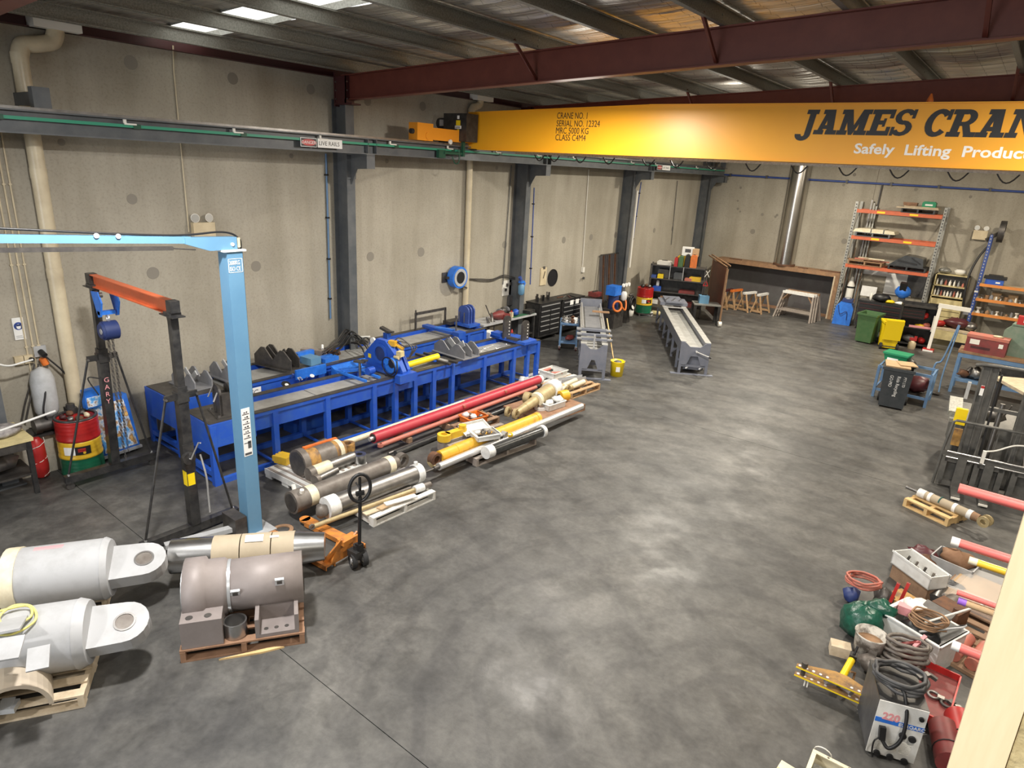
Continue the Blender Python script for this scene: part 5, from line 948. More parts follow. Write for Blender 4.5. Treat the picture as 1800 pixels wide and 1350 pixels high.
q = F(832, 735, .2); crate('crate', 'orange plastic crate full of metal fittings beside the red tube', (q.x, q.y, .142), .42, .3, .12, 'orange', math.radians(80)); parts_in((q.x, q.y), .38, .25, .2, [('ring', 'dark_steel', .05), ('lump', 'wrap', .07), ('ring', 'dull_steel', .04), ('lump', 'dull_steel', .05), ('bag', 'wrap', .08), ('bush', 'worn_grey', .04)], 'in the orange crate', 5, math.radians(80))
# --- middle pallet group: yellow cylinder, chromed rods, black cylinder
pallet('weathered timber pallet under the black cylinder, open floor in front', (-6.52, 7.72, 0), (-6.36, 9.2, 0), .95, 'grey_wood', 6)
t, P, d, L = roll('hydraulic_cylinder', 'long yellow hydraulic cylinder with a rusty black eye at the near end', 'cylinder', F(772, 803, .26), F(945, 735, .26), [('gland', 0, .14, .1, .105, 'cyl_yellow'), ('barrel', .14, .97, .11, .11, 'cyl_yellow'), ('end_cap', .97, 1, .118, .118, 'cyl_yellow')]); eye(t, P-d*.1, d.cross(UP), .11, .065, .12, 'rust')
t, P, d, L = roll('chrome_rod', 'chromed rod with a big brown ring eye beside the yellow cylinder', 'rod', F(772, 808, .2), F(950, 742, .2), [('rod', 0, 1, .048, .048, 'chrome')]); eye(t, P-d*.1, (UP*.8+d.cross(UP)*.6), .12, .085, .07, 'gold')
t, P, d, L = roll('rod', 'thin yellow and orange rod between the two chromed rods', 'rod', F(785, 812, .19), F(930, 760, .19), [('rod', .05, .4, .025, .025, 'cyl_yellow'), ('rod_far', .4, 1, .022, .022, 'rust_light'), ('knob', 0, .05, .04, .04, 'cyl_yellow')])
t, P, d, L = roll('chrome_rod', 'longest chromed rod, in front and reaching past the brown pallet', 'rod', V(-6.66, 6.95, .22), V(-6.58, 11.05, .22), [('rod', 0, 1, .062, .062, 'chrome'), ('thread', -.025, 0, .035, .035, 'dark_steel'), ('stub', -.07, -.025, .018, .018, 'dark_steel')])
t, P, d, L = roll('hydraulic_cylinder', 'glossy black cylinder with white plastic wrapped ends on the weathered pallet', 'cylinder', V(-6.45, 7.85, .24), V(-6.33, 9.35, .24), [('wrapped_end', 0, .1, .11, .11, 'wrap'), ('barrel', .1, .95, .09, .09, 'black_cyl'), ('wrapped_end', .95, 1, .115, .115, 'wrap')])
q = F(798, 775, .1); t = thing('yellow_clevis', 'yellow cast clevis bracket lying behind the yellow cylinder', 'bracket', (q.x, q.y, 0), math.radians(85)); part('arm', MB().box(-.18, .25, -.06, .06, .18, .3), 'yellow', t); part('eye', MB().ring((-.24, 0, .18), (-.24, 0, .3), .12, .06, 18), 'yellow', t); part('boss', MB().cyl((.2, 0, .18), (.2, 0, .36), .07, n=14), 'yellow', t); part('timber', MB().box(-.32, .3, -.08, .08, 0, .18), 'grey_wood', t)
q = F(852, 772, .3); crate('parts_tray', 'white plastic tray of bearings and rings on the yellow cylinder', (q.x, q.y, .335), .42, .3, .1, 'white_plastic', math.radians(68), 'tray'); parts_in((q.x, q.y), .38, .26, .36, [('ring', 'dark_steel', .065), ('ring', 'dull_steel', .06), ('ring', 'worn_grey', .05), ('lump', 'wrap', .06), ('bush', 'dull_steel', .045), ('lump', 'worn_grey', .05)], 'in the white tray on the yellow cylinder', 9, math.radians(68))
q = F(842, 753, .28); t = thing('tray_lid', 'empty white plastic tray tipped on edge behind the yellow cylinder', 'tray', (q.x-.1, q.y, .18), math.radians(76)); part('base', MB().cb((0, 0, .06), (.55, .3, .012), 0, .3), 'white_plastic', t); part('rim', MB().cb((0, -.14, .04), (.55, .012, .07), 0, .3).cb((0, .14, .13), (.55, .012, .07), 0, .3).cb((.28, 0, .08), (.012, .3, .06), 0, .3), 'white_plastic', t)
solo('timber_chock', MB().box(-.2, .2, -.12, .12, 0, .18), 'old_wood', 'dark timber chock propping the tipped white tray', 'chock', (q.x-.1, q.y, 0), .2)
parts_in((F(882, 770, .25).x, F(882, 770, .25).y), .5, .22, .24, [('bush', 'worn_grey', .07), ('lump', 'dull_steel', .07), ('bush', 'chrome', .06), ('ring', 'yellow', .07)], 'between the white tray and the black cylinder', 21, math.radians(80))
# --- brown ply pallet with clevis cylinder
pallet('red-brown boarded pallet with a clevis cylinder and a white tray', (-6.85, 9.95, 0), (-6.7, 11.4, 0), 1.0, 'red_wood', ply=True)
t, P, d, L = roll('hydraulic_cylinder', 'brass coloured cylinder with twin clevis ears and a white wrapped far end', 'cylinder', F(914, 722, .33), F(973, 682, .34), [('rod_clevis', -.1, .12, .075, .085, 'gold'), ('rod', .12, .42, .09, .1, 'gold'), ('collar', .42, .5, .15, .15, 'ivory'), ('barrel', .5, .85, .16, .16, 'gold'), ('wrapped_end', .85, 1.05, .19, .18, 'wrap')])
s = d.cross(UP); eye(t, P-d*.2, s, .1, .05, .06, 'gold'); part('eye', MB().ring(P-d*.18-s*.2, P-d*.18-s*.14, .1, .055, 18), 'gold', t, t); part('trunnion', MB().box(-.07, .07, -.05, .05, -.07, .07), 'gold', t); part('lug', MB().ring(P+d*L*.38-s*.2+UP*.05, P+d*L*.38-s*.08+UP*.05, .12, .065, 16), 'gold', t, t)
t.children[-1] if False else None
q = F(968, 712, .18); crate('parts_tray', 'white plastic tray with a crumpled clear bag on the red-brown pallet', (q.x, q.y, .142), .5, .34, .14, 'white_plastic', math.radians(84), 'tray'); parts_in((q.x, q.y), .42, .26, .2, [('bag', 'wrap', .1), ('lump', 'dark_steel', .06), ('bag', 'wrap', .12), ('bolt', 'gold', .04)], 'in the tray on the red-brown pallet', 31, math.radians(84))
q = F(950, 718, .15); t = thing('seal_stack', 'stack of steel and clear rings beside the tray on the red-brown pallet', 'rings', (q.x, q.y, .142)); part('lower_ring', MB().ring((0, 0, 0), (0, 0, .06), .13, .08, 22), 'wrap', t); part('upper_ring', MB().ring((0, 0, .06), (0, 0, .12), .11, .06, 22), 'steel', t)
q = F(988, 700, .2); t = thing('pipe_plug', 'dirty yellow round end cap on the far side of the red-brown pallet', 'cap', (q.x, q.y, .142)); part('cap', MB().cyl((0, -.1, .12), (.05, .1, .12), .12, n=16), 'cyl_yellow', t); part('bore', MB().cyl((0, -.104, .12), (0, -.1, .12), .06, n=14), 'dark_steel', t)
# --- far pallet with cream cylinders
pallet('small far pallet with cream cylinders nearest the grey stand', (-7.28, 11.75, 0), (-7.2, 12.85, 0), .9, 'wood', 5)
for i, (pa, pb, r, lb) in enumerate((((1000, 682), (1026, 671), .06, 'right'), ((985, 680), (1012, 668), .055, 'middle'), ((975, 690), (995, 680), .05, 'left'))):
    t, P, d, L = roll('hydraulic_cylinder', f'short ivory cylinder on the small far pallet, {lb} of three', 'cylinder', F(*pa, .21), F(*pb, .21), [('barrel', .15, 1, r, r, 'ivory'), ('gland', 0, .15, r*1.1, r*1.1, 'gold')]); eye(t, P-d*.05, d.cross(UP), r, r*.5, .05, 'gold')
q = F(968, 662, .3); pallet('timber pallet half hidden behind the wrapped cylinder end', (-8.0, 11.9, 0), (-7.95, 13.0, 0), .8, 'white_wood', 5)
crate('parts_tray', 'white plastic tray with reddish rods at the far end of the cylinder row', (-8.3, 12.5, .142), .5, .42, .16, 'white_plastic', math.radians(88), 'tray'); parts_in((-8.3, 12.5), .44, .34, .22, [('rod', 'salmon', .07), ('ring', 'dark_steel', .06), ('rod', 'salmon', .07), ('ring', 'dark_steel', .06)], 'in the far white tray', 41)
solo('steel_channel', MB().box(0, .7, 0, .15, 0, .008).box(0, .7, 0, .008, 0, .08).box(0, .7, .142, .15, 0, .08), 'light_grey', 'pale steel channel leaning flat beside the far white tray', 'channel', (-7.85, 12.2, .142), math.radians(70))
parts_in((-8.45, 11.75), .4, .3, .06, [('bag', 'wrap', .12), ('bush', 'light_grey', .09), ('lump', 'dull_steel', .09), ('bag', 'wrap', .1)], 'on the floor at the far end of the red tube', 47)
# ================================================================== MIDDLE: TOOL BENCH, CHESTS, GREY STANDS
p = AT(805, 487, 0, W+.16); t = thing('hose_reel', 'round blue hose reel on the wall with a hose running right', 'hose reel', (W, p.y, p.z))
part('bracket', MB().box(0, .03, -.42, -.24, -.12, .12).box(.0, .14, -.34, -.2, -.03, .03), 'dark_steel', t)
part('drum_cover', MB().cyl((.06, -.02, 0), (.26, -.02, 0), .27, n=28).cyl((.04, -.02, 0), (.06, -.02, 0), .22, .27, 28), 'bright_blue', t); part('face_ring', MB().ring((.26, -.02, 0), (.275, -.02, 0), .22, .15, 28), 'light_grey', t); part('hub', MB().cyl((.26, -.02, 0), (.268, -.02, 0), .15, n=24), 'black', t)
part('hose_outlet', MB().cyl((.2, .1, -.22), (.2, .3, -.3), .02, n=8), 'dark_steel', t)
a = [AT(*q, 0, W+.05) for q in ((826, 490), (845, 493), (866, 493), (888, 486), (908, 494))]; a[-1].x = W+.2
for k in (0, 1): solo('hose', MB().tube(bezier([v+V(0, 0, .04*k*(1 if i else 0)) for i, v in enumerate(a)]), .013, 6), 'dark_steel', ('lower' if k == 0 else 'upper')+' dark hose running from the blue reel to the column', 'hose')
p = AT(895, 505, 0, W+.03); t = thing('socket_board', 'pale board of hanging pliers and switches on the wall above the green mat', 'board', (W, p.y, p.z-.1))
part('board', MB().box(0, .02, -.28, .3, -.12, .3), 'tape', t)
for k, (y, z) in enumerate(((-.1, .18), (.05, .2), (.18, .22), (-.16, .05))): part('switch', MB().box(.02, .06, y-.03, y+.03, z-.04, z+.04), 'dark_steel', t)
part('tool_roll', MB().box(.02, .1, -.05, .25, -.4, -.15), 'dark_grey', t)
for k in range(4): part('hanging_tool', MB().bar((.03, -.02+k*.08, -.4), (.03, -.01+k*.08, -.62), .015), 'dull_steel', t)
t = thing('tool_bench', 'grey workbench with a green mat against the wall left of the black tool chests', 'bench', (-11.05, 14, 0))
X0, X1, Y0, Y1, ZT = W+.03, -10.72, 12.75, 15.05, .88
pl = [(X0, Y0), (X1, Y0), (X1, Y1), (X0, Y1), (X0, 14.73), (W+.45, 14.73), (W+.45, 14.47), (X0, 14.47)]
part('top', MB().prism(pl, .05, (0, 0, ZT-.05), (1, 0, 0), (0, 1, 0)), 'light_grey', t, t)
for x, y in ((X1-.05, Y0+.1), (X1-.05, Y1-.06), (X0+.05, Y0+.1), (X0+.05, Y1-.06)): part('leg', MB().box(x-.03, x+.03, y-.03, y+.03, 0, ZT-.05), 'black_paint', t, t)
part('shelf', MB().box(W+.46, X1-.03, Y0+.1, Y1-.1, .3, .33), 'dark_steel', t, t)
solo('bench_mat', MB().box(-.18, .2, -.5, .45, 0, .006), 'mat_green', 'green mat on the grey workbench', 'mat', (-10.95, 14.55, ZT+.001)); 
t = thing('pipe_vice', 'rusty red pipe vice with an open ring jaw on the green mat bench', 'vice', (-10.9, 13.25, ZT))
part('body', MB().blob((0, .3, .12), (.14, .3, .12), 9, 5, .15, 5).cb((.05, .5, .07), (.2, .25, .14)), 'toolbox_red', t); part('ring_jaw', MB().torus((.05, -.12, .12), (1, .3, .2), .16, .035, 18, 8, PI*.9, PI*2.2), 'dull_steel', t); part('stand', MB().cyl((.05, -.15, -.88), (.05, -.15, .02), .03, n=8).cyl((.1, .02, -.88), (.1, .02, .02), .02, n=8), 'dark_steel', t); part('handle', MB().cyl((-.1, .05, .15), (-.14, -.08, .42), .015, n=8), 'dark_steel', t)
for i, (nm, c, d, mt, lb, ct) in enumerate((('grinder', (-11.15, 14.05, ZT), (.12, .2, .12), 'dark_steel', 'dark grey bench grinder at the back of the green mat bench', 'grinder'), ('tool_case', (-11.05, 14.35, ZT), (.09, .16, .06), 'black_paint', 'black tool case before the bench grinder', 'case'), ('blue_case', (-10.88, 14.28, ZT+.007), (.1, .12, .1), 'blue', 'small blue case lying on the green mat', 'case'), ('tool_tray', (-10.85, 14.86, ZT+.007), (.11, .17, .05), 'black_paint', 'black tool tray at the column end of the green mat', 'tray'), ('cream_bottle', (-10.85, 14.05, ZT+.007), (.04, .05, .07), 'cream', 'small cream bottle beside the blue case', 'bottle'))):
    m = MB().blob((0, 0, d[2]), d, 8, 4, .12, 60+i) if nm in ('grinder', 'blue_case') else MB().cb((0, 0, d[2]), (d[0]*2, d[1]*2, d[2]*2))
    t = thing(nm, lb, ct, c, .2); part('body', m, mt, t)
    if nm == 'grinder':
        for y in (-.2, .2): part('wheel', MB().cyl((0, y-.03, .12), (0, y+.03, .12), .1, n=16), 'grey', t)
    elif nm == 'cream_bottle': part('cap', MB().cyl((0, 0, .14), (0, 0, .18), .02, n=8), 'red', t)
    else: part('latch', MB().cb((d[0], 0, d[2]*1.2), (.01, .05, .03)), 'dull_steel', t)
t = thing('white_carton', 'white box with a black label at the near foot of the green mat bench', 'box', (-10.42, 12.62, 0), .1); part('carton', MB().cb((0, 0, .4), (.22, .26, .8)), 'paper', t); part('black_label', MB().box(.111, .114, -.1, .1, .4, .6), 'black', t)
for k in range(6):
    solo('spray_can', MB().lathe([(.033, 0), (.035, .01), (.035, .17), (.02, .19), (.016, .22), (0, .22)], n=10), ('orange', 'tape', 'red', 'orange', 'pale_yellow', 'red')[k], ('orange', 'off-white', 'red', 'second orange', 'pale yellow', 'second red')[k]+' spray can on the shelf under the green mat bench', 'can', (-10.8, 13.5+.11*k, .332), 0, 'spray cans under the green mat bench')
def chest(lab, x, y0, y1, z0, z1, dep, rows, grp=None):
    t = thing('tool_chest', lab, 'tool chest', (x, (y0+y1)/2, 0), 0, grp); hw = (y1-y0)/2
    part('cabinet', MB().box(-dep, 0, -hw, hw, z0, z1), 'black_paint', t); part('top_mat', MB().box(-dep-.01, .02, -hw-.01, hw+.01, z1, z1+.03), 'black', t)
    hh = (z1-z0-.12)/len(rows); z = z1-.04
    for r in rows:
        h = hh*(1.0 if r != 1 else 1.1)
        for k in range(r):
            a = -hw+.04+(2*hw-.08)*k/r; b = -hw+.04+(2*hw-.08)*(k+1)/r-.02
            d_ = part('drawer', MB().box(0, .02, a, b, z-h+.015, z), 'black', t); part('drawer_handle', MB().box(.02, .035, a+.02, b-.02, z-.03, z-.008), 'chrome', d_)
        z -= h
    for xx in (-dep+.1, -.1):
        for yy in (-hw+.12, hw-.12): part('caster', MB().cyl((xx, yy-.025, .06), (xx, yy+.025, .06), .06, n=12).box(xx-.03, xx+.03, yy-.04, yy+.04, .1, z0), 'dark_steel', t)
    return t
chest('black tool chest with chrome drawer pulls, nearer the green mat bench', -10.72, 15.2, 16.25, .13, 1.1, .5, [1, 2, 2, 2, 2, 2], 'black tool chests')
chest('black tool chest with papers on its top drawer, farther from the green mat bench', -10.76, 16.42, 17.62, .13, 1.06, .52, [1, 2, 2, 2, 1, 1], 'black tool chests')
for y, l in ((16.85, 'left'), (17.15, 'right')): solo('paper_note', MB().box(0, .004, -.09, .09, -.07, .07), 'paper', f'white paper note on the far tool chest, {l} of two', 'note', (-10.718, y, .97))
rnd = random.Random(8)
for k in range(9): solo('tool', MB().box(-.03, .03, -.015, .015, 0, rnd.uniform(.08, .2)) if k % 2 else MB().cyl((0, 0, 0), (0, 0, rnd.uniform(.1, .22)), .025, n=8), ('black', 'dark_steel', 'dull_steel')[k % 3], f'dark upright tool holder on the near black tool chest, {ORD[k]} from its left', 'tool', (-10.95-.1*(k % 3), 15.4+.09*k, 1.131), 0, 'tools on the near chest')
for k in range(4): solo('hand_tool', MB().box(-.02, .02, -.16, .16, 0, .02), ('rust', 'dull_steel', 'maroon', 'dark_steel')[k], ('rusty', 'grey steel', 'maroon', 'dark')[k]+' long tool lying on the far tool chest top', 'tool', (-11.05+.06*k, 16.7+.15*k, 1.091), .4*k)
p = AT(936, 505, 0, W+.6); t = thing('spray_gun', 'light blue spray gun hanging at the column above the tool chests', 'spray gun', (W+.48, p.y-.35, 1.45)); part('cup', MB().lathe([(.05, .0), (.09, .05), (.09, .25), (.05, .3)], n=14), 'hoist_blue', t); part('gun', MB().cb((0, 0, .36), (.1, .16, .06)).cyl((0, .06, .1), (0, .16, .33), .02, n=8), 'bright_blue', t); part('nozzle', MB().cyl((0, -.05, .42), (0, -.1, .5), .05, n=12), 'rack_blue', t)
p = AT(955, 486, 0, W+.02); t = thing('clipboard', 'cream clipboard on the wall beside the round dark hole', 'clipboard', (W, p.y, p.z)); part('board', MB().box(0, .03, -.15, .15, -.26, .26), 'cream', t); part('clip', MB().box(.03, .04, -.05, .05, .22, .3), 'dull_steel', t); part('hanging_pen', MB().bar((.04, .05, .15), (.04, -.02, -.05), .015), 'dark_steel', t)
p = AT(1024, 475, 0, W+.02); t = thing('wall_switch', 'pale wall switch at the foot of the white conduit', 'switch', p); part('box', MB().box(-.02, .05, -.05, .05, -.06, .1), 'tape', t); part('plug', MB().cyl((.03, .02, -.25), (.08, .02, -.25), .04, n=8), 'dark_grey', t)
# trolley with scrap
A_, B_ = F(985, 617, 0), F(1016, 619, 0); rz = math.radians(33)
t = thing('trolley', 'light blue steel trolley on red casters heaped with bright fittings', 'trolley', (A_.x-.1, A_.y+.03, 0), rz); TW, TD, TH = .52, .7, .78
for x in (.03, TW-.03):
    for y in (.03, TD-.03):
        l = part('leg', MB().box(x-.025, x+.025, y-.025, y+.025, .13, TH), 'trolley_blue', t); part('caster', MB().cyl((x-.02, y, .06), (x+.02, y, .06), .06, n=12), 'maroon', l); part('caster_fork', MB().box(x-.035, x+.035, y-.03, y+.03, .1, .13).cyl((x-.024, y, .06), (x+.024, y, .06), .028, n=8), 'chrome', l)
part('tray', MB().box(0, TW, 0, TD, TH-.06, TH-.04).box(0, TW, 0, .015, TH-.06, TH).box(0, TW, TD-.015, TD, TH-.06, TH).box(0, .015, 0, TD, TH-.06, TH).box(TW-.015, TW, 0, TD, TH-.06, TH), 'trolley_blue', t); part('lower_shelf', MB().box(0, TW, 0, TD, .2, .24), 'trolley_blue', t)
R = Matrix.Rotation(rz, 3, 'Z'); c = Vector(t.location)+R @ V(TW/2, TD/2, 0)
parts_in((c.x, c.y), .46, .6, TH-.03, [(k, m_, r) for k, m_, r in zip(['bolt', 'ring', 'lump', 'bush']*6, ['steel', 'chrome', 'dull_steel', 'rust', 'paper']*5, [.06, .07, .06, .055]*6)], 'in the tray of the light blue trolley', 77, rz, 'fittings heaped on the blue trolley')
c2 = Vector(t.location)+R @ V(.3, .3, 0); lump('red_tool', 'dull red power tool on the lower shelf of the light blue trolley', 'tool', (c2.x, c2.y, .245), (.1, .2, .07), 'toolbox_red', 4)
# grey machine stands
def grey_bed(lab, P, rz, wd, L, h, legs, stand):
    t = thing('grey_machine_bed', lab, 'machine', (P.x, P.y, 0), rz); k = wd
    fp = [(0, .0), (.07, 0), (.07, .18), (k-.07, .18), (k-.07, 0), (k, 0), (k, h), (k-.14, h), (k-.26, h-.1), (.26, h-.1), (.14, h), (0, h)]
    g = part('front_plate', MB().box(0, .07, -.02, .02, 0, .3).box(k-.07, k, -.02, .02, 0, .3).prism([(0, .22), (.18, .22), (.28, .48), (k-.28, .48), (k-.18, .22), (k, .22), (k, h), (k-.1, h), (k-.24, h-.12), (.24, h-.12), (.1, h), (0, h)], .03, (0, .015, 0)).box(0, k, -.015, .015, .2, .25), 'machine_grey', t)
    part('side_rail', MB().box(0, .1, .02, L, h-.26, h), 'machine_grey', t); part('side_rail', MB().box(k-.1, k, .02, L, h-.26, h), 'machine_grey', t)
    part('rail_top', MB().box(-.005, .14, .02, L, h, h+.012), 'plate_steel', t); part('rail_top', MB().box(k-.14, k+.005, .02, L, h, h+.012), 'plate_steel', t)
    part('bed_floor', MB().box(.1, k-.1, .02, L, h-.2, h-.17), 'plate_steel', t)
    part('floor_plate', MB().box(-.18, k+.15, -.06, .06, 0, .015), 'machine_grey', t)
    for i in range(legs):
        y = .55+(L-.6)*i/(legs-1)
        for x in (.03, k-.03): part('leg', MB().box(x-.03, x+.03, y-.03, y+.03, 0, h-.26), 'machine_grey', t)
        part('foot', MB().box(-.12, k+.1, y-.05, y+.05, 0, .012), 'dull_steel', t); part('cross_member', MB().box(.06, k-.06, y-.03, y+.03, .2, .26), 'machine_grey', t)
        if i < legs-1: y2 = .55+(L-.6)*(i+1)/(legs-1); part('diagonal', MB().bar((.03, y, h-.3), (.03, y2, .1), .03), 'machine_grey', t)
    return t
PG = F(1190, 656, 0); gb = grey_bed('long grey machine bed with a trough top and a crank handle, right of the pair', PG, math.radians(32), .74, 5.9, .84, 6, False)
part('crank', MB().cyl((.4, -.03, .62), (.4, -.1, .62), .03, n=8).cyl((.38, -.1, .63), (.72, -.14, .52), .016, n=8), 'chrome', gb); part('crank_grip', MB().cyl((.7, -.14, .525), (.76, -.148, .505), .024, n=8), 'black', gb)
part('inner_casting', MB().box(.15, .59, .1, .9, .1, .5), 'machine_grey', gb)
for x in (.2, .54): part('adjuster', MB().cyl((x, .03, .14), (x+.05, .03, .2), .03, n=8), 'chrome', gb)
t_ = part('carriage', MB().box(-.06, .8, 4.7, 5.5, .855, .95).box(.1, .64, 4.6, 5.6, .95, 1.0), 'machine_grey', gb); part('carriage_bar', MB().box(.02, .72, 4.3, 4.36, .855, .88), 'light_grey', t_)
for k in range(8): part('cap_screw', MB().cyl((.1+.07*k, 4.72+.2*(k % 3), 1.0), (.1+.07*k, 4.72+.2*(k % 3), 1.03), .03, n=8), 'steel', t_)
PS = F(1016, 664, 0); gs = grey_bed('grey machine bed with stacked cross bars and chromed rods, beside the broom', PS, math.radians(33), .64, 4.8, .86, 5, True)
for i, y in enumerate((.25, .5, .75, 1.0, 1.3)):
    z = .9+(.05 if i % 2 else 0); b_ = part('cross_bar', MB().box(-.08, .72, y-.03, y+.03, z, z+.05), 'machine_grey', gs)
    for x in (-.05, .69): part('bar_end', MB().cyl((x-.06, y, z+.025), (x+.06, y, z+.025), .04, n=10), 'grey', b_)
part('centre_post', MB().box(.3, .34, .2, .24, .72, 1.05), 'light_grey', gs)
for x in (.04, .6): part('side_rod', MB().cyl((x, 1.3, 1.0), (x, 4.4, 1.0), .025, n=10), 'chrome', gs)
part('top_plates', MB().box(.12, .52, 1.6, 4.4, .88, .91), 'grey', gs); part('rear_upright', MB().box(.0, .64, 4.45, 4.55, .86, 1.12), 'machine_grey', gs)
part('timber_strip', MB().box(.32, .8, 2.95, 3.1, 1.03, 1.06), 'rust_light', gs)
q = F(1083, 662, 0); t = thing('bucket', 'yellow plastic bucket with a white label standing by the broom', 'bucket', (q.x-.05, q.y+.1, 0)); bc = Vector(t.location)
part('pail', MB().lathe([(.0, .0), (.15, 0), (.175, .36), (.185, .38), (.17, .38), (.145, .02), (0, .02)], n=20), 'bin_yellow', t); part('label', MB().cb((.1, -.14, .2), (.1, .015, .12), .62), 'paper', t); part('rag', MB().blob((0, 0, .34), (.12, .1, .05), 7, 4, .2, 3), 'dark_grey', t); part('bail', MB().tube([(math.cos(a*PI/10)*.18, .05, .36+math.sin(a*PI/10)*.08) for a in range(11)], .005, 5), 'dull_steel', t)
tp = F(1067, 560, 1.2); solo('broom_handle', MB().cyl((0, 0, 0), tp-(bc+V(-.04, 0, .1)), .016, n=8), 'new_wood', 'long pale timber broom handle leaning out of the yellow bucket', 'broom', bc+V(-.04, 0, .1))
# equipment behind: blue drum, pump, hoses
q = F(1012, 562, 0); t = thing('blue_drum', 'dark blue plastic drum right of the tool chests', 'drum', (-10.75, 17.95, 0)); part('body', MB().lathe([(.22, 0), (.26, .05), (.26, .75), (.22, .82), (0, .82)], n=18), 'navy', t); part('bung', MB().cyl((.1, 0, .82), (.1, 0, .85), .04, n=10), 'black', t)
q = F(1058, 545, 0); t = thing('pump_unit', 'upright pump with bright blue head and orange hose behind the grey machine bed', 'pump', (-10.35, 18.75, 0)); part('stand', MB().box(-.25, .25, -.3, .3, .0, .6), 'dark_steel', t); part('motor', MB().cyl((0, 0, .6), (0, 0, 1.05), .17, n=16), 'navy', t); part('head', MB().cb((0, -.05, 1.2), (.34, .4, .3)), 'bright_blue', t); part('filter_bowl', MB().lathe([(.05, .0), (.1, .05), (.1, .25), (.06, .3)], (.2, .3, .85), n=12), 'white', t)
for k in range(3): part('gauge', MB().cyl((.15, .25+.18*k, 1.35), (.2, .25+.18*k, 1.35), .06, n=12), 'paper', t)
part('orange_hose', MB().torus((.3, -.25, .75), (1, -.5, .2), .16, .035, 16, 8).tube(bezier([(.35, -.1, .75), (.4, .1, .6), (.3, .3, .8), (.2, .3, 1.0)]), .03, 8), 'orange', t)
t = thing('dark_machine', 'dark oily machine with coiled hoses beside the pump unit', 'machine', (-10.55, 19.6, 0)); part('body', MB().box(-.4, .3, .0, .22, 0, .85), 'dark_steel', t); part('hose_coil', MB().torus((.36, .1, .7), (1, .2, 0), .22, .03, 16, 6).torus((.42, .12, .66), (1, .1, .1), .2, .03, 16, 6), 'black', t); part('bar', MB().cyl((.3, -.0, .95), (.3, .25, .95), .03, n=8), 'dull_steel', t); part('rag', MB().blob((.4, .1, .4), (.08, .12, .2), 7, 4, .2, 3), 'tape', t)
t = thing('box_stack', 'small red and black tool boxes between the chest and the pump unit', 'box', (-11.0, 18.55, 0)); part('lower_box', MB().cb((0, 0, .45), (.4, .5, .9)), 'black_paint', t); part('upper_box', MB().cb((0, .1, .98), (.3, .35, .14)), 'toolbox_red', t); part('handle', MB().box(-.02, .02, -.05, .25, 1.05, 1.09), 'dark_steel', t)
p0, p1 = AT(1052, 512, 0, W+.12), AT(1086, 456, 0, W+.12); t = thing('slat_screen', 'dark brown slatted screen leaning on the wall left of the third column', 'screen', (W+.08, p0.y, .6)); yl = 1.15
for k in range(9): part('slat', MB().bar((.12, .02+k*yl/9, 0), (.0, .02+k*yl/9, 1.55), .02, .1, (1, 0, 0)), 'rust' if k % 3 == 1 else 'hood_inside', t)
part('frame', MB().bar((.11, 0, .02), (.11, yl, .02), .04).bar((.0, 0, 1.56), (.0, yl, 1.56), .04), 'dark_steel', t); part('stand', MB().box(-.06, .14, 0, yl, -.6, -.02), 'dark_steel', t)
D2 = drum('red yellow and green striped drum by the third column, far from the gantry', -10.55, 21.35, .1, False, True, math.radians(-40)); part('dolly', MB().box(-.28, .28, -.28, .28, -.03, 0), 'dark_steel', D2)
for x in (-.22, .22):
    for y in (-.22, .22): part('dolly_wheel', MB().cyl((x-.015, y, -.065), (x+.015, y, -.065), .035, n=10), 'dull_steel', D2)
for k, (x, y, mt) in enumerate(((-10.62, 21.25, 'black_paint'), (-10.45, 21.4, 'dull_steel'), (-10.6, 21.5, 'rust'))): solo('scrap_piece', MB().blob((0, 0, .05), (.08, .07, .06), 6, 4, .25, k), mt, ('black', 'grey', 'rusty')[k]+' scrap piece on top of the far striped drum', 'scrap', (x, y, .981))
# cluttered shelf unit
SA, SB = F(1134, 549, 0), F(1229, 560, 0); rz = math.atan2(SB.y-SA.y, SB.x-SA.x); SW = (SB-SA).length
t = thing('shelf_unit', 'dark steel shelf unit crowded with tools between the striped drum and the rusty screen', 'shelf', (SA.x, SA.y, 0), rz); SZ = (.35, .82, 1.28, 1.75); SD = .55
for z in SZ: part('shelf', MB().box(0, SW, 0, SD, z-.035, z), 'dark_steel', t)
for x in (.0, SW-.04):
    for y in (0, SD-.04): part('post', MB().box(x, x+.04, y, y+.04, 0, 1.78), 'dark_steel', t)
for x in (SW*.36, SW*.6): part('divider', MB().box(x-.012, x+.012, -.005, .02, 1.28, 1.75), 'light_grey', t)
part('back_panel', MB().box(0, SW, SD-.005, SD, .3, 1.75), 'black_paint', t)
R = Matrix.Rotation(rz, 3, 'Z'); S0 = Vector(t.location)
def on(x, y, z): v = S0+R @ V(x, y, 0); v.z = z; return v
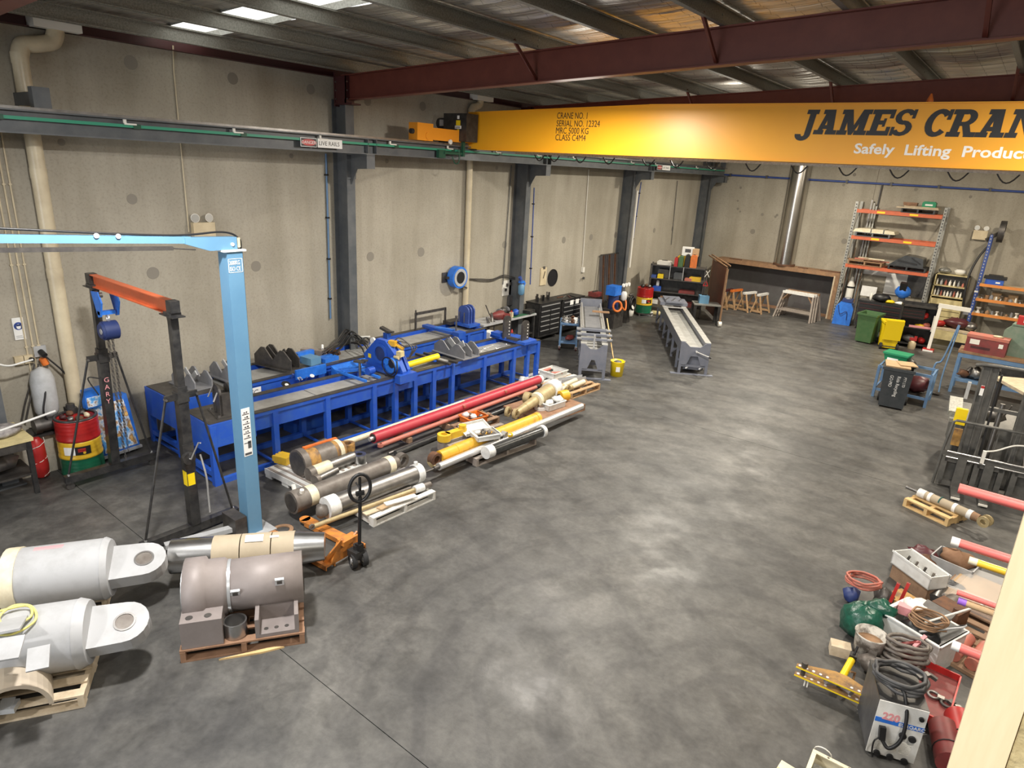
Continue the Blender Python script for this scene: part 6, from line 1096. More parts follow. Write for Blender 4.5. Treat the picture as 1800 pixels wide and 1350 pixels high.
SH = [('case', .45, .25, 3, (.5, .3, .13), 'tape', 'cream case at the left of the shelf unit top', 'case'), ('jerry_can', .86, .1, 3, (.12, .26, .3), 'red', 'red fuel can on the shelf unit top, left of the black cases', 'can'), ('case', 1.02, .15, 3, (.16, .34, .36), 'bin_green', 'dark green upright case on the shelf unit top', 'case'), ('case', 1.24, .2, 3, (.16, .36, .42), 'black', 'black upright case on the shelf unit top', 'case'), ('jerry_can', 1.45, .2, 3, (.22, .36, .42), 'orange', 'large orange red fuel can on the shelf unit top', 'can'),
      ('carton', 1.2, .44, 3, (.7, .2, .36), 'drum_yellow', 'yellow box at the back of the shelf unit top', 'box'), ('power_tool', .38, .1, 2, (.2, .2, .15), 'bin_yellow', 'bright yellow power tool on the third shelf', 'tool'), ('tool_case', .15, .12, 2, (.18, .2, .1), 'rack_blue', 'blue tool case at the left end of the third shelf', 'case'), ('crate_box', .45, .35, 2, (.4, .22, .3), 'dark_grey', 'dark bin at the back of the third shelf', 'box'), ('crate_box', 1.0, .3, 2, (.34, .22, .24), 'col_grey', 'blue grey bin in the middle of the third shelf', 'box'), ('power_tool', 1.58, .15, 2, (.4, .2, .16), 'drum_yellow', 'yellow and orange tool at the right of the third shelf', 'tool'), ('power_tool', 1.35, .1, 2, (.24, .2, .1), 'salmon', 'dull red tool on the third shelf', 'tool'),
      ('crate_box', .3, .12, 1, (.3, .25, .16), 'blue', 'blue box on the second shelf of the shelf unit', 'box'), ('power_tool', .3, .3, 1, (.1, .1, .34), 'white', 'white bottle shape on the second shelf', 'bottle'), ('crate_box', 1.35, .2, 1, (.55, .3, .1), 'toolbox_red', 'long red tool box on the second shelf', 'box'), ('crate_box', 1.35, .2, 0, (.6, .35, .14), 'toolbox_red', 'long dark red tool box on the bottom shelf', 'box'), ('crate_box', .25, .15, 0, (.4, .3, .14), 'white', 'white machine part on the bottom shelf', 'part'), ('power_tool', .55, .12, 0, (.22, .2, .3), 'rust_light', 'brown tool on the bottom shelf', 'tool')]
for nm, x, y, lv, d, mt, lb, ct in SH:
    q = on(x, y, SZ[lv]+.001); o = thing(nm, lb, ct, q, rz)
    part('body', MB().prism([(-d[0]/2, 0), (d[0]/2, 0), (d[0]/2, d[2]*.8), (d[0]/2*.8, d[2]), (-d[0]/2*.8, d[2]), (-d[0]/2, d[2]*.8)], d[1], (0, d[1]/2, 0)), mt, o)
    if nm in ('case', 'jerry_can', 'power_tool'): part('handle', MB().bar((-d[0]*.2, 0, d[2]+.02), (d[0]*.2, 0, d[2]+.02), .02), 'black', o)
q = on(1.2, .42, SZ[3]+.365); t = thing('carton', 'white printed carton topmost on the shelf unit beside a brown one', 'box', q, rz); part('carton', MB().cb((0, 0, .15), (.4, .18, .3)), 'paper', t); part('print', MB().cb((0, -.091, .18), (.2, .003, .12)), 'dark_grey', t)
q = on(1.47, .42, SZ[3]+.365); solo('carton', MB().cb((0, 0, .13), (.22, .2, .26)), 'carton', 'brown carton beside the white printed carton', 'box', q, rz)
q = F(1150, 546, 0); solo('gas_bottle', MB().lathe([(.02, -.02), (.08, 0), (.08, .34), (.02, .38)], (0, 0, .08), (1, .2, 0), 12), 'pale_yellow', 'pale yellow gas bottle lying below the shelf unit', 'bottle', (SA.x+.35, SA.y-.15, 0))
solo('white_part', MB().cb((0, 0, .06), (.4, .25, .12)), 'white', 'white part on the floor under the shelf unit front', 'part', (SA.x+.25, SA.y-.35, 0), .3)
# small anvil table with blue box, shovel
q = F(1245, 573, 0); t = thing('side_table', 'small steel table with black legs at the far end of the long grey bed', 'table', (q.x-.3, q.y+.3, 0), math.radians(32))
part('top', MB().box(-.45, .45, -.3, .3, .66, .7), 'galv', t)
for x in (-.4, .4):
    for y in (-.25, .25): part('leg', MB().box(x-.045, x+.045, y-.045, y+.045, 0, .66), 'black_paint', t)
c = Vector(t.location); t = thing('blue_box', 'light blue tool box on the small steel table', 'box', (c.x-.1, c.y-.05, .701), math.radians(32)); part('box', MB().cb((0, 0, .13), (.32, .28, .26)), 'hoist_blue', t); part('handle', MB().box(-.08, .08, -.01, .01, .26, .3), 'black', t)
t = thing('shovel', 'shovel with a red grip hung at the right end of the shelf unit', 'shovel', on(SW+.03, -.12, 0), rz); part('shaft', MB().cyl((0, 0, .75), (.02, 0, 1.5), .018, n=8), 'dark_grey', t); part('d_grip', MB().bar((.02, 0, 1.38), (-.06, 0, 1.2), .025).bar((.02, 0, 1.38), (.1, 0, 1.2), .025).bar((-.06, 0, 1.2), (.1, 0, 1.2), .03), 'red', t); part('upper_shaft', MB().bar((-.05, 0, 1.5), (.1, 0, 1.75), .02).bar((.1, 0, 1.5), (-.02, 0, 1.72), .02), 'tape', t)
# rusty welding screen on wheels
A2, B2 = F(1240, 548, 0), F(1263, 573, 0); rz = math.atan2(B2.y-A2.y, B2.x-A2.x); L = (B2-A2).length
t = thing('welding_screen', 'dark rust-red steel welding screen in a tube frame on wheels', 'screen', (A2.x, A2.y, 0), rz)
part('sheet', MB().box(.05, L-.12, -.01, .01, .12, 1.95), 'panel_rust', t); part('frame', MB().box(0, .04, -.02, .02, .1, 2.0).box(L-.05, L, -.02, .02, .1, 2.02).box(-.8, L, -.02, .02, 1.98, 2.02), 'rust_light', t)
part('outer_frame', MB().box(L+.08, L+.12, -.02, .02, .12, 1.95).box(-.6, L+.12, .04, .07, 2.04, 2.08), 'rust_light', t)
for x in (L-.05, L+.12): part('wheel', MB().cyl((x, -.05, .09), (x, .05, .09), .09, n=14), 'tape', t)
# ================================================================== BACK WALL
pz = 4.9
t = thing('air_pipe', 'dark blue air main running along the back wall near the roof', 'pipe', (-5, B-.05, pz)); part('main', MB().cyl((-10.85, B-.06, pz+.02), (8.8, B-.06, pz-.0), .035, n=8), 'rack_blue', t, t)
for k in range(13): part('clip', MB().box(-10.4+k*1.45, -10.33+k*1.45, B-.1, B, pz-.03, pz+.08), 'dark_grey', t, t)
xx = AT(1552, 322, 1, B).x; part('drop', MB().cyl((xx, B-.06, pz), (xx, B-.06, 2.5), .025, n=8), 'dark_grey', t, t)
fx = -7.58; t = thing('flue', 'large bright spiral steel flue rising from the fume hood to the roof', 'flue', (fx, 26.93, 1.72))
zz = [1.72, 2.75, 3.85, 4.95, 6.05, 7.2]
for a, b in zip(zz, zz[1:]): part('duct_section', MB().cyl((fx, 26.93, a), (fx, 26.93, b), .345, n=32), 'flue_steel', t, t); part('seam', MB().ring((fx, 26.93, b-.02), (fx, 26.93, b+.02), .352, .345, 32), 'flue_steel', t, t)
part('base_collar', MB().ring((fx, 26.93, 1.72), (fx, 26.93, 1.78), .4, .345, 28), 'rust', t, t)
hy = 26.62; t = thing('fume_hood', 'wide low welding booth hood with rusty top and dark inside on the back wall', 'hood', (-7.9, hy, 0))
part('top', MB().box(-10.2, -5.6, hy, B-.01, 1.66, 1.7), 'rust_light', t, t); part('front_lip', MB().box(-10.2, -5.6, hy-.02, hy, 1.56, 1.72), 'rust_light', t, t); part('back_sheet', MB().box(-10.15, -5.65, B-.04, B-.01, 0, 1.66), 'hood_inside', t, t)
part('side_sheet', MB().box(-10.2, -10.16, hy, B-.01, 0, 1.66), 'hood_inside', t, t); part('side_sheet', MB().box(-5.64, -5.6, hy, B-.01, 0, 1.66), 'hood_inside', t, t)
for x in (-10.2, -5.64): part('front_post', MB().box(x, x+.05, hy-.03, hy+.03, 0, 1.6), 'pale_wood', t, t)
part('side_flange', MB().box(-5.6, -5.45, hy-.02, hy+.02, 0, 1.72), 'rust_light', t, t)
part('floor_sill', MB().box(-10.15, -5.6, hy+.3, hy+.36, 0, .1), 'red_wood', t, t)
for x, w_ in ((-9.7, .5), (-6.2, .7), (-7.0, .35)): solo('steel_strip', MB().box(0, w_, 0, .1, 0, .03), 'rust', {-9.7: 'rusty strip on the hood top left of the flue', -6.2: 'long rusty strip on the hood top far right of the flue', -7.0: 'short rusty strip on the hood top just right of the flue'}[x], 'strip', (x, 26.75, 1.701), .04)
def sawhorse(lab, a, b, tp, mt, legm='jack_orange', grp=None):
    P0, P1 = F(*a, 0), F(*b, 0); w_ = (P1-P0).length; rz = math.atan2(P1.y-P0.y, P1.x-P0.x); t = thing('sawhorse', lab, 'sawhorse', (P0.x, P0.y, 0), rz, grp); D, h = .62, .72
    part('top_beam', MB().box(w_/2-.05, w_/2+.05, -.05, D+.05, h-.06, h+.02), mt, t)
    for y in (0, D):
        for x in (0, w_): part('leg', MB().bar((x, y, .0), (w_/2+(x-w_/2)*.15, y+(.04 if y == 0 else -.04), h-.06), .05, .04), legm, t)
        part('tie', MB().box(0, w_, y-.02, y+.02, .05, .12), legm, t)
    return t
sawhorse('dark topped sawhorse half hidden behind the rusty screen', (1258, 541), (1278, 545), None, 'maroon', 'wood')
sawhorse('sawhorse with orange top rail before the fume hood', (1273, 541), (1291, 545), None, 'orange', 'wood')
sawhorse('sawhorse with a white top rail, next to the orange one', (1294, 545), (1314, 550), None, 'white', 'wood')
sawhorse('sawhorse with a white top rail, nearest the tall white trestle', (1319, 549), (1338, 553), None, 'white', 'wood')
def trestle(lab, P, rz, L, h, top, grp):
    t = thing('trestle', lab, 'trestle', P, rz, grp); part('top_beam', MB().box(0, L, -.05, .05, h-.08, h), top, t)
    for x in (.03, L-.03):
        for s in (-1, 1): part('leg', MB().bar((x+(-.12 if x < L/2 else .12), s*.28, 0), (x, s*.03, h-.08), .055), 'grey_wood', t)
    part('stretcher', MB().bar((-.05, -.2, .3), (L+.05, -.2, .3), .04), 'grey_wood', t); part('stretcher', MB().bar((-.05, .2, .3), (L+.05, .2, .3), .04), 'grey_wood', t); part('knee_brace', MB().bar((.02, -.05, .65), (.2, -.03, h-.1), .035).bar((L-.02, -.05, .65), (L-.2, -.03, h-.1), .035), 'rust_light', t)
TA = F(1358, 556, 0); 
for k, (lb, top) in enumerate((('timber trestle with a white top, frontmost of the nested three', 'white'), ('timber trestle with a paint-worn top, middle of the nested three', 'white_wood'), ('timber trestle with a brown top, rearmost of the nested three', 'rust_light'))): trestle(lb, (TA.x+.15+.04*k, TA.y+.25+.17*k, 0), math.radians(-6), 1.15, .98+.012*k, top, 'nested trestles')
mat('bin_dark', (.03, .037, .042), .5, col2=(.05, .055, .06))
# ================================================================== PALLET RACK AND BACK RIGHT
RY0, RY1, RXL, RXR = 26.45, 27.28, -5.36, -2.66
t = thing('pallet_rack', 'tall galvanised pallet rack with orange beams on the back wall', 'rack', ((RXL+RXR)/2, RY0, 0)); RK = t
for x in (RXL, RXR):
    for y in (RY0, RY1-.06):
        u = part('upright', MB().box(x-.045, x+.045, y, y+.06, 0, 4.28), 'galv', t, t)
        if y == RY0:
            hs = MB()
            for k in range(40): hs.box(x-.02, x+.02, y-.003, y, .1+k*.104, .15+k*.104)
            part('slot_holes', hs, 'dark_grey', u, t, kind='stuff')
    for k in range(4): z = .3+k*.95; part('brace', MB().bar((x, RY0+.05, z), (x, RY1-.05, z+.8), .03), 'galv', t, t)
for z in (2.06, 3.06, 3.97):
    for y in (RY0-.03, RY1-.05): part('beam', MB().box(RXL+.05, RXR-.05, y, y+.05, z-.06, z+.06), 'rack_orange', t, t)
    if z > 3: part('load_label', MB().box(RXL+.7, RXL+.95, RY0-.034, RY0-.03, z-.03, z+.03).box(RXR-1.0, RXR-.75, RY0-.034, RY0-.03, z-.03, z+.03), 'bin_yellow', t, t)
def rpal(lab, x0, x1, z, mt='old_wood', n=5):
    p_ = pallet(lab, (x0, RY0-.05, 0), (x1, RY0-.05, 0), .85, mt, n, nb=3); p_.location.z = z+.061; return z+.061+.14
z = rpal('dark pallet on the top level of the pallet rack', -3.95, -2.95, 3.97, 'black_paint')
solo('board_stack', MB().cb((0, 0, .02), (1.25, .7, .04)).cb((.1, 0, .06), (1.0, .6, .03)), 'pale_wood', 'pale boards strapped on the top pallet of the rack', 'boards', (-3.5, RY0+.4, z+.002))
t = thing('tool_box', 'green box with white marking at the right of the top rack pallet', 'box', (-3.2, RY0+.35, z+.078)); part('body', MB().prism([(-.2, 0), (.2, 0), (.2, .14), (.15, .18), (-.15, .18), (-.2, .14)], .3, (0, .15, 0)), 'tub_green', t); part('marking', MB().cb((0, -.151, .07), (.22, .003, .05)), 'paper', t)
solo('timber_box', MB().cb((0, 0, .06), (.4, .3, .1)).cb((0, -.16, .09), (.42, .03, .06)), 'red_wood', 'red-brown timber box at the left of the top rack pallet', 'box', (-3.75, RY0+.35, z+.078))
z = rpal('grey pallet under the strapped cream sheets on the rack', -5.2, -4.1, 3.06, 'col_grey'); t = thing('wrapped_load', 'cream sheeted load strapped to a pallet on the second rack level', 'load', (-4.62, RY0+.38, z+.001)); part('sheets', MB().prism([(-.68, 0), (.66, 0), (.62, .1), (.3, .13), (-.4, .13), (-.62, .1)], .8, (0, .4, 0)), 'ivory', t); part('strap', MB().cb((-.1, 0, .065), (.03, .82, .15)).cb((.3, 0, .06), (.03, .82, .15)), 'dark_grey', t); part('underlay', MB().cb((-.2, -.02, -.0), (1.0, .8, .004)), 'light_grey', t)
z = rpal('timber pallet of scrap timber on the lowest rack beam', -5.25, -4.15, 2.06, 'rust_light'); rnd = random.Random(6)
for k in range(7): solo('scrap_board', MB().cb((0, 0, .02), (rnd.uniform(.3, .6), rnd.uniform(.06, .14), .035)), ('rust_light', 'salmon', 'pale_wood', 'rust', 'red_wood', 'ivory', 'salmon')[k], f'{("light brown", "pinkish", "pale", "dark rusty", "red-brown", "cream", "second pinkish")[k]} scrap board heaped on the lowest rack pallet', 'board', (-5.05+.13*k, RY0+.2+.09*(k % 4), z+.002+.036*(k % 3)), rnd.uniform(-.6, .6), 'scrap boards on the rack')
z = rpal('black pallet under the black tarpaulin on the rack', -3.95, -2.8, 2.06, 'black_paint'); t = thing('tarpaulin', 'black tarpaulin covered heap on the lowest rack level', 'tarpaulin', (-3.4, RY0+.38, z+.001)); part('cover', MB().prism([(-.55, 0), (.5, 0), (.45, .3), (.2, .34), (-.1, .36), (-.35, .18)], .75, (0, .38, 0)), 'black_cyl', t); part('fold', MB().bar((-.3, -.39, .18), (.3, -.39, .1), .04).bar((.1, -.39, .3), (.4, -.39, .12), .03), 'black', t)
# under the rack
q = AT(1537, 478, 1, RY1); solo('wall_panel', MB().cb((0, 0, 0), (.85, .03, .22)), 'paper', 'white panel hung under the lowest rack beam, left one', 'panel', (q.x, B-.03, q.z)); q = AT(1578, 500, 1, B); solo('wall_panel', MB().cb((0, 0, 0), (.9, .03, .75)), 'paper', 'larger white panel behind the blue welding helmet', 'panel', (q.x+.05, B-.05, q.z))
q = AT(1527, 512, 1, 26.9); solo('paper_sheet', MB().cb((0, 0, 0), (.5, .02, .36), 0, -.1), 'white', 'pale blue-white sheet propped at the left of the drawer chest', 'sheet', (q.x, 26.9, q.z))
q = AT(1612, 505, 1, 27.1); solo('dark_board', MB().cb((0, 0, 0), (.75, .03, .75)), 'dark_grey', 'dark panel at the right under the rack', 'panel', (q.x, B-.06, q.z))
q = AT(1500, 490, 1, 27.2); t = thing('gas_cylinder', 'pale grey upright gas cylinder at the left under the rack', 'cylinder', (q.x, 27.05, 0)); part('body', MB().lathe([(.12, 0), (.13, .05), (.13, 1.3), (.06, 1.5), (.04, 1.6)], n=16), 'tape', t); part('strap', MB().ring((0, 0, 1.2), (0, 0, 1.26), .136, .13, 16), 'black', t)
for k in range(5): solo('long_bar', MB().cyl((0, 0, 0), (.05*k-.1, .3, 2.5+.15*k), .014, n=6), ('rust', 'rust_light', 'dark_steel')[k % 3], ('rusty', 'light brown', 'dark', 'second rusty', 'second light brown')[k]+' long bar leaning at the left post of the rack', 'bar', (-5.3+.1*k, 26.95, 0), 0, 'bars leaning at the rack')
for k in range(3): solo('angle_bar', MB().box(0, .05, 0, .05, 0, 4.35-.1*k), 'galv' if k else 'dull_steel', ('front', 'middle', 'rear')[k]+' tall grey bar standing behind the left rack upright', 'bar', (-5.05+.09*k, 27.15, 0), 0, 'tall bars behind the rack upright')
q = F(1492, 563, 0); t = thing('water_drum', 'bright blue plastic jerry drum by the left foot of the pallet rack', 'drum', (q.x-.05, 26.15, 0), .1); part('body', MB().prism([(-.3, 0), (.28, 0), (.3, .6), (.2, .8), (-.15, .82), (-.28, .65)], .5, (0, .25, 0)), 'bright_blue', t); part('lid', MB().cb((.05, 0, .87), (.34, .4, .1)), 'navy', t); part('cap', MB().cyl((.05, 0, .92), (.05, 0, .98), .08, n=10), 'light_grey', t); part('hose', MB().tube(bezier([(-.2, -.26, .7), (-.1, -.3, .4), (.1, -.28, .5), (.15, -.27, .2)]), .012, 6), 'navy', t)
t = thing('drawer_chest', 'dark chest with red edged drawers under the pallet rack', 'tool chest', (-3.75, 25.7, 0)); part('cabinet', MB().box(-.75, .75, 0, .55, .12, .98), 'black_paint', t); part('top', MB().box(-.77, .77, -.02, .57, .98, 1.02), 'black', t)
for k in range(5):
    for j, (a, b) in enumerate(((-.7, .0), (.04, .7))):
        d_ = part('drawer', MB().box(a, b, -.015, 0, .16+k*.16, .3+k*.16), 'black', t); part('red_edge', MB().box(a+.02, b-.02, -.03, -.015, .27+k*.16, .29+k*.16), 'maroon', d_)
for x in (-.65, .65): part('caster', MB().cyl((x-.02, .1, .06), (x+.02, .1, .06), .06, n=10).cyl((x-.02, .45, .06), (x+.02, .45, .06), .06, n=10), 'rubber', t)
for k, (nm, x, d, mt, lb, ct) in enumerate((('glove_heap', -.1, (.3, .2, .14), 'black', 'black gloves heaped on the red edged drawer chest', 'gloves'), ('yellow_tool', .15, (.2, .12, .06), 'bin_yellow', 'yellow tool beside the black gloves', 'tool'), ('white_bottle', -.42, (.05, .05, .13), 'tape', 'white bottle left of the black gloves', 'bottle'), ('paper_roll', .5, (.18, .12, .05), 'paper', 'white rag right of the yellow tool', 'rag'))): lump(nm, lb, ct, (-3.75+x, 25.9, 1.021), d, mt, 90+k)
q = AT(1589, 509, 1, 26.2); t = thing('welding_helmet', 'blue welding helmet on a dark stand before the white panel', 'helmet', (q.x, 26.1, 1.02)); part('stand', MB().box(-.1, .1, .0, .14, -.0, .2), 'dark_grey', t); part('shell', MB().blob((0, 0, .42), (.25, .2, .22), 12, 8, .03, 4), 'bright_blue', t); part('visor', MB().cb((0, -.14, .62), (.2, .16, .26), 0, .3), 'black', t); part('table', MB().box(-.5, .5, -.1, .4, -.06, 0).box(-.48, -.43, -.05, 0, -1.02, -.06).box(.43, .48, -.05, 0, -1.02, -.06).box(-.48, -.43, .33, .38, -1.02, -.06).box(.43, .48, .33, .38, -1.02, -.06), 'black_paint', t)
def wheelie(lab, P, rz, mt, lid, w_=.56, d=.68, h=.95, open_=True, hang=False):
    t = thing('wheelie_bin', lab, 'bin', P, rz); a, b = w_*.42, d*.4
    m = MB().add([(-a, -b, .04), (a, -b, .04), (a, b, .04), (-a, b, .04), (-w_/2, -d/2, h), (w_/2, -d/2, h), (w_/2, d/2, h), (-w_/2, d/2, h), (-w_/2+.02, -d/2+.02, h), (w_/2-.02, -d/2+.02, h), (w_/2-.02, d/2-.02, h), (-w_/2+.02, d/2-.02, h), (-a+.02, -b+.02, .4), (a-.02, -b+.02, .4), (a-.02, b-.02, .4), (-a+.02, b-.02, .4)], [(0, 3, 2, 1), (0, 1, 5, 4), (1, 2, 6, 5), (2, 3, 7, 6), (3, 0, 4, 7), (4, 5, 9, 8), (5, 6, 10, 9), (6, 7, 11, 10), (7, 4, 8, 11), (9, 13, 12, 8), (10, 14, 13, 9), (11, 15, 14, 10), (8, 12, 15, 11), (12, 13, 14, 15)])
    part('body', m, mt, t); part('rim', MB().box(-w_/2-.025, w_/2+.025, -d/2-.025, -d/2, h-.05, h+.01).box(-w_/2-.025, w_/2+.025, d/2, d/2+.06, h-.05, h+.01).box(-w_/2-.025, -w_/2, -d/2, d/2, h-.05, h+.01).box(w_/2, w_/2+.025, -d/2, d/2, h-.05, h+.01), mt, t)
    for x in (-w_/2+.02, w_/2-.02): part('wheel', MB().cyl((x-.03, b+.02, .1), (x+.03, b+.02, .1), .1, n=14), 'rubber', t)
    part('axle', MB().cyl((-w_/2, b+.02, .1), (w_/2, b+.02, .1), .015, n=6), 'dark_grey', t)
    if hang: part('hanging_lid', MB().cb((0, d/2+.1, h-.22), (w_*.98, .05, .62), 0, -.1).cb((0, d/2+.06, h+.08), (w_, .16, .06)), lid, t)
    else: part('contents', MB().blob((0, 0, h-.14), (w_*.42, d*.42, .06), 9, 4, .2, 8), lid, t)
    return t
q = F(1514, 603, 0); wheelie('green wheelie bin standing before the drawer chest', (q.x+.05, q.y+.3, 0), math.radians(-8), 'bin_green', 'dark_grey')
q = F(1552, 613, 0); wheelie('bright yellow wheelie bin with its lid hung open, beside the green one', (q.x+.05, q.y+.25, 0), math.radians(200), 'bin_yellow', 'bin_yellow', .5, .56, .86, hang=True)
q = F(1560, 720, 0); t = wheelie('dark grey wheelie bin with white lettering and cardboard on top', (-1.83, 17.02, 0), math.radians(6), 'bin_dark', 'carton', .6, .7, .96)
for s, x, sz in (('PTY LTD', .13, .075), ('Ride Recycling', .0, .1), ('GO-MO', -.14, .095)): text(s, sz, 'paper', t, TM((x, -.343, .8), (0, .076, -1), (1, 0, 0)), 'bin_lettering', sx=.85)
part('cardboard', MB().cb((-.05, 0, .985), (.5, .5, .03), .1, .05).cb((.12, .1, 1.01), (.36, .4, .02), .3), 'carton', t)
# black tool station
q0, q1 = F(1570, 611, 0), F(1622, 613, 0); t = thing('tool_station', 'tall black tool station with red tools on its open shelves', 'cabinet', (-2.42, 24.05, 0), math.radians(12)); w_ = .5
part('side_panel', MB().box(-w_, -w_+.03, 0, .5, 0, 1.35), 'black_paint', t); part('side_panel', MB().box(w_-.03, w_, 0, .5, 0, 1.4), 'black_paint', t); part('back_panel', MB().box(-w_, w_, .47, .5, 0, 1.4), 'black_paint', t)
for z in (.1, .62, 1.28): part('shelf', MB().box(-w_, w_, .0, .5, z, z+.03), 'black_paint', t)
part('drawer_bank', MB().box(-w_+.03, w_*.3, .04, .46, .92, 1.25), 'black', t)
for k in range(3): part('red_edge', MB().box(-w_+.06, w_*.2, .03, .04, .96+k*.1, .975+k*.1), 'maroon', t)
part('power_strip', MB().box(w_-.1, w_-.04, -.03, 0, .6, 1.1), 'tape', t)
R = Matrix.Rotation(math.radians(12), 3, 'Z'); T_ = Vector(t.location)
def ts(x, y, z): v = T_+R @ V(x, y, 0); v.z = z; return v
for k, (x, z, d, mt, lb) in enumerate(((.2, .93, (.1, .12, .1), 'red', 'red power tool hanging in the black tool station'), (.1, .652, (.16, .14, .05), 'drum_yellow', 'yellow tool on the middle shelf of the black tool station'), (.3, .652, (.12, .1, .08), 'salmon', 'reddish tool on the right of the middle shelf'), (-.1, .132, (.2, .15, .12), 'grey', 'grey part on the bottom shelf of the black tool station'), (.25, .132, (.12, .12, .1), 'red', 'red can on the bottom shelf of the black tool station'))): lump('tool', lb, 'tool', ts(x, .22, z), d, mt, 120+k)
solo('pink_bar', MB().cb((0, 0, .03), (.6, .04, .06)), 'pink', 'pink level lying on the middle shelf edge of the black tool station', 'level', ts(.1, .06, .652), math.radians(12))
q = F(1602, 612, 0); t = thing('spray_bottle', 'cream bottle with a red trigger on the floor before the black tool station', 'bottle', (q.x, q.y-.1, 0)); part('bottle', MB().lathe([(.1, 0), (.11, .05), (.11, .2), (.05, .26)], n=14), 'cream', t); part('trigger', MB().cb((0, 0, .31), (.2, .08, .08)).cb((.06, 0, .38), (.08, .06, .06)), 'red', t)
# white gooseneck stand
q = F(1631, 617, 0); t = thing('gooseneck_stand', 'white gooseneck hoist stand with a red and white foot', 'stand', (q.x, q.y, 0)); part('post', MB().bar((0, 0, .08), (.02, .1, 1.4), .09), 'tape', t); part('arm', MB().bar((-.04, .1, 1.44), (.8, .15, 1.42), .1, .12), 'tape', t); part('hook_plate', MB().cb((.7, .13, 1.32), (.14, .08, .08)), 'dull_steel', t); part('foot', MB().cb((0, 0, .04), (.3, .24, .08)), 'red', t); part('foot_band', MB().cb((0, -.125, .03), (.28, .012, .05)), 'paper', t)
# pale yellow shelf of bottles
YX0, YX1, YY = -2.52, -1.55, 26.85
t = thing('shelf_unit', 'pale yellow shelf of cans and bottles beside the pallet rack', 'shelf', ((YX0+YX1)/2, YY, 0))
for z in (1.38, 1.74, 2.12): part('shelf', MB().box(YX0, YX1, YY, YY+.4, z-.03, z), 'pale_yellow', t, t)
for x in (YX0, YX1-.03): part('side', MB().box(x, x+.03, YY, YY+.4, 0, 2.12), 'pale_yellow', t, t)
part('back', MB().box(YX0, YX1, YY+.38, YY+.4, 0, 2.1), 'dark_grey', t, t)
for k in range(6): part('drawer', MB().box(YX0+.03, YX1-.03, YY-.02, YY+.3, .1+k*.2, .28+k*.2), 'pale_yellow', t, t)
rnd = random.Random(13)
for lv, z in enumerate((1.381, 1.741)):
    for k in range(9 if lv == 0 else 7):
        r = rnd.uniform(.025, .04); h = rnd.uniform(.16, .26) if lv == 0 else rnd.uniform(.08, .22)
        solo('bottle', MB().lathe([(r, 0), (r, h*.65), (r*.4, h*.8), (r*.4, h)], n=8), ('tape', 'light_grey', 'salmon', 'tape')[k % 4], f'{("off-white", "grey", "reddish", "pale")[k % 4]} bottle, {ORD[k]} from the left on the {"lower" if lv == 0 else "upper"} yellow shelf', 'bottle', (YX0+.08+k*(.095 if lv == 0 else .125), YY+.15, z), 0, f'bottles on the {"lower" if lv == 0 else "upper"} yellow shelf')
for k, (x, lb) in enumerate(((-2.3, 'grey coil of wire at the left on top of the pale yellow shelf'), (-1.85, 'cream bag of cord at the right on top of the pale yellow shelf'))): lump('coil', lb, 'coil', (x, YY+.2, 2.121), (.2, .14, .1), ('galv', 'tape')[k], 140+k)
# low timber crate with red case
t = thing('low_table', 'low pale timber crate table in front of the yellow drawers', 'table', (-1.55, 25.6, 0)); part('top', MB().box(-.75, .6, -.3, .5, .5, .56), 'pale_wood', t); part('front_board', MB().box(-.75, .6, -.32, -.3, .2, .48), 'pale_yellow', t)
for x in (-.7, .5): part('leg', MB().box(x, x+.08, -.28, -.2, 0, .5).box(x, x+.08, .4, .48, 0, .5), 'pale_wood', t)
for nm, x, y, d, mt, lb, ct in (('red_case', -.45, 0, (.25, .2, .1), 'red', 'red case on the low crate table behind the gooseneck stand', 'case'), ('cloth_heap', .05, .1, (.4, .3, .17), 'maroon_plastic', 'maroon cloth heap on the low crate table', 'cloth'), ('part_heap', .45, .0, (.2, .2, .14), 'dull_steel', 'grey fittings at the right end of the low crate table', 'part'), ('white_box', -.68, .05, (.1, .1, .06), 'white', 'white box at the left end of the low crate table', 'box')): lump(nm, lb, ct, (-1.55+x, 25.6+y, .561), d, mt, 150+int(x*10))
# blue and orange racking with small parts
SX0, SX1, SY = -1.25, 1.5, 26.45
t = thing('parts_rack', 'blue post shelving with orange shelf edges full of small parts', 'rack', (0, SY, 0))
for x in (SX0, SX1):
    for y in (SY, SY+.6): part('post', MB().box(x-.04, x+.04, y, y+.06, 0, 3.55 if x == SX0 else 2.4), 'rack_blue', t, t)
hs = MB()
for k in range(34): hs.box(SX0-.015, SX0+.015, SY-.003, SY, .2+k*.1, .24+k*.1)
part('slot_holes', hs, 'light_grey', t, t, kind='stuff'); part('white_tag', MB().box(SX0-.05, SX0+.05, SY-.006, SY-.003, 1.7, 1.76), 'paper', t, t)
PZ = (1.02, 1.5, 1.98)
for z, mt in zip(PZ, ('yellow', 'shelf_orange', 'shelf_orange')): part('shelf_edge', MB().box(SX0+.04, SX1-.04, SY-.02, SY+.02, z-.06, z+.03), 'shelf_orange', t, t); part('shelf', MB().box(SX0+.04, SX1-.04, SY+.02, SY+.62, z-.01, z+.01), 'pale_wood', t, t)
rnd = random.Random(23); nn2 = ('spool', 'bush', 'cap', 'sleeve')
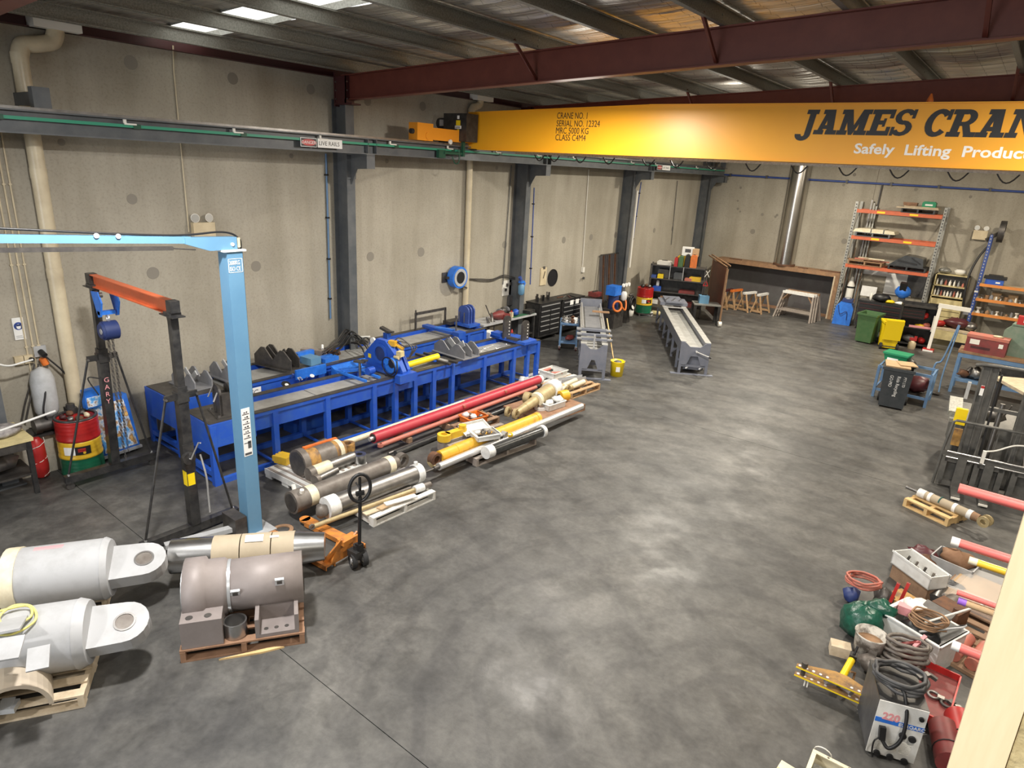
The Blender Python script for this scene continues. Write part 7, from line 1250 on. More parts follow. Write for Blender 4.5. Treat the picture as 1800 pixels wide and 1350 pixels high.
for lv, z in enumerate(PZ[:2]):
    for k in range(12):
        r = rnd.uniform(.04, .075); h = rnd.uniform(.08, .2); sh_ = k % 4
        m = (MB().lathe([(r, 0), (r, h*.2), (r*.5, h*.3), (r*.5, h*.7), (r, h*.8), (r, h)], n=10), MB().ring((0, 0, 0), (0, 0, h), r, r*.6, 12), MB().lathe([(r, 0), (r, h*.6), (r*.3, h)], n=10), MB().cyl((0, 0, 0), (0, 0, h*1.2), r*.8, r*.5, 10))[sh_]
        solo(nn2[sh_], m, ('tape', 'dull_steel', 'rust_light', 'grey')[(k+lv) % 4], f'small {("pale", "dull steel", "brownish", "grey")[(k+lv) % 4]} {nn2[sh_]} on the {("bottom", "middle")[lv]} orange shelf, {ORD[k]} from the blue post', nn2[sh_], (SX0+.18+k*.13, SY+.15+.08*(k % 2), z+.011), 0, f'small parts on the {("bottom", "middle")[lv]} orange shelf')
for k in range(3): solo('carton', MB().cb((0, 0, .1), (.26, .26, .2)), 'carton', ('left', 'middle', 'right')[k]+' brown carton at the back of the middle orange shelf', 'box', (-.7+.45*k, SY+.42, PZ[1]+.011))
t = thing('parts_box', 'blue box with a black lid on the top orange shelf', 'box', (-.85, SY+.3, PZ[2]+.011)); part('box', MB().cb((0, 0, .09), (.5, .34, .18)), 'blue', t); part('lid', MB().cb((0, 0, .22), (.62, .4, .08)).cb((0, 0, .28), (.4, .3, .05)), 'black', t); part('label', MB().cb((.1, -.171, .08), (.12, .003, .05)), 'paper', t)
q = AT(1760, 408, 1, SY); t = thing('hose_reel', 'dark hose reel on an arm above the blue rack post', 'hose reel', (q.x, SY+.3, q.z)); part('reel', MB().cyl((-.06, 0, 0), (.06, 0, 0), .3, n=20).ring((-.08, 0, 0), (.08, 0, 0), .34, .28, 20), 'dark_steel', t); part('bracket', MB().bar((0, 0, 0), (-.35, -.1, -.3), .1), 'dark_steel', t); part('wall_arm', MB().bar((0, 0, .0), (0, .58, .1), .08), 'dark_steel', t)
a = [AT(1738, 432, 1, SY+.1), AT(1722, 450, 1, SY), AT(1705, 480, 1, SY-.2), AT(1696, 515, 1, SY-.3), AT(1692, 545, 1, SY-.3)]; solo('hose', MB().tube(bezier(a), .035, 8), 'black', 'thick black hose hanging in a curve left of the blue rack post', 'hose')
# blue legged bench with red box and green chest
BX0, BX1, BY0, BY1, BZ = -.95, 1.9, 19.45, 20.25, 1.08
t = thing('steel_bench', 'timber topped bench on blue legs with a red box and green chest on it', 'bench', (.4, BY0, 0))
part('top', MB().box(BX0, BX1, BY0, BY1, BZ-.05, BZ), 'rust_light', t, t); part('apron', MB().box(BX0+.02, BX1-.02, BY0+.01, BY0+.05, BZ-.16, BZ-.05), 'trolley_blue', t, t)
for x in (BX0+.05, BX1-.05):
    for y in (BY0+.05, BY1-.05): part('leg', MB().box(x-.035, x+.035, y-.035, y+.035, 0, BZ-.05), 'trolley_blue', t, t)
part('lower_shelf', MB().box(BX0+.05, BX1-.05, BY0+.05, BY1-.05, .3, .36), 'trolley_blue', t, t); part('drawer_box', MB().box(.0, .6, BY0+.06, BY1-.1, .62, 1.0), 'black_paint', t, t)
for k in range(6): lump('scrap_part', f'oily brown scrap part under the blue legged bench, {ORD[k]} from its left', 'part', (BX0+.22+.13*k, BY0+.3+.1*(k % 2), .361), (.13, .13, .1+.03*(k % 3)), ('rust', 'dark_steel', 'dull_steel')[k % 3], 160+k, 8, .3, 'scrap on the bench shelf')
t = thing('tool_box', 'dull red metal box with white labels on the blue legged bench', 'box', (-.42, 19.72, BZ+.001), math.radians(-4)); part('body', MB().box(-.42, .42, -.2, .2, 0, .36), 'toolbox_red', t); part('lid', MB().box(-.43, .43, -.21, .21, .36, .43), 'salmon', t); part('label', MB().box(-.34, -.14, -.204, -.2, .2, .32), 'tape', t); part('label', MB().box(.25, .34, -.204, -.2, .2, .3), 'tape', t); part('picture', MB().box(-.3, .1, -.204, -.2, .1, .16), 'maroon', t); part('rag', MB().blob((.18, -.05, .45), (.12, .1, .03), 7, 4, .2, 2), 'cream', t)
t = thing('green_chest', 'large grey-green metal chest behind the red box', 'chest', (.35, 20.0, BZ+.001), math.radians(-6)); part('body', MB().prism([(-.5, 0), (.45, 0), (.45, .75), (-.35, .75), (-.5, .6)], .4, (0, .22, 0)), 'chest_green', t); part('latch', MB().box(.2, .26, -.19, -.18, .3, .42), 'red', t); part('edge', MB().box(-.38, .46, -.2, .24, .75, .78), 'chest_green', t)
t = thing('engine_block', 'grey-green engine block at the right photo edge behind the red box', 'engine', (1.2, 19.95, BZ+.001)); part('block', MB().box(-.3, .4, -.25, .25, 0, .55), 'chest_green', t); part('cover', MB().blob((0, 0, .6), (.3, .22, .12), 10, 5, .1, 3), 'dull_steel', t); part('flange', MB().cyl((-.32, -.1, .25), (-.3, -.1, .25), .12, n=14), 'dull_steel', t)
q = AT(1742, 552, 1, 20.6); t = thing('red_can', 'red can with a white mark on top of the green chest', 'can', (.2, 20.0, BZ+.78)); part('can', MB().cb((0, 0, .1), (.34, .2, .2)), 'red', t); part('mark', MB().cb((0, -.101, .1), (.1, .003, .08)), 'paper', t)
t = thing('hand_trolley', 'tall bent tube hand trolley at the left end of the blue legged bench', 'trolley', (-1.2, 19.0, 0)); part('frame', MB().tube(bezier([(-.12, 0, .1), (-.12, .05, .7), (.0, .1, .85), (.12, .12, 1.6), (.14, .14, 1.75)]), .022, 8).tube(bezier([(.12, -.2, .1), (.1, -.1, .6), (.16, .12, 1.75)]), .018, 8), 'trolley_blue', t); part('wheel', MB().cyl((-.16, 0, .1), (-.1, 0, .1), .1, n=14), 'rubber', t); part('toe_plate', MB().cb((0, -.1, .05), (.3, .25, .02)), 'dark_steel', t)
# small blue frame trolley behind the dark bin
t = thing('frame_trolley', 'blue angle iron trolley with dark machine parts behind the dark bin', 'trolley', (-1.75, 17.85, 0)); k = .55
for x in (-k, k):
    for y in (-.38, .4): part('leg', MB().box(x-.03, x+.03, y-.03, y+.03, 0, .78), 'trolley_blue', t)
for z in (.2, .75): part('rail', MB().box(-k, k, -.4, -.36, z-.03, z+.03).box(-k, k, .38, .42, z-.03, z+.03).box(-k-.02, -k+.02, -.38, .4, z-.03, z+.03).box(k-.02, k+.02, -.38, .4, z-.03, z+.03), 'trolley_blue', t)
part('deck', MB().box(-k, k, -.36, .38, .2, .22), 'dark_steel', t); part('top_deck', MB().box(-k, .1, -.36, .38, .74, .77), 'dark_steel', t)
for nm, x, y, z, d, mt, lb in (('machine_part', .25, 0, .221, (.3, .2, .2), 'maroon_plastic', 'dark brown casting leaning on the blue frame trolley'), ('machine_part', -.15, -.1, .221, (.2, .2, .2), 'black', 'black casting inside the blue frame trolley'), ('machine_part', .02, .05, .771, (.12, .12, .1), 'dark_steel', 'dark clamp on top of the blue frame trolley')): lump(nm, lb, 'part', (-1.75+x, 17.85+y, z), d, mt, 170+int(x*50))
t = thing('tub', 'green plastic tub with a white label behind the dark bin', 'tub', (-2.03, 17.95, .772), math.radians(-8)); part('tub', MB().add([(-.2, -.15, 0), (.2, -.15, 0), (.2, .15, 0), (-.2, .15, 0), (-.26, -.2, .25), (.26, -.2, .25), (.26, .2, .25), (-.26, .2, .25)], MB.BF), 'tub_green', t); part('lid', MB().box(-.28, .28, -.22, .22, .25, .29), 'tub_green', t); part('label', MB().cb((-.05, -.186, .13), (.24, .01, .14), 0, -.2), 'paper', t)
# timber table behind the forklift
t = thing('timber_table', 'bare timber topped table corner beyond the forklift mast', 'table', (-.12, 17.7, 0), math.radians(-60)); part('top', MB().box(0, 1.3, 0, 1.6, .94, 1.0), 'pale_wood', t)
for x, y in ((.12, .12), (1.2, .12), (.12, 1.5), (1.2, 1.5)): part('leg', MB().box(x-.04, x+.04, y-.04, y+.04, 0, .94), 'dark_steel', t)
# ------------------------------------------------------------------ forklift
FYB = 12.86
t = thing('forklift', 'dark grey forklift mast with load backrest and short forks at the right photo edge', 'forklift', (.2, FYB, 0), math.radians(7)); mt = 'dark_steel'
mat('lift_grey', (.085, .085, .08), .5, .3, col2=(.15, .145, .135), scale=6)
br = part('load_backrest', MB().tube([(-.68, 0, .03), (-.66, 0, .7), (-.62, .0, 1.18), (-.58, 0, 1.21), (.75, 0, 1.21), (.78, 0, 1.1), (.78, 0, .1)], .022, 8).bar((-.66, 0, .62), (.78, 0, .62), .05, .08), 'lift_grey', t)
for k in range(6): part('backrest_bar', MB().bar((-.45+.23*k, 0, .64), (-.44+.23*k, 0, 1.2), .018), 'lift_grey', br)
for x in (-.6, -.14, .38):
    part('box_frame', MB().box(x-.04, x+.04, -.02, .12, .05, .56).box(x+.3, x+.38, -.02, .12, .05, .56).box(x, x+.36, -.02, .12, .48, .56).box(x, x+.36, -.02, .12, .05, .13).box(x+.02, x+.3, .08, .1, .13, .5), 'lift_grey', t)
for x in (-.36, .02):
    f = part('fork', MB().box(x-.065, x+.065, -.06, -.02, .04, .58).box(x-.06, x+.06, -.5, -.02, .03, .075), 'lift_grey', t); part('worn_tip', MB().box(x-.062, x+.062, -.53, -.5, .03, .06), 'tape', f)
part('shift_rod', MB().cyl((-.6, -.03, .66), (.7, -.03, .66), .02, n=8).cyl((-.6, -.03, .56), (.7, -.03, .56), .018, n=8), 'steel', t)
part('valve', MB().cb((-.1, -.06, .7), (.05, .05, .22)), 'tape', t)
part('hydraulic_hose', MB().tube(bezier([(-.08, -.05, .8), (.05, -.04, .85), (.3, -.02, 1.0), (.6, 0, .98), (.68, 0, .7)]), .014, 6), 'tape', t)
for x in (-.34, .3):
    u = part('mast_upright', MB().ibeam((x, .3, .1), (x, .42, 2.12), .13, .08, .02, .02, (1, 0, 0)).ibeam((x+.12, .32, .1), (x+.12, .44, 2.1), .11, .07, .02, .02, (1, 0, 0)), 'lift_grey', t)
    part('lift_chain', MB().bar((x+.22, .3, .6), (x+.22, .42, 2.0), .03), 'black', u); part('warning_tag', MB().cb((x-.0, .27, 1.72), (.05, .01, .17)), 'paper', u); part('tag_stripe', MB().cb((x-.0, .264, 1.78), (.05, .004, .04)), 'red', u)
part('mast_cross_bar', MB().tube(bezier([(-.5, .42, 2.1), (-.3, .36, 2.14), (.2, .36, 2.14), (.7, .42, 2.1)]), .03, 8).bar((-.4, .42, 1.4), (.5, .42, 1.4), .06), 'lift_grey', t)
part('lift_cylinder', MB().cyl((.0, .42, .3), (.02, .5, 1.5), .04, n=10), 'dull_steel', t)
part('body', MB().prism([(.75, .25), (2.2, .25), (2.3, .9), (1.9, 1.05), (1.5, .8), (.9, .95)], 1.0, (-.5, 0, 0), (0, 1, 0)), 'lift_grey', t)
for x in (-.36, .45): part('wheel', MB().cyl((x-.12, .95, .28), (x+.12, .95, .28), .28, n=20), 'rubber', t)
part('controls', MB().blob((-.02, 1.0, 1.15), (.2, .15, .12), 9, 5, .3, 6).cyl((.1, .95, 1.05), (.2, .9, 1.4), .015, n=6), 'dull_steel', t)
part('yellow_guard', MB().cb((-.52, .32, 1.2), (.17, .08, .28)), 'bin_yellow', t); part('orange_lamp', MB().cb((-.5, .25, .85), (.12, .06, .3)), 'rust_yellow', t); part('side_step', MB().cb((-.58, .9, 1.2), (.2, .5, .1), 0, .3).cb((-.56, .6, 1.05), (.18, .2, .06)), 'galv', t); part('yellow_horn', MB().cb((.76, .05, 1.12), (.16, .1, .16)), 'drum_yellow', t)
part('mirror', MB().cb((-.5, .6, 1.6), (.05, .05, .3)), 'light_grey', t)
# pallet with wrapped cylinder
PA, PB = F(1586, 889, 0), F(1664, 926, 0)
pallet('small new timber pallet with a wrapped cylinder before the forklift', PA, PB, .55, 'new_wood', 3, grp=None)
d2_ = (PB-PA).normalized(); n2 = V(-d2_.y, d2_.x, 0)
t, P, d, L = roll('hydraulic_cylinder', 'tan wrapped cylinder with white bands and a rusty clevis on the small new pallet', 'cylinder', PA+n2*.28+d2_*.05+UP*.21, PB+n2*.3+d2_*.16+UP*.21, [('tip', -.25, 0, .03, .025, 'dull_steel'), ('wrapped_end', 0, .14, .072, .072, 'wrap'), ('barrel', .14, .92, .068, .068, 'mask_tan'), ('wrapped_end', .92, 1, .075, .075, 'wrap'), ('neck', 1, 1.12, .07, .06, 'rust_light')])
for k in (.2, .66): part('white_band', MB().cyl(P+d*L*k, P+d*L*(k+.06), .074, n=18), 'paper', t, t)
s = d.cross(UP)
for k in (-1, 1): part('clevis_ear', MB().ring(P+d*L*1.22+UP*.0+s*k*.055-s*.015, P+d*L*1.22+s*k*.055+s*.015, .085, .04, 16), 'gold', t, t)
part('strap', MB().tube([P+d*L*.42+(s*math.cos(a*PI/6)+UP*math.sin(a*PI/6))*.073 for a in range(7)]+[P+d*L*.42-s*.2-UP*.2], .012, 5), 'teal', t, t)
# ================================================================== BAR RACK UNDER THE MEZZANINE (ends reach into view)
t = thing('bar_rack', 'steel stand of the bar rack hidden behind the cream jamb', 'rack', (1.6, 5.2, 0))
for x in (1.2, 2.6):
    part('post', MB().box(x-.05, x+.05, 5.32, 5.42, 0, 3.0), 'dark_steel', t, t)
bars = [(1685, 858, .034, 'bar_red', 'bar_red', 'red bar ending before the forklift forks, topmost on the bar rack'), (1672, 950, .031, 'bar_red', 'tape', 'red bar with a pale cut end, second from the top of the bar rack'), (1703, 984, .026, 'drum_yellow', 'ivory', 'orange yellow bar with a cream end on the bar rack'), (1682, 1041, .02, 'bar_red', 'bar_red', 'thin red bar above the tan one on the bar rack'), (1684, 1055, .026, 'carton', 'purple', 'tan bar with a purple tip on the bar rack'), (1673, 1133, .034, 'bar_red', 'wrap', 'red bar with a white wrapped end, lowest on the bar rack')]
for px, py, r, mt, tip, lb in bars:
    p = AT(px, py, 1, 5.2); t2 = thing('steel_bar', lb, 'bar', (p.x, 5.2, p.z-r)); part('bar', MB().cyl((.05, 0, r), (3.0-p.x, 0, r), r, n=14), mt, t2); part('bar_end', MB().cyl((0, 0, r), (.05, 0, r), r*1.03, n=14), tip, t2)
    for x in (1.2, 2.6): part('arm', MB().box(x-.03, x+.03, 5.05, 5.34, p.z-r-.05, p.z-r-.001), 'dark_steel', t, t)
mat('dirty_white', (.5, .47, .42), .6, col2=(.14, .12, .1), scale=9, lo=.45, hi=.6)
# ================================================================== LOWER RIGHT HEAP
def at0(px, py, z=0): q = F(px, py, z); return q
# welder
A, Bq = F(1520, 1322, 0), F(1602, 1345, 0); rz = math.atan2(Bq.y-A.y, Bq.x-A.x); w_ = (Bq-A).length*1.02; h = .6
t = thing('welder', 'white welding machine with a pink 220 and a blue stripe on its front', 'welder', (A.x, A.y, 0), rz)
part('front_panel', MB().box(0, w_, -.012, 0, .03, h), 'white', t); part('case', MB().box(.005, w_-.005, 0, .52, .03, h-.01), 'dark_grey', t); part('top_cover', MB().box(0, w_, 0, .52, h-.01, h+.005), 'black_paint', t)
fy = -.0125
part('blue_stripe', MB().box(.0, w_, -.014, -.012, h*.63, h*.71), 'bright_blue', t)
text('220', .1, 'pink', t, TM((.05, fy-.002, h*.7), (1, 0, 0), (0, 0, 1)), offset=.004, sx=.9); text('EUROARC', .045, 'white', t, TM((w_*.48, fy-.003, h*.645), (1, 0, 0), (0, 0, 1)), offset=.001)
for x, z, r in ((.88, .86, .02), (.62, .5, .03), (.82, .48, .03), (.22, .08, .028), (.5, .07, .028), (.8, .06, .028)): part('socket', MB().cyl((w_*x, fy, h*z), (w_*x, fy-.02, h*z), r, n=14), 'black', t)
part('green_lamp', MB().box(w_*.56, w_*.62, fy-.004, fy, h*.82, h*.88), 'tub_green', t)
part('vents', (lambda m: ([m.box(w_*(.1+.27*c), w_*(.32+.27*c), fy-.002, fy, h*(.16+.025*k), h*(.17+.025*k)) for c in range(3) for k in range(9)], m)[1])(MB()), 'tape', t, kind='stuff')
part('plug', MB().bar((w_*.18, -.03, h*.58), (w_*.2, -.06, h*.4), .05), 'black', t); part('cable', MB().tube(bezier([(w_*.2, -.06, h*.4), (w_*.35, -.1, h*.33), (w_*.55, -.08, h*.5), (w_*.58, -.03, h*.85), (w_*.5, .08, h+.06), (w_*.4, .2, h+.04)]), .016, 8), 'black', t)
part('earth_lead', MB().tube(bezier([(w_*.18, -.05, h*.42), (w_*.06, -.07, h*.35), (w_*.08, -.06, h*.15), (w_*.14, -.04, h*.02)]), .007, 6), 'black', t)
part('feet', MB().box(.03, .08, .02, .07, 0, .03).box(w_-.08, w_-.03, .02, .07, 0, .03).box(.03, .08, .42, .47, 0, .03).box(w_-.08, w_-.03, .42, .47, 0, .03), 'rubber', t)
c0 = Vector(t.location)+Matrix.Rotation(rz, 3, 'Z') @ V(w_*.5, .25, 0)
cablecoil('cable_coil', 'big black welding cable coil lying on top of the white welder', 'cable', (c0.x+.0, c0.y+.02, h+.008), .21, .017, 'dark_grey', 4, .3, .85, 5)
solo('earth_clamp', MB().bar((0, 0, .02), (.1, .05, .04), .05, .03).bar((.1, .05, .04), (.16, .02, .02), .03), 'dull_steel', 'grey earth clamp lying in the welding cable coil', 'clamp', (c0.x+.12, c0.y+.12, h+.06), .4)
q = F(1553, 1215, .3); solo('hand_tool', MB().bar((0, 0, 0), (.05, .1, .3), .05, .06), 'red', 'red plastic handled tool sticking up behind the welder', 'tool', (q.x, q.y+.05, .0), .1)
# pipe bender
q = F(1410, 1205, 0); t = thing('pipe_bender', 'yellow hydraulic pipe bender with two drilled wing plates on small feet', 'pipe bender', (-.52, 6.28, 0), math.radians(3)); LW = .4
wing = [(-LW, -.05), (LW, -.05), (LW, 0), (.06, .13), (-.06, .13), (-LW, 0)]
for z in (.09, .19):
    wp = part('wing_plate', MB().prism(wing, .014, (0, 0, z), (1, 0, 0), (0, 1, 0)), 'rust_yellow', t); part('edge_stripe', MB().box(-LW, LW, -.053, -.05, z, z+.014), 'bin_yellow', wp)
    for s in (-1, 1):
        for k in range(5): part('pin_hole', MB().cyl((s*(.11+.065*k), -.015+.0*k, z+.0142), (s*(.11+.065*k), -.015, z+.0155), .014, n=10), 'paper', wp)
for x in (-.28, .22): part('foot', MB().box(x-.02, x-.008, -.03, .0, 0, .09).box(x+.008, x+.02, -.03, .0, 0, .09), 'tape', t)
part('roller_pin', MB().cyl((-.33, -.01, .09), (-.33, -.01, .24), .022, n=10).cyl((-.33, -.01, .2), (-.33, -.01, .26), .03, n=8), 'dark_steel', t); part('roller_pin', MB().cyl((.28, 0, .09), (.28, 0, .23), .025, n=10), 'dark_steel', t)
part('bending_shoe', MB().torus((0, -.16, .16), (0, 0, 1), .17, .03, 14, 8, PI*.25, PI*.75), 'cast', t)
part('ram', MB().cyl((0, .1, .16), (.04, .42, .2), .035, n=14), 'bin_yellow', t); part('ram_rod', MB().cyl((0, -.02, .155), (0, .1, .16), .02, n=10), 'dark_steel', t); part('pump_end', MB().cb((.045, .46, .21), (.07, .08, .08)).cyl((.05, .46, .25), (.06, .5, .33), .012, n=8), 'black', t); part('frame_strap', MB().tube([(.06, .1, .1), (.1, .2, .1), (.1, .24, .2), (.06, .2, .22)], .012, 6), 'rust_yellow', t)
# buckets, bag, boxes
q = F(1512, 1168, 0); bx, by = q.x+.02, q.y+.15; t = thing('bucket', 'dirty white bucket of brown sludge behind the pipe bender', 'bucket', (bx, by, 0)); part('pail', MB().lathe([(0, 0), (.13, 0), (.155, .3), (.165, .32), (.15, .32), (.125, .02), (0, .02)], n=22), 'dirty_white', t); part('contents', MB().cyl((0, 0, .02), (0, 0, .22), .13, .142, n=20), 'rust_light', t); part('drip', MB().cb((.06, -.135, .12), (.08, .02, .18)), 'worn_grey', t)
solo('timber_offcut', MB().cb((0, 0, .06), (.2, .14, .12)), 'pale_wood', 'pale timber block left of the dirty bucket', 'block', (bx-.24, by-.12, 0), .3)
q = F(1505, 1128, 0); t = thing('bag', 'dark green plastic bag of rubbish left of the large white crate', 'bag', (q.x+.0, q.y+.12, 0)); part('sack', MB().blob((0, 0, .2), (.23, .2, .22), 14, 9, .12, 7), 'bag_green', t); part('neck', MB().blob((.12, .12, .38), (.16, .12, .1), 9, 6, .25, 9), 'bag_green', t)
q = F(1530, 1060, 0); lump('blue_case', 'blue case half hidden behind the green bag', 'case', (q.x-.2, q.y-.15, 0), (.1, .12, .1), 'navy', 12)
cablecoil('air_hose', 'orange red air hose coiled beside the green bag', 'hose', (q.x-.12, q.y-.1, .25), .18, .014, 'salmon', 4, .5, .8, 3)
q = F(1565, 1150, 0); cx, cy = q.x+.2, q.y+.28; rzc = math.radians(-22)
crate('crate', 'large white crate of tubes, cords and tools in the middle of the heap', (cx, cy, 0), .62, .5, .38, 'white_plastic', rzc)
for nm, mk, mt, lb, ct, o, z in (('cord', None, 'rust_light', 'brown extension cord looped over the large white crate', 'cord', (.05, -.02), .36), ('steel_plate', MB().cb((0, 0, 0), (.3, .26, .02), 0, .5), 'dull_steel', 'grey plate tilted in the large white crate', 'plate', (.02, .15), .42), ('steel_rod', MB().cyl((-.2, -.2, -.1), (.3, .45, .4), .012, n=8), 'tape', 'pale rod sticking out of the large white crate to the right', 'rod', (.05, .0), .3), ('tube_frame', MB().tube([(.05, -.2, .0), (.3, .12, .12), (.3, .2, .12), (.1, -.08, .0)], .012, 6), 'light_grey', 'bent grey tube on the right of the large white crate', 'tube', (.02, .0), .36), ('rag', MB().blob((0, 0, 0), (.16, .14, .08), 9, 5, .2, 4), 'tape', 'pale crumpled cloth at the back of the large white crate', 'rag', (-.15, .2), .38), ('drill', MB().cb((0, 0, 0), (.2, .1, .1), .4).cyl((.1, .03, 0), (.2, .06, 0), .03, n=10), 'pink', 'pinkish drill at the left in the large white crate', 'drill', (-.2, .05), .36), ('black_part', MB().blob((0, 0, 0), (.2, .16, .12), 9, 5, .15, 8), 'black', 'black lump filling the large white crate', 'part', (.02, -.02), .24)):
    p_ = V(cx, cy, z)+Matrix.Rotation(rzc, 3, 'Z') @ V(o[0], o[1], 0)
    if mk is None: cablecoil(nm, lb, ct, p_, .17, .011, mt, 5, .2, .8, 6)
    else: solo(nm, mk, mt, lb, ct, p_, rzc)
q = F(1562, 1062, .2)
for k, dx in enumerate((0, .09)):
    t = thing('bolt_cutter', f'bolt cutter arm with a red grip standing behind the green bag, {("left", "right")[k]} one', 'bolt cutter', (q.x+dx-.02, q.y-.05+dx, 0), 0); part('arm', MB().bar((0, 0, 0), (.06, .06, .5), .025), 'dark_grey', t); part('grip', MB().bar((.03, .03, .25), (.06, .06, .5), .035), 'red', t)
q = F(1605, 1048, 0); t = thing('crate', 'white rectangular crate with dark parts at the top of the heap', 'crate', (q.x-.02, q.y+.2, 0), math.radians(-38)); 
part('tub', MB().box(-.3, .3, -.14, .14, .2, .212).box(-.3, .3, -.14, -.128, .2, .38).box(-.3, .3, .128, .14, .2, .38).box(-.3, -.288, -.14, .14, .2, .38).box(.288, .3, -.14, .14, .2, .38), 'white', t); part('rim', MB().box(-.31, .31, -.15, -.14, .36, .385).box(-.31, .31, .14, .15, .36, .385), 'white', t); part('timber_base', MB().box(-.28, .28, -.12, .12, 0, .2), 'old_wood', t)
c1 = Vector(t.location)
for k in range(4): solo('dark_part', MB().cb((0, 0, .03), (.1, .06, .06)).cyl((0, 0, .06), (.02, 0, .14), .015, n=8), ('dark_steel', 'worn_grey')[k % 2], f'dark fitting in the white rectangular crate, {ORD[k]} from its left', 'fitting', c1+Matrix.Rotation(math.radians(-38), 3, 'Z') @ V(-.2+.13*k, 0, .213), .3*k)
q = F(1580, 1100, 0); solo('yellow_tray', MB().cb((0, 0, .1), (.42, .3, .2)).torus((.05, -.05, .21), (0, 0, 1), .1, .02, 14, 6), 'rust_yellow', 'rusty yellow box with a ring on it below the white rectangular crate', 'box', (q.x+.02, q.y+.28, 0), -.5)
solo('dark_box', MB().cb((0, 0, .15), (.3, .25, .3)).cyl((.1, -.1, .3), (.1, -.1, .36), .03, n=8), 'rust', 'dark brown box right of the rusty yellow box', 'box', (q.x+.42, q.y+.35, 0), -.4)
q = F(1640, 1018, .15); t = thing('bearing_ring', 'dull red bearing ring with a bright pin behind the white rectangular crate', 'ring', (q.x-.12, q.y+.0, .0)); part('ring', MB().ring((0, 0, .0), (0, 0, .16), .15, .1, 20), 'toolbox_red', t); part('pin', MB().cyl((.16, -.1, 0), (.16, -.1, .28), .035, n=12), 'chrome', t)
for k, (px, py) in enumerate(((1582, 985), (1600, 975), (1590, 1000))): q = F(px, py, .1); solo('steel_bush', MB().ring((0, 0, 0), (0, 0, .12), .075, .05, 16), ('dull_steel', 'dark_steel', 'dull_steel')[k], ('left', 'upper', 'lower')[k]+' steel bush at the top end of the heap', 'bush', (q.x, q.y, 0))
q = F(1672, 1015, 0); t = thing('crate', 'grey-blue crate of brown leather straps at the top right of the heap', 'crate', (q.x, q.y+.1, 0), math.radians(-12)); part('tub', MB().box(-.25, .25, -.2, .2, 0, .02).box(-.25, .25, -.2, -.185, 0, .24).box(-.25, .25, .185, .2, 0, .24).box(-.25, -.235, -.2, .2, 0, .24).box(.235, .25, -.2, .2, 0, .24), 'light_grey', t)
lump('strap_heap', 'brown leather straps heaped in the grey-blue crate', 'strap', (q.x, q.y+.1, .12), (.22, .17, .12), 'leather', 14, 10, .25); lump('strap_heap', 'dark leather straps left of the grey-blue crate', 'strap', (q.x-.36, q.y+.12, 0), (.18, .12, .12), 'maroon_plastic', 15, 10, .25)
q = F(1648, 1035, .2); solo('steel_tube', MB().cyl((0, 0, .08), (.03, .25, .18), .075, n=16), 'dull_steel', 'grey tube leaning beside the white rectangular crate', 'tube', (q.x, q.y-.05, 0))
q = F(1655, 1072, .15); t = thing('wrapped_cylinder', 'clear wrapped cylinder with a black end in the right of the heap', 'cylinder', (q.x, q.y, 0), -.2); part('body', MB().cyl((0, 0, .12), (.04, .35, .12), .11, n=18), 'worn_grey', t); part('black_end', MB().cyl((-.004, -.03, .12), (0, 0, .12), .12, n=18), 'black', t); part('hub', MB().cyl((-.008, -.05, .12), (-.004, -.03, .12), .03, n=10), 'chrome', t)
# red edged tray, hose heap
qa, qb = F(1572, 1140, .12), F(1690, 1192, .12); rzt = math.atan2(qb.y-qa.y, qb.x-qa.x)
t = thing('steel_tray', 'large red steel tray under the tools behind the welder', 'tray', (qa.x, qa.y, 0), rzt); LT = (qb-qa).length
part('tray', MB().box(0, LT, -.85, 0, .06, .08), 'toolbox_red', t); part('rim', MB().box(0, LT, -.015, 0, .06, .15).box(0, LT, -.85, -.835, .06, .15).box(0, .015, -.85, 0, .06, .15).box(LT-.015, LT, -.85, 0, .06, .15), 'red', t); part('foot', MB().box(.1, .2, -.8, -.05, 0, .06).box(LT-.2, LT-.1, -.8, -.05, 0, .06), 'dark_steel', t)
def tr_(x, y, z): v = Vector(t.location)+Matrix.Rotation(rzt, 3, 'Z') @ V(x, y, 0); v.z = z; return v
cablecoil('hose_heap', 'grey torch hoses with red grips heaped behind the welder', 'hose', tr_(.12, -.18, .085), .2, .02, 'worn_grey', 5, .4, .6, 11, up=.03)
for k in range(3): solo('torch_grip', MB().bar((0, 0, .02), (.16, .06, .1), .035), ('toolbox_red', 'maroon', 'pink')[k], ('dull red', 'maroon', 'pinkish')[k]+' torch grip lying on the grey hose heap', 'grip', tr_(.05+.06*k, -.12, .25+.02*k), .4*k)
lump('face_mask', 'grey hose mask at the left of the grey hose heap', 'mask', (tr_(-.1, -.42, 0).x, tr_(-.1, -.42, 0).y, 0), (.16, .12, .1), 'worn_grey', 31)
solo('cream_bar', MB().bar((0, 0, 0), (.08, -.2, .02), .05), 'tape', 'cream bar in the tools behind the welder', 'bar', tr_(.75, -.6, .13))
for k in range(4): solo('clamp', MB().torus((0, 0, .02), (0, 0, 1), .05, .015, 12, 6).cb((.06, 0, .02), (.06, .05, .03)), ('dull_steel', 'dark_steel')[k % 2], f'steel clamp in the red tray, {ORD[k]} from the left', 'clamp', tr_(.45+.12*k, -.45-.04*k, .081), k)
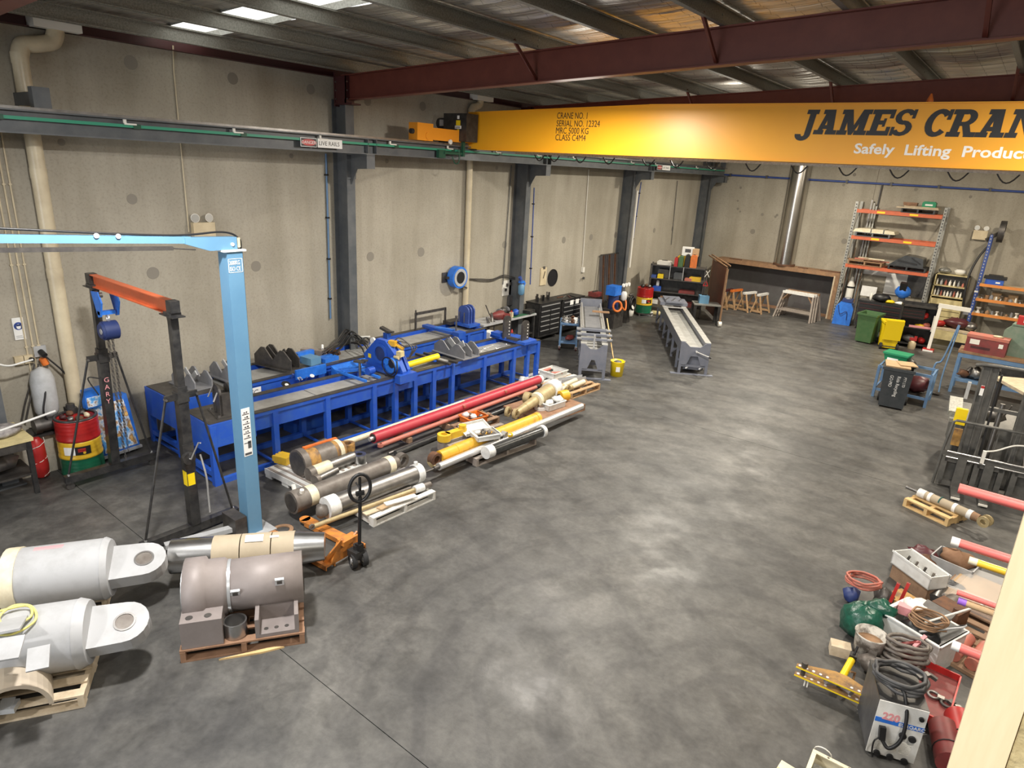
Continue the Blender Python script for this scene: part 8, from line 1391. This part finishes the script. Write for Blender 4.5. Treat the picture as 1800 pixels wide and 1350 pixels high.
# chromed and brick-red cylinders on a board
q = F(1662, 1140, .05); rzk = math.radians(-18)
solo('ply_board', MB().cb((0, 0, .02), (1.1, .75, .04)), 'old_wood', 'brown board under the short cylinders at the right of the heap', 'board', (q.x+.28, q.y+.12, 0), rzk)
for k, (dx, r, mt, lb) in enumerate(((-.05, .05, 'chrome', 'short chromed cylinder, leftmost on the brown board'), (.13, .07, 'salmon', 'short brick red cylinder next to the chromed one'), (.3, .07, 'salmon', 'short brick red cylinder, third on the brown board'), (.46, .06, 'dull_steel', 'short grey cylinder near the cream jamb on the brown board'))):
    t = thing('short_cylinder', lb, 'cylinder', (q.x+dx, q.y+.1-dx*.2, .041), rzk+.1); part('barrel', MB().cyl((0, -.25, r), (0, .22, r), r, n=16), mt, t); part('collar', MB().cyl((0, .22, r), (0, .27, r), r*.7, n=14), 'dull_steel', t)
# wrapped pallet
q = F(1715, 1065, .1); t = thing('wrapped_pallet', 'timber load under clear plastic film beside the bar ends', 'load', (q.x+.1, q.y+.2, 0), math.radians(-12)); part('timber_base', MB().box(-.45, .45, -.4, .5, 0, .12), 'old_wood', t); part('board_layer', MB().box(-.4, .4, -.35, .45, .12, .16), 'carton', t); part('film', MB().prism([(-.46, .1), (.46, .1), (.4, .2), (.1, .24), (-.3, .21)], .92, (0, .51, 0)).bar((-.4, -.3, .24), (.4, -.2, .25), .02), 'film', t)
# red rolls bottom right
q = F(1655, 1310, .1)
for k in range(2): t = thing('red_roll', ('upper', 'lower')[k]+' red rolled sheet tied with black cord at the bottom right', 'roll', (q.x+.12-.1*k, q.y+.22-.24*k, 0), .35); part('roll', MB().cyl((0, -.2, .12), (.05, .25, .12), .12, n=18), 'toolbox_red' if k else 'red', t); part('cord', MB().torus((.02, -.05, .12), (.1, 1, 0), .124, .006, 18, 5), 'black', t)
# cream cabinet at the bottom edge
A, Bq = F(1430, 1318, .3), F(1497, 1352, .3); rzb = math.atan2(Bq.y-A.y, Bq.x-A.x); Lb = (Bq-A).length+.12
t = thing('cream_cabinet', 'open cream metal cabinet lying on its back at the bottom photo edge', 'cabinet', (A.x, A.y, 0), rzb)
part('shell', MB().box(0, Lb, -.012, 0, 0, .3).box(0, .012, -.5, 0, 0, .3).box(Lb-.012, Lb, -.5, 0, 0, .3).box(0, Lb, -.5, -.488, 0, .3).box(0, Lb, -.5, 0, 0, .012), 'ivory', t); part('front_flange', MB().box(-.004, Lb, -.03, .004, .3, .306).box(-.004, .03, -.5, 0, .3, .305), 'ivory', t); part('inner_plate', MB().box(.03, Lb-.03, -.48, -.03, .2, .204), 'galv', t)
for x in (.12, .28): part('screw', MB().cyl((x, -.013, .306), (x, -.013, .309), .009, n=8), 'dark_steel', t)
q = F(1384, 1338, .3); t = thing('cream_sheet', 'cream metal sheet box left of the open cream cabinet', 'sheet', (q.x-.02, q.y-.02, 0), rzb-.1); part('panel', MB().box(-.02, .3, -.16, .0, 0, .3), 'ivory', t); part('seam', MB().box(-.02, .3, -.1, -.09, .3, .302), 'pale_yellow', t)
q = F(1455, 1318, .05); solo('wire_loop', MB().torus((0, 0, .1), (0, 1, .3), .07, .006, 14, 5), 'tape', 'pale wire loop behind the cream cabinet', 'wire', (q.x-.02, q.y-.12, .0))

q = F(1672, 1108, 0); pallet('brown timber pallet under the right side of the heap', (q.x-.35, q.y-.35, 0), (q.x+.75, q.y-.6, 0), 1.1, 'old_wood', 6, h=.1)
for k, (px, py, z, d, mt, lb) in enumerate(((1545, 1075, 0, (.12, .1, .14), 'dark_steel', 'dark oily lump between the green bag and the rusty yellow box'), (1612, 1128, 0, (.1, .12, .1), 'black', 'black lump at the right foot of the large white crate'), (1565, 1180, 0, (.1, .08, .09), 'worn_grey', 'grey lump before the left corner of the large white crate'), (1625, 1005, 0, (.12, .1, .1), 'rust', 'rusty lump behind the white rectangular crate'), (1668, 1052, 0, (.14, .1, .1), 'dark_grey', 'dark grey lump below the grey-blue crate'))):
    q = F(px, py, z); lump('metal_lump', lb, 'part', (q.x, q.y+.08, 0), d, mt, 300+k, 9, .25)
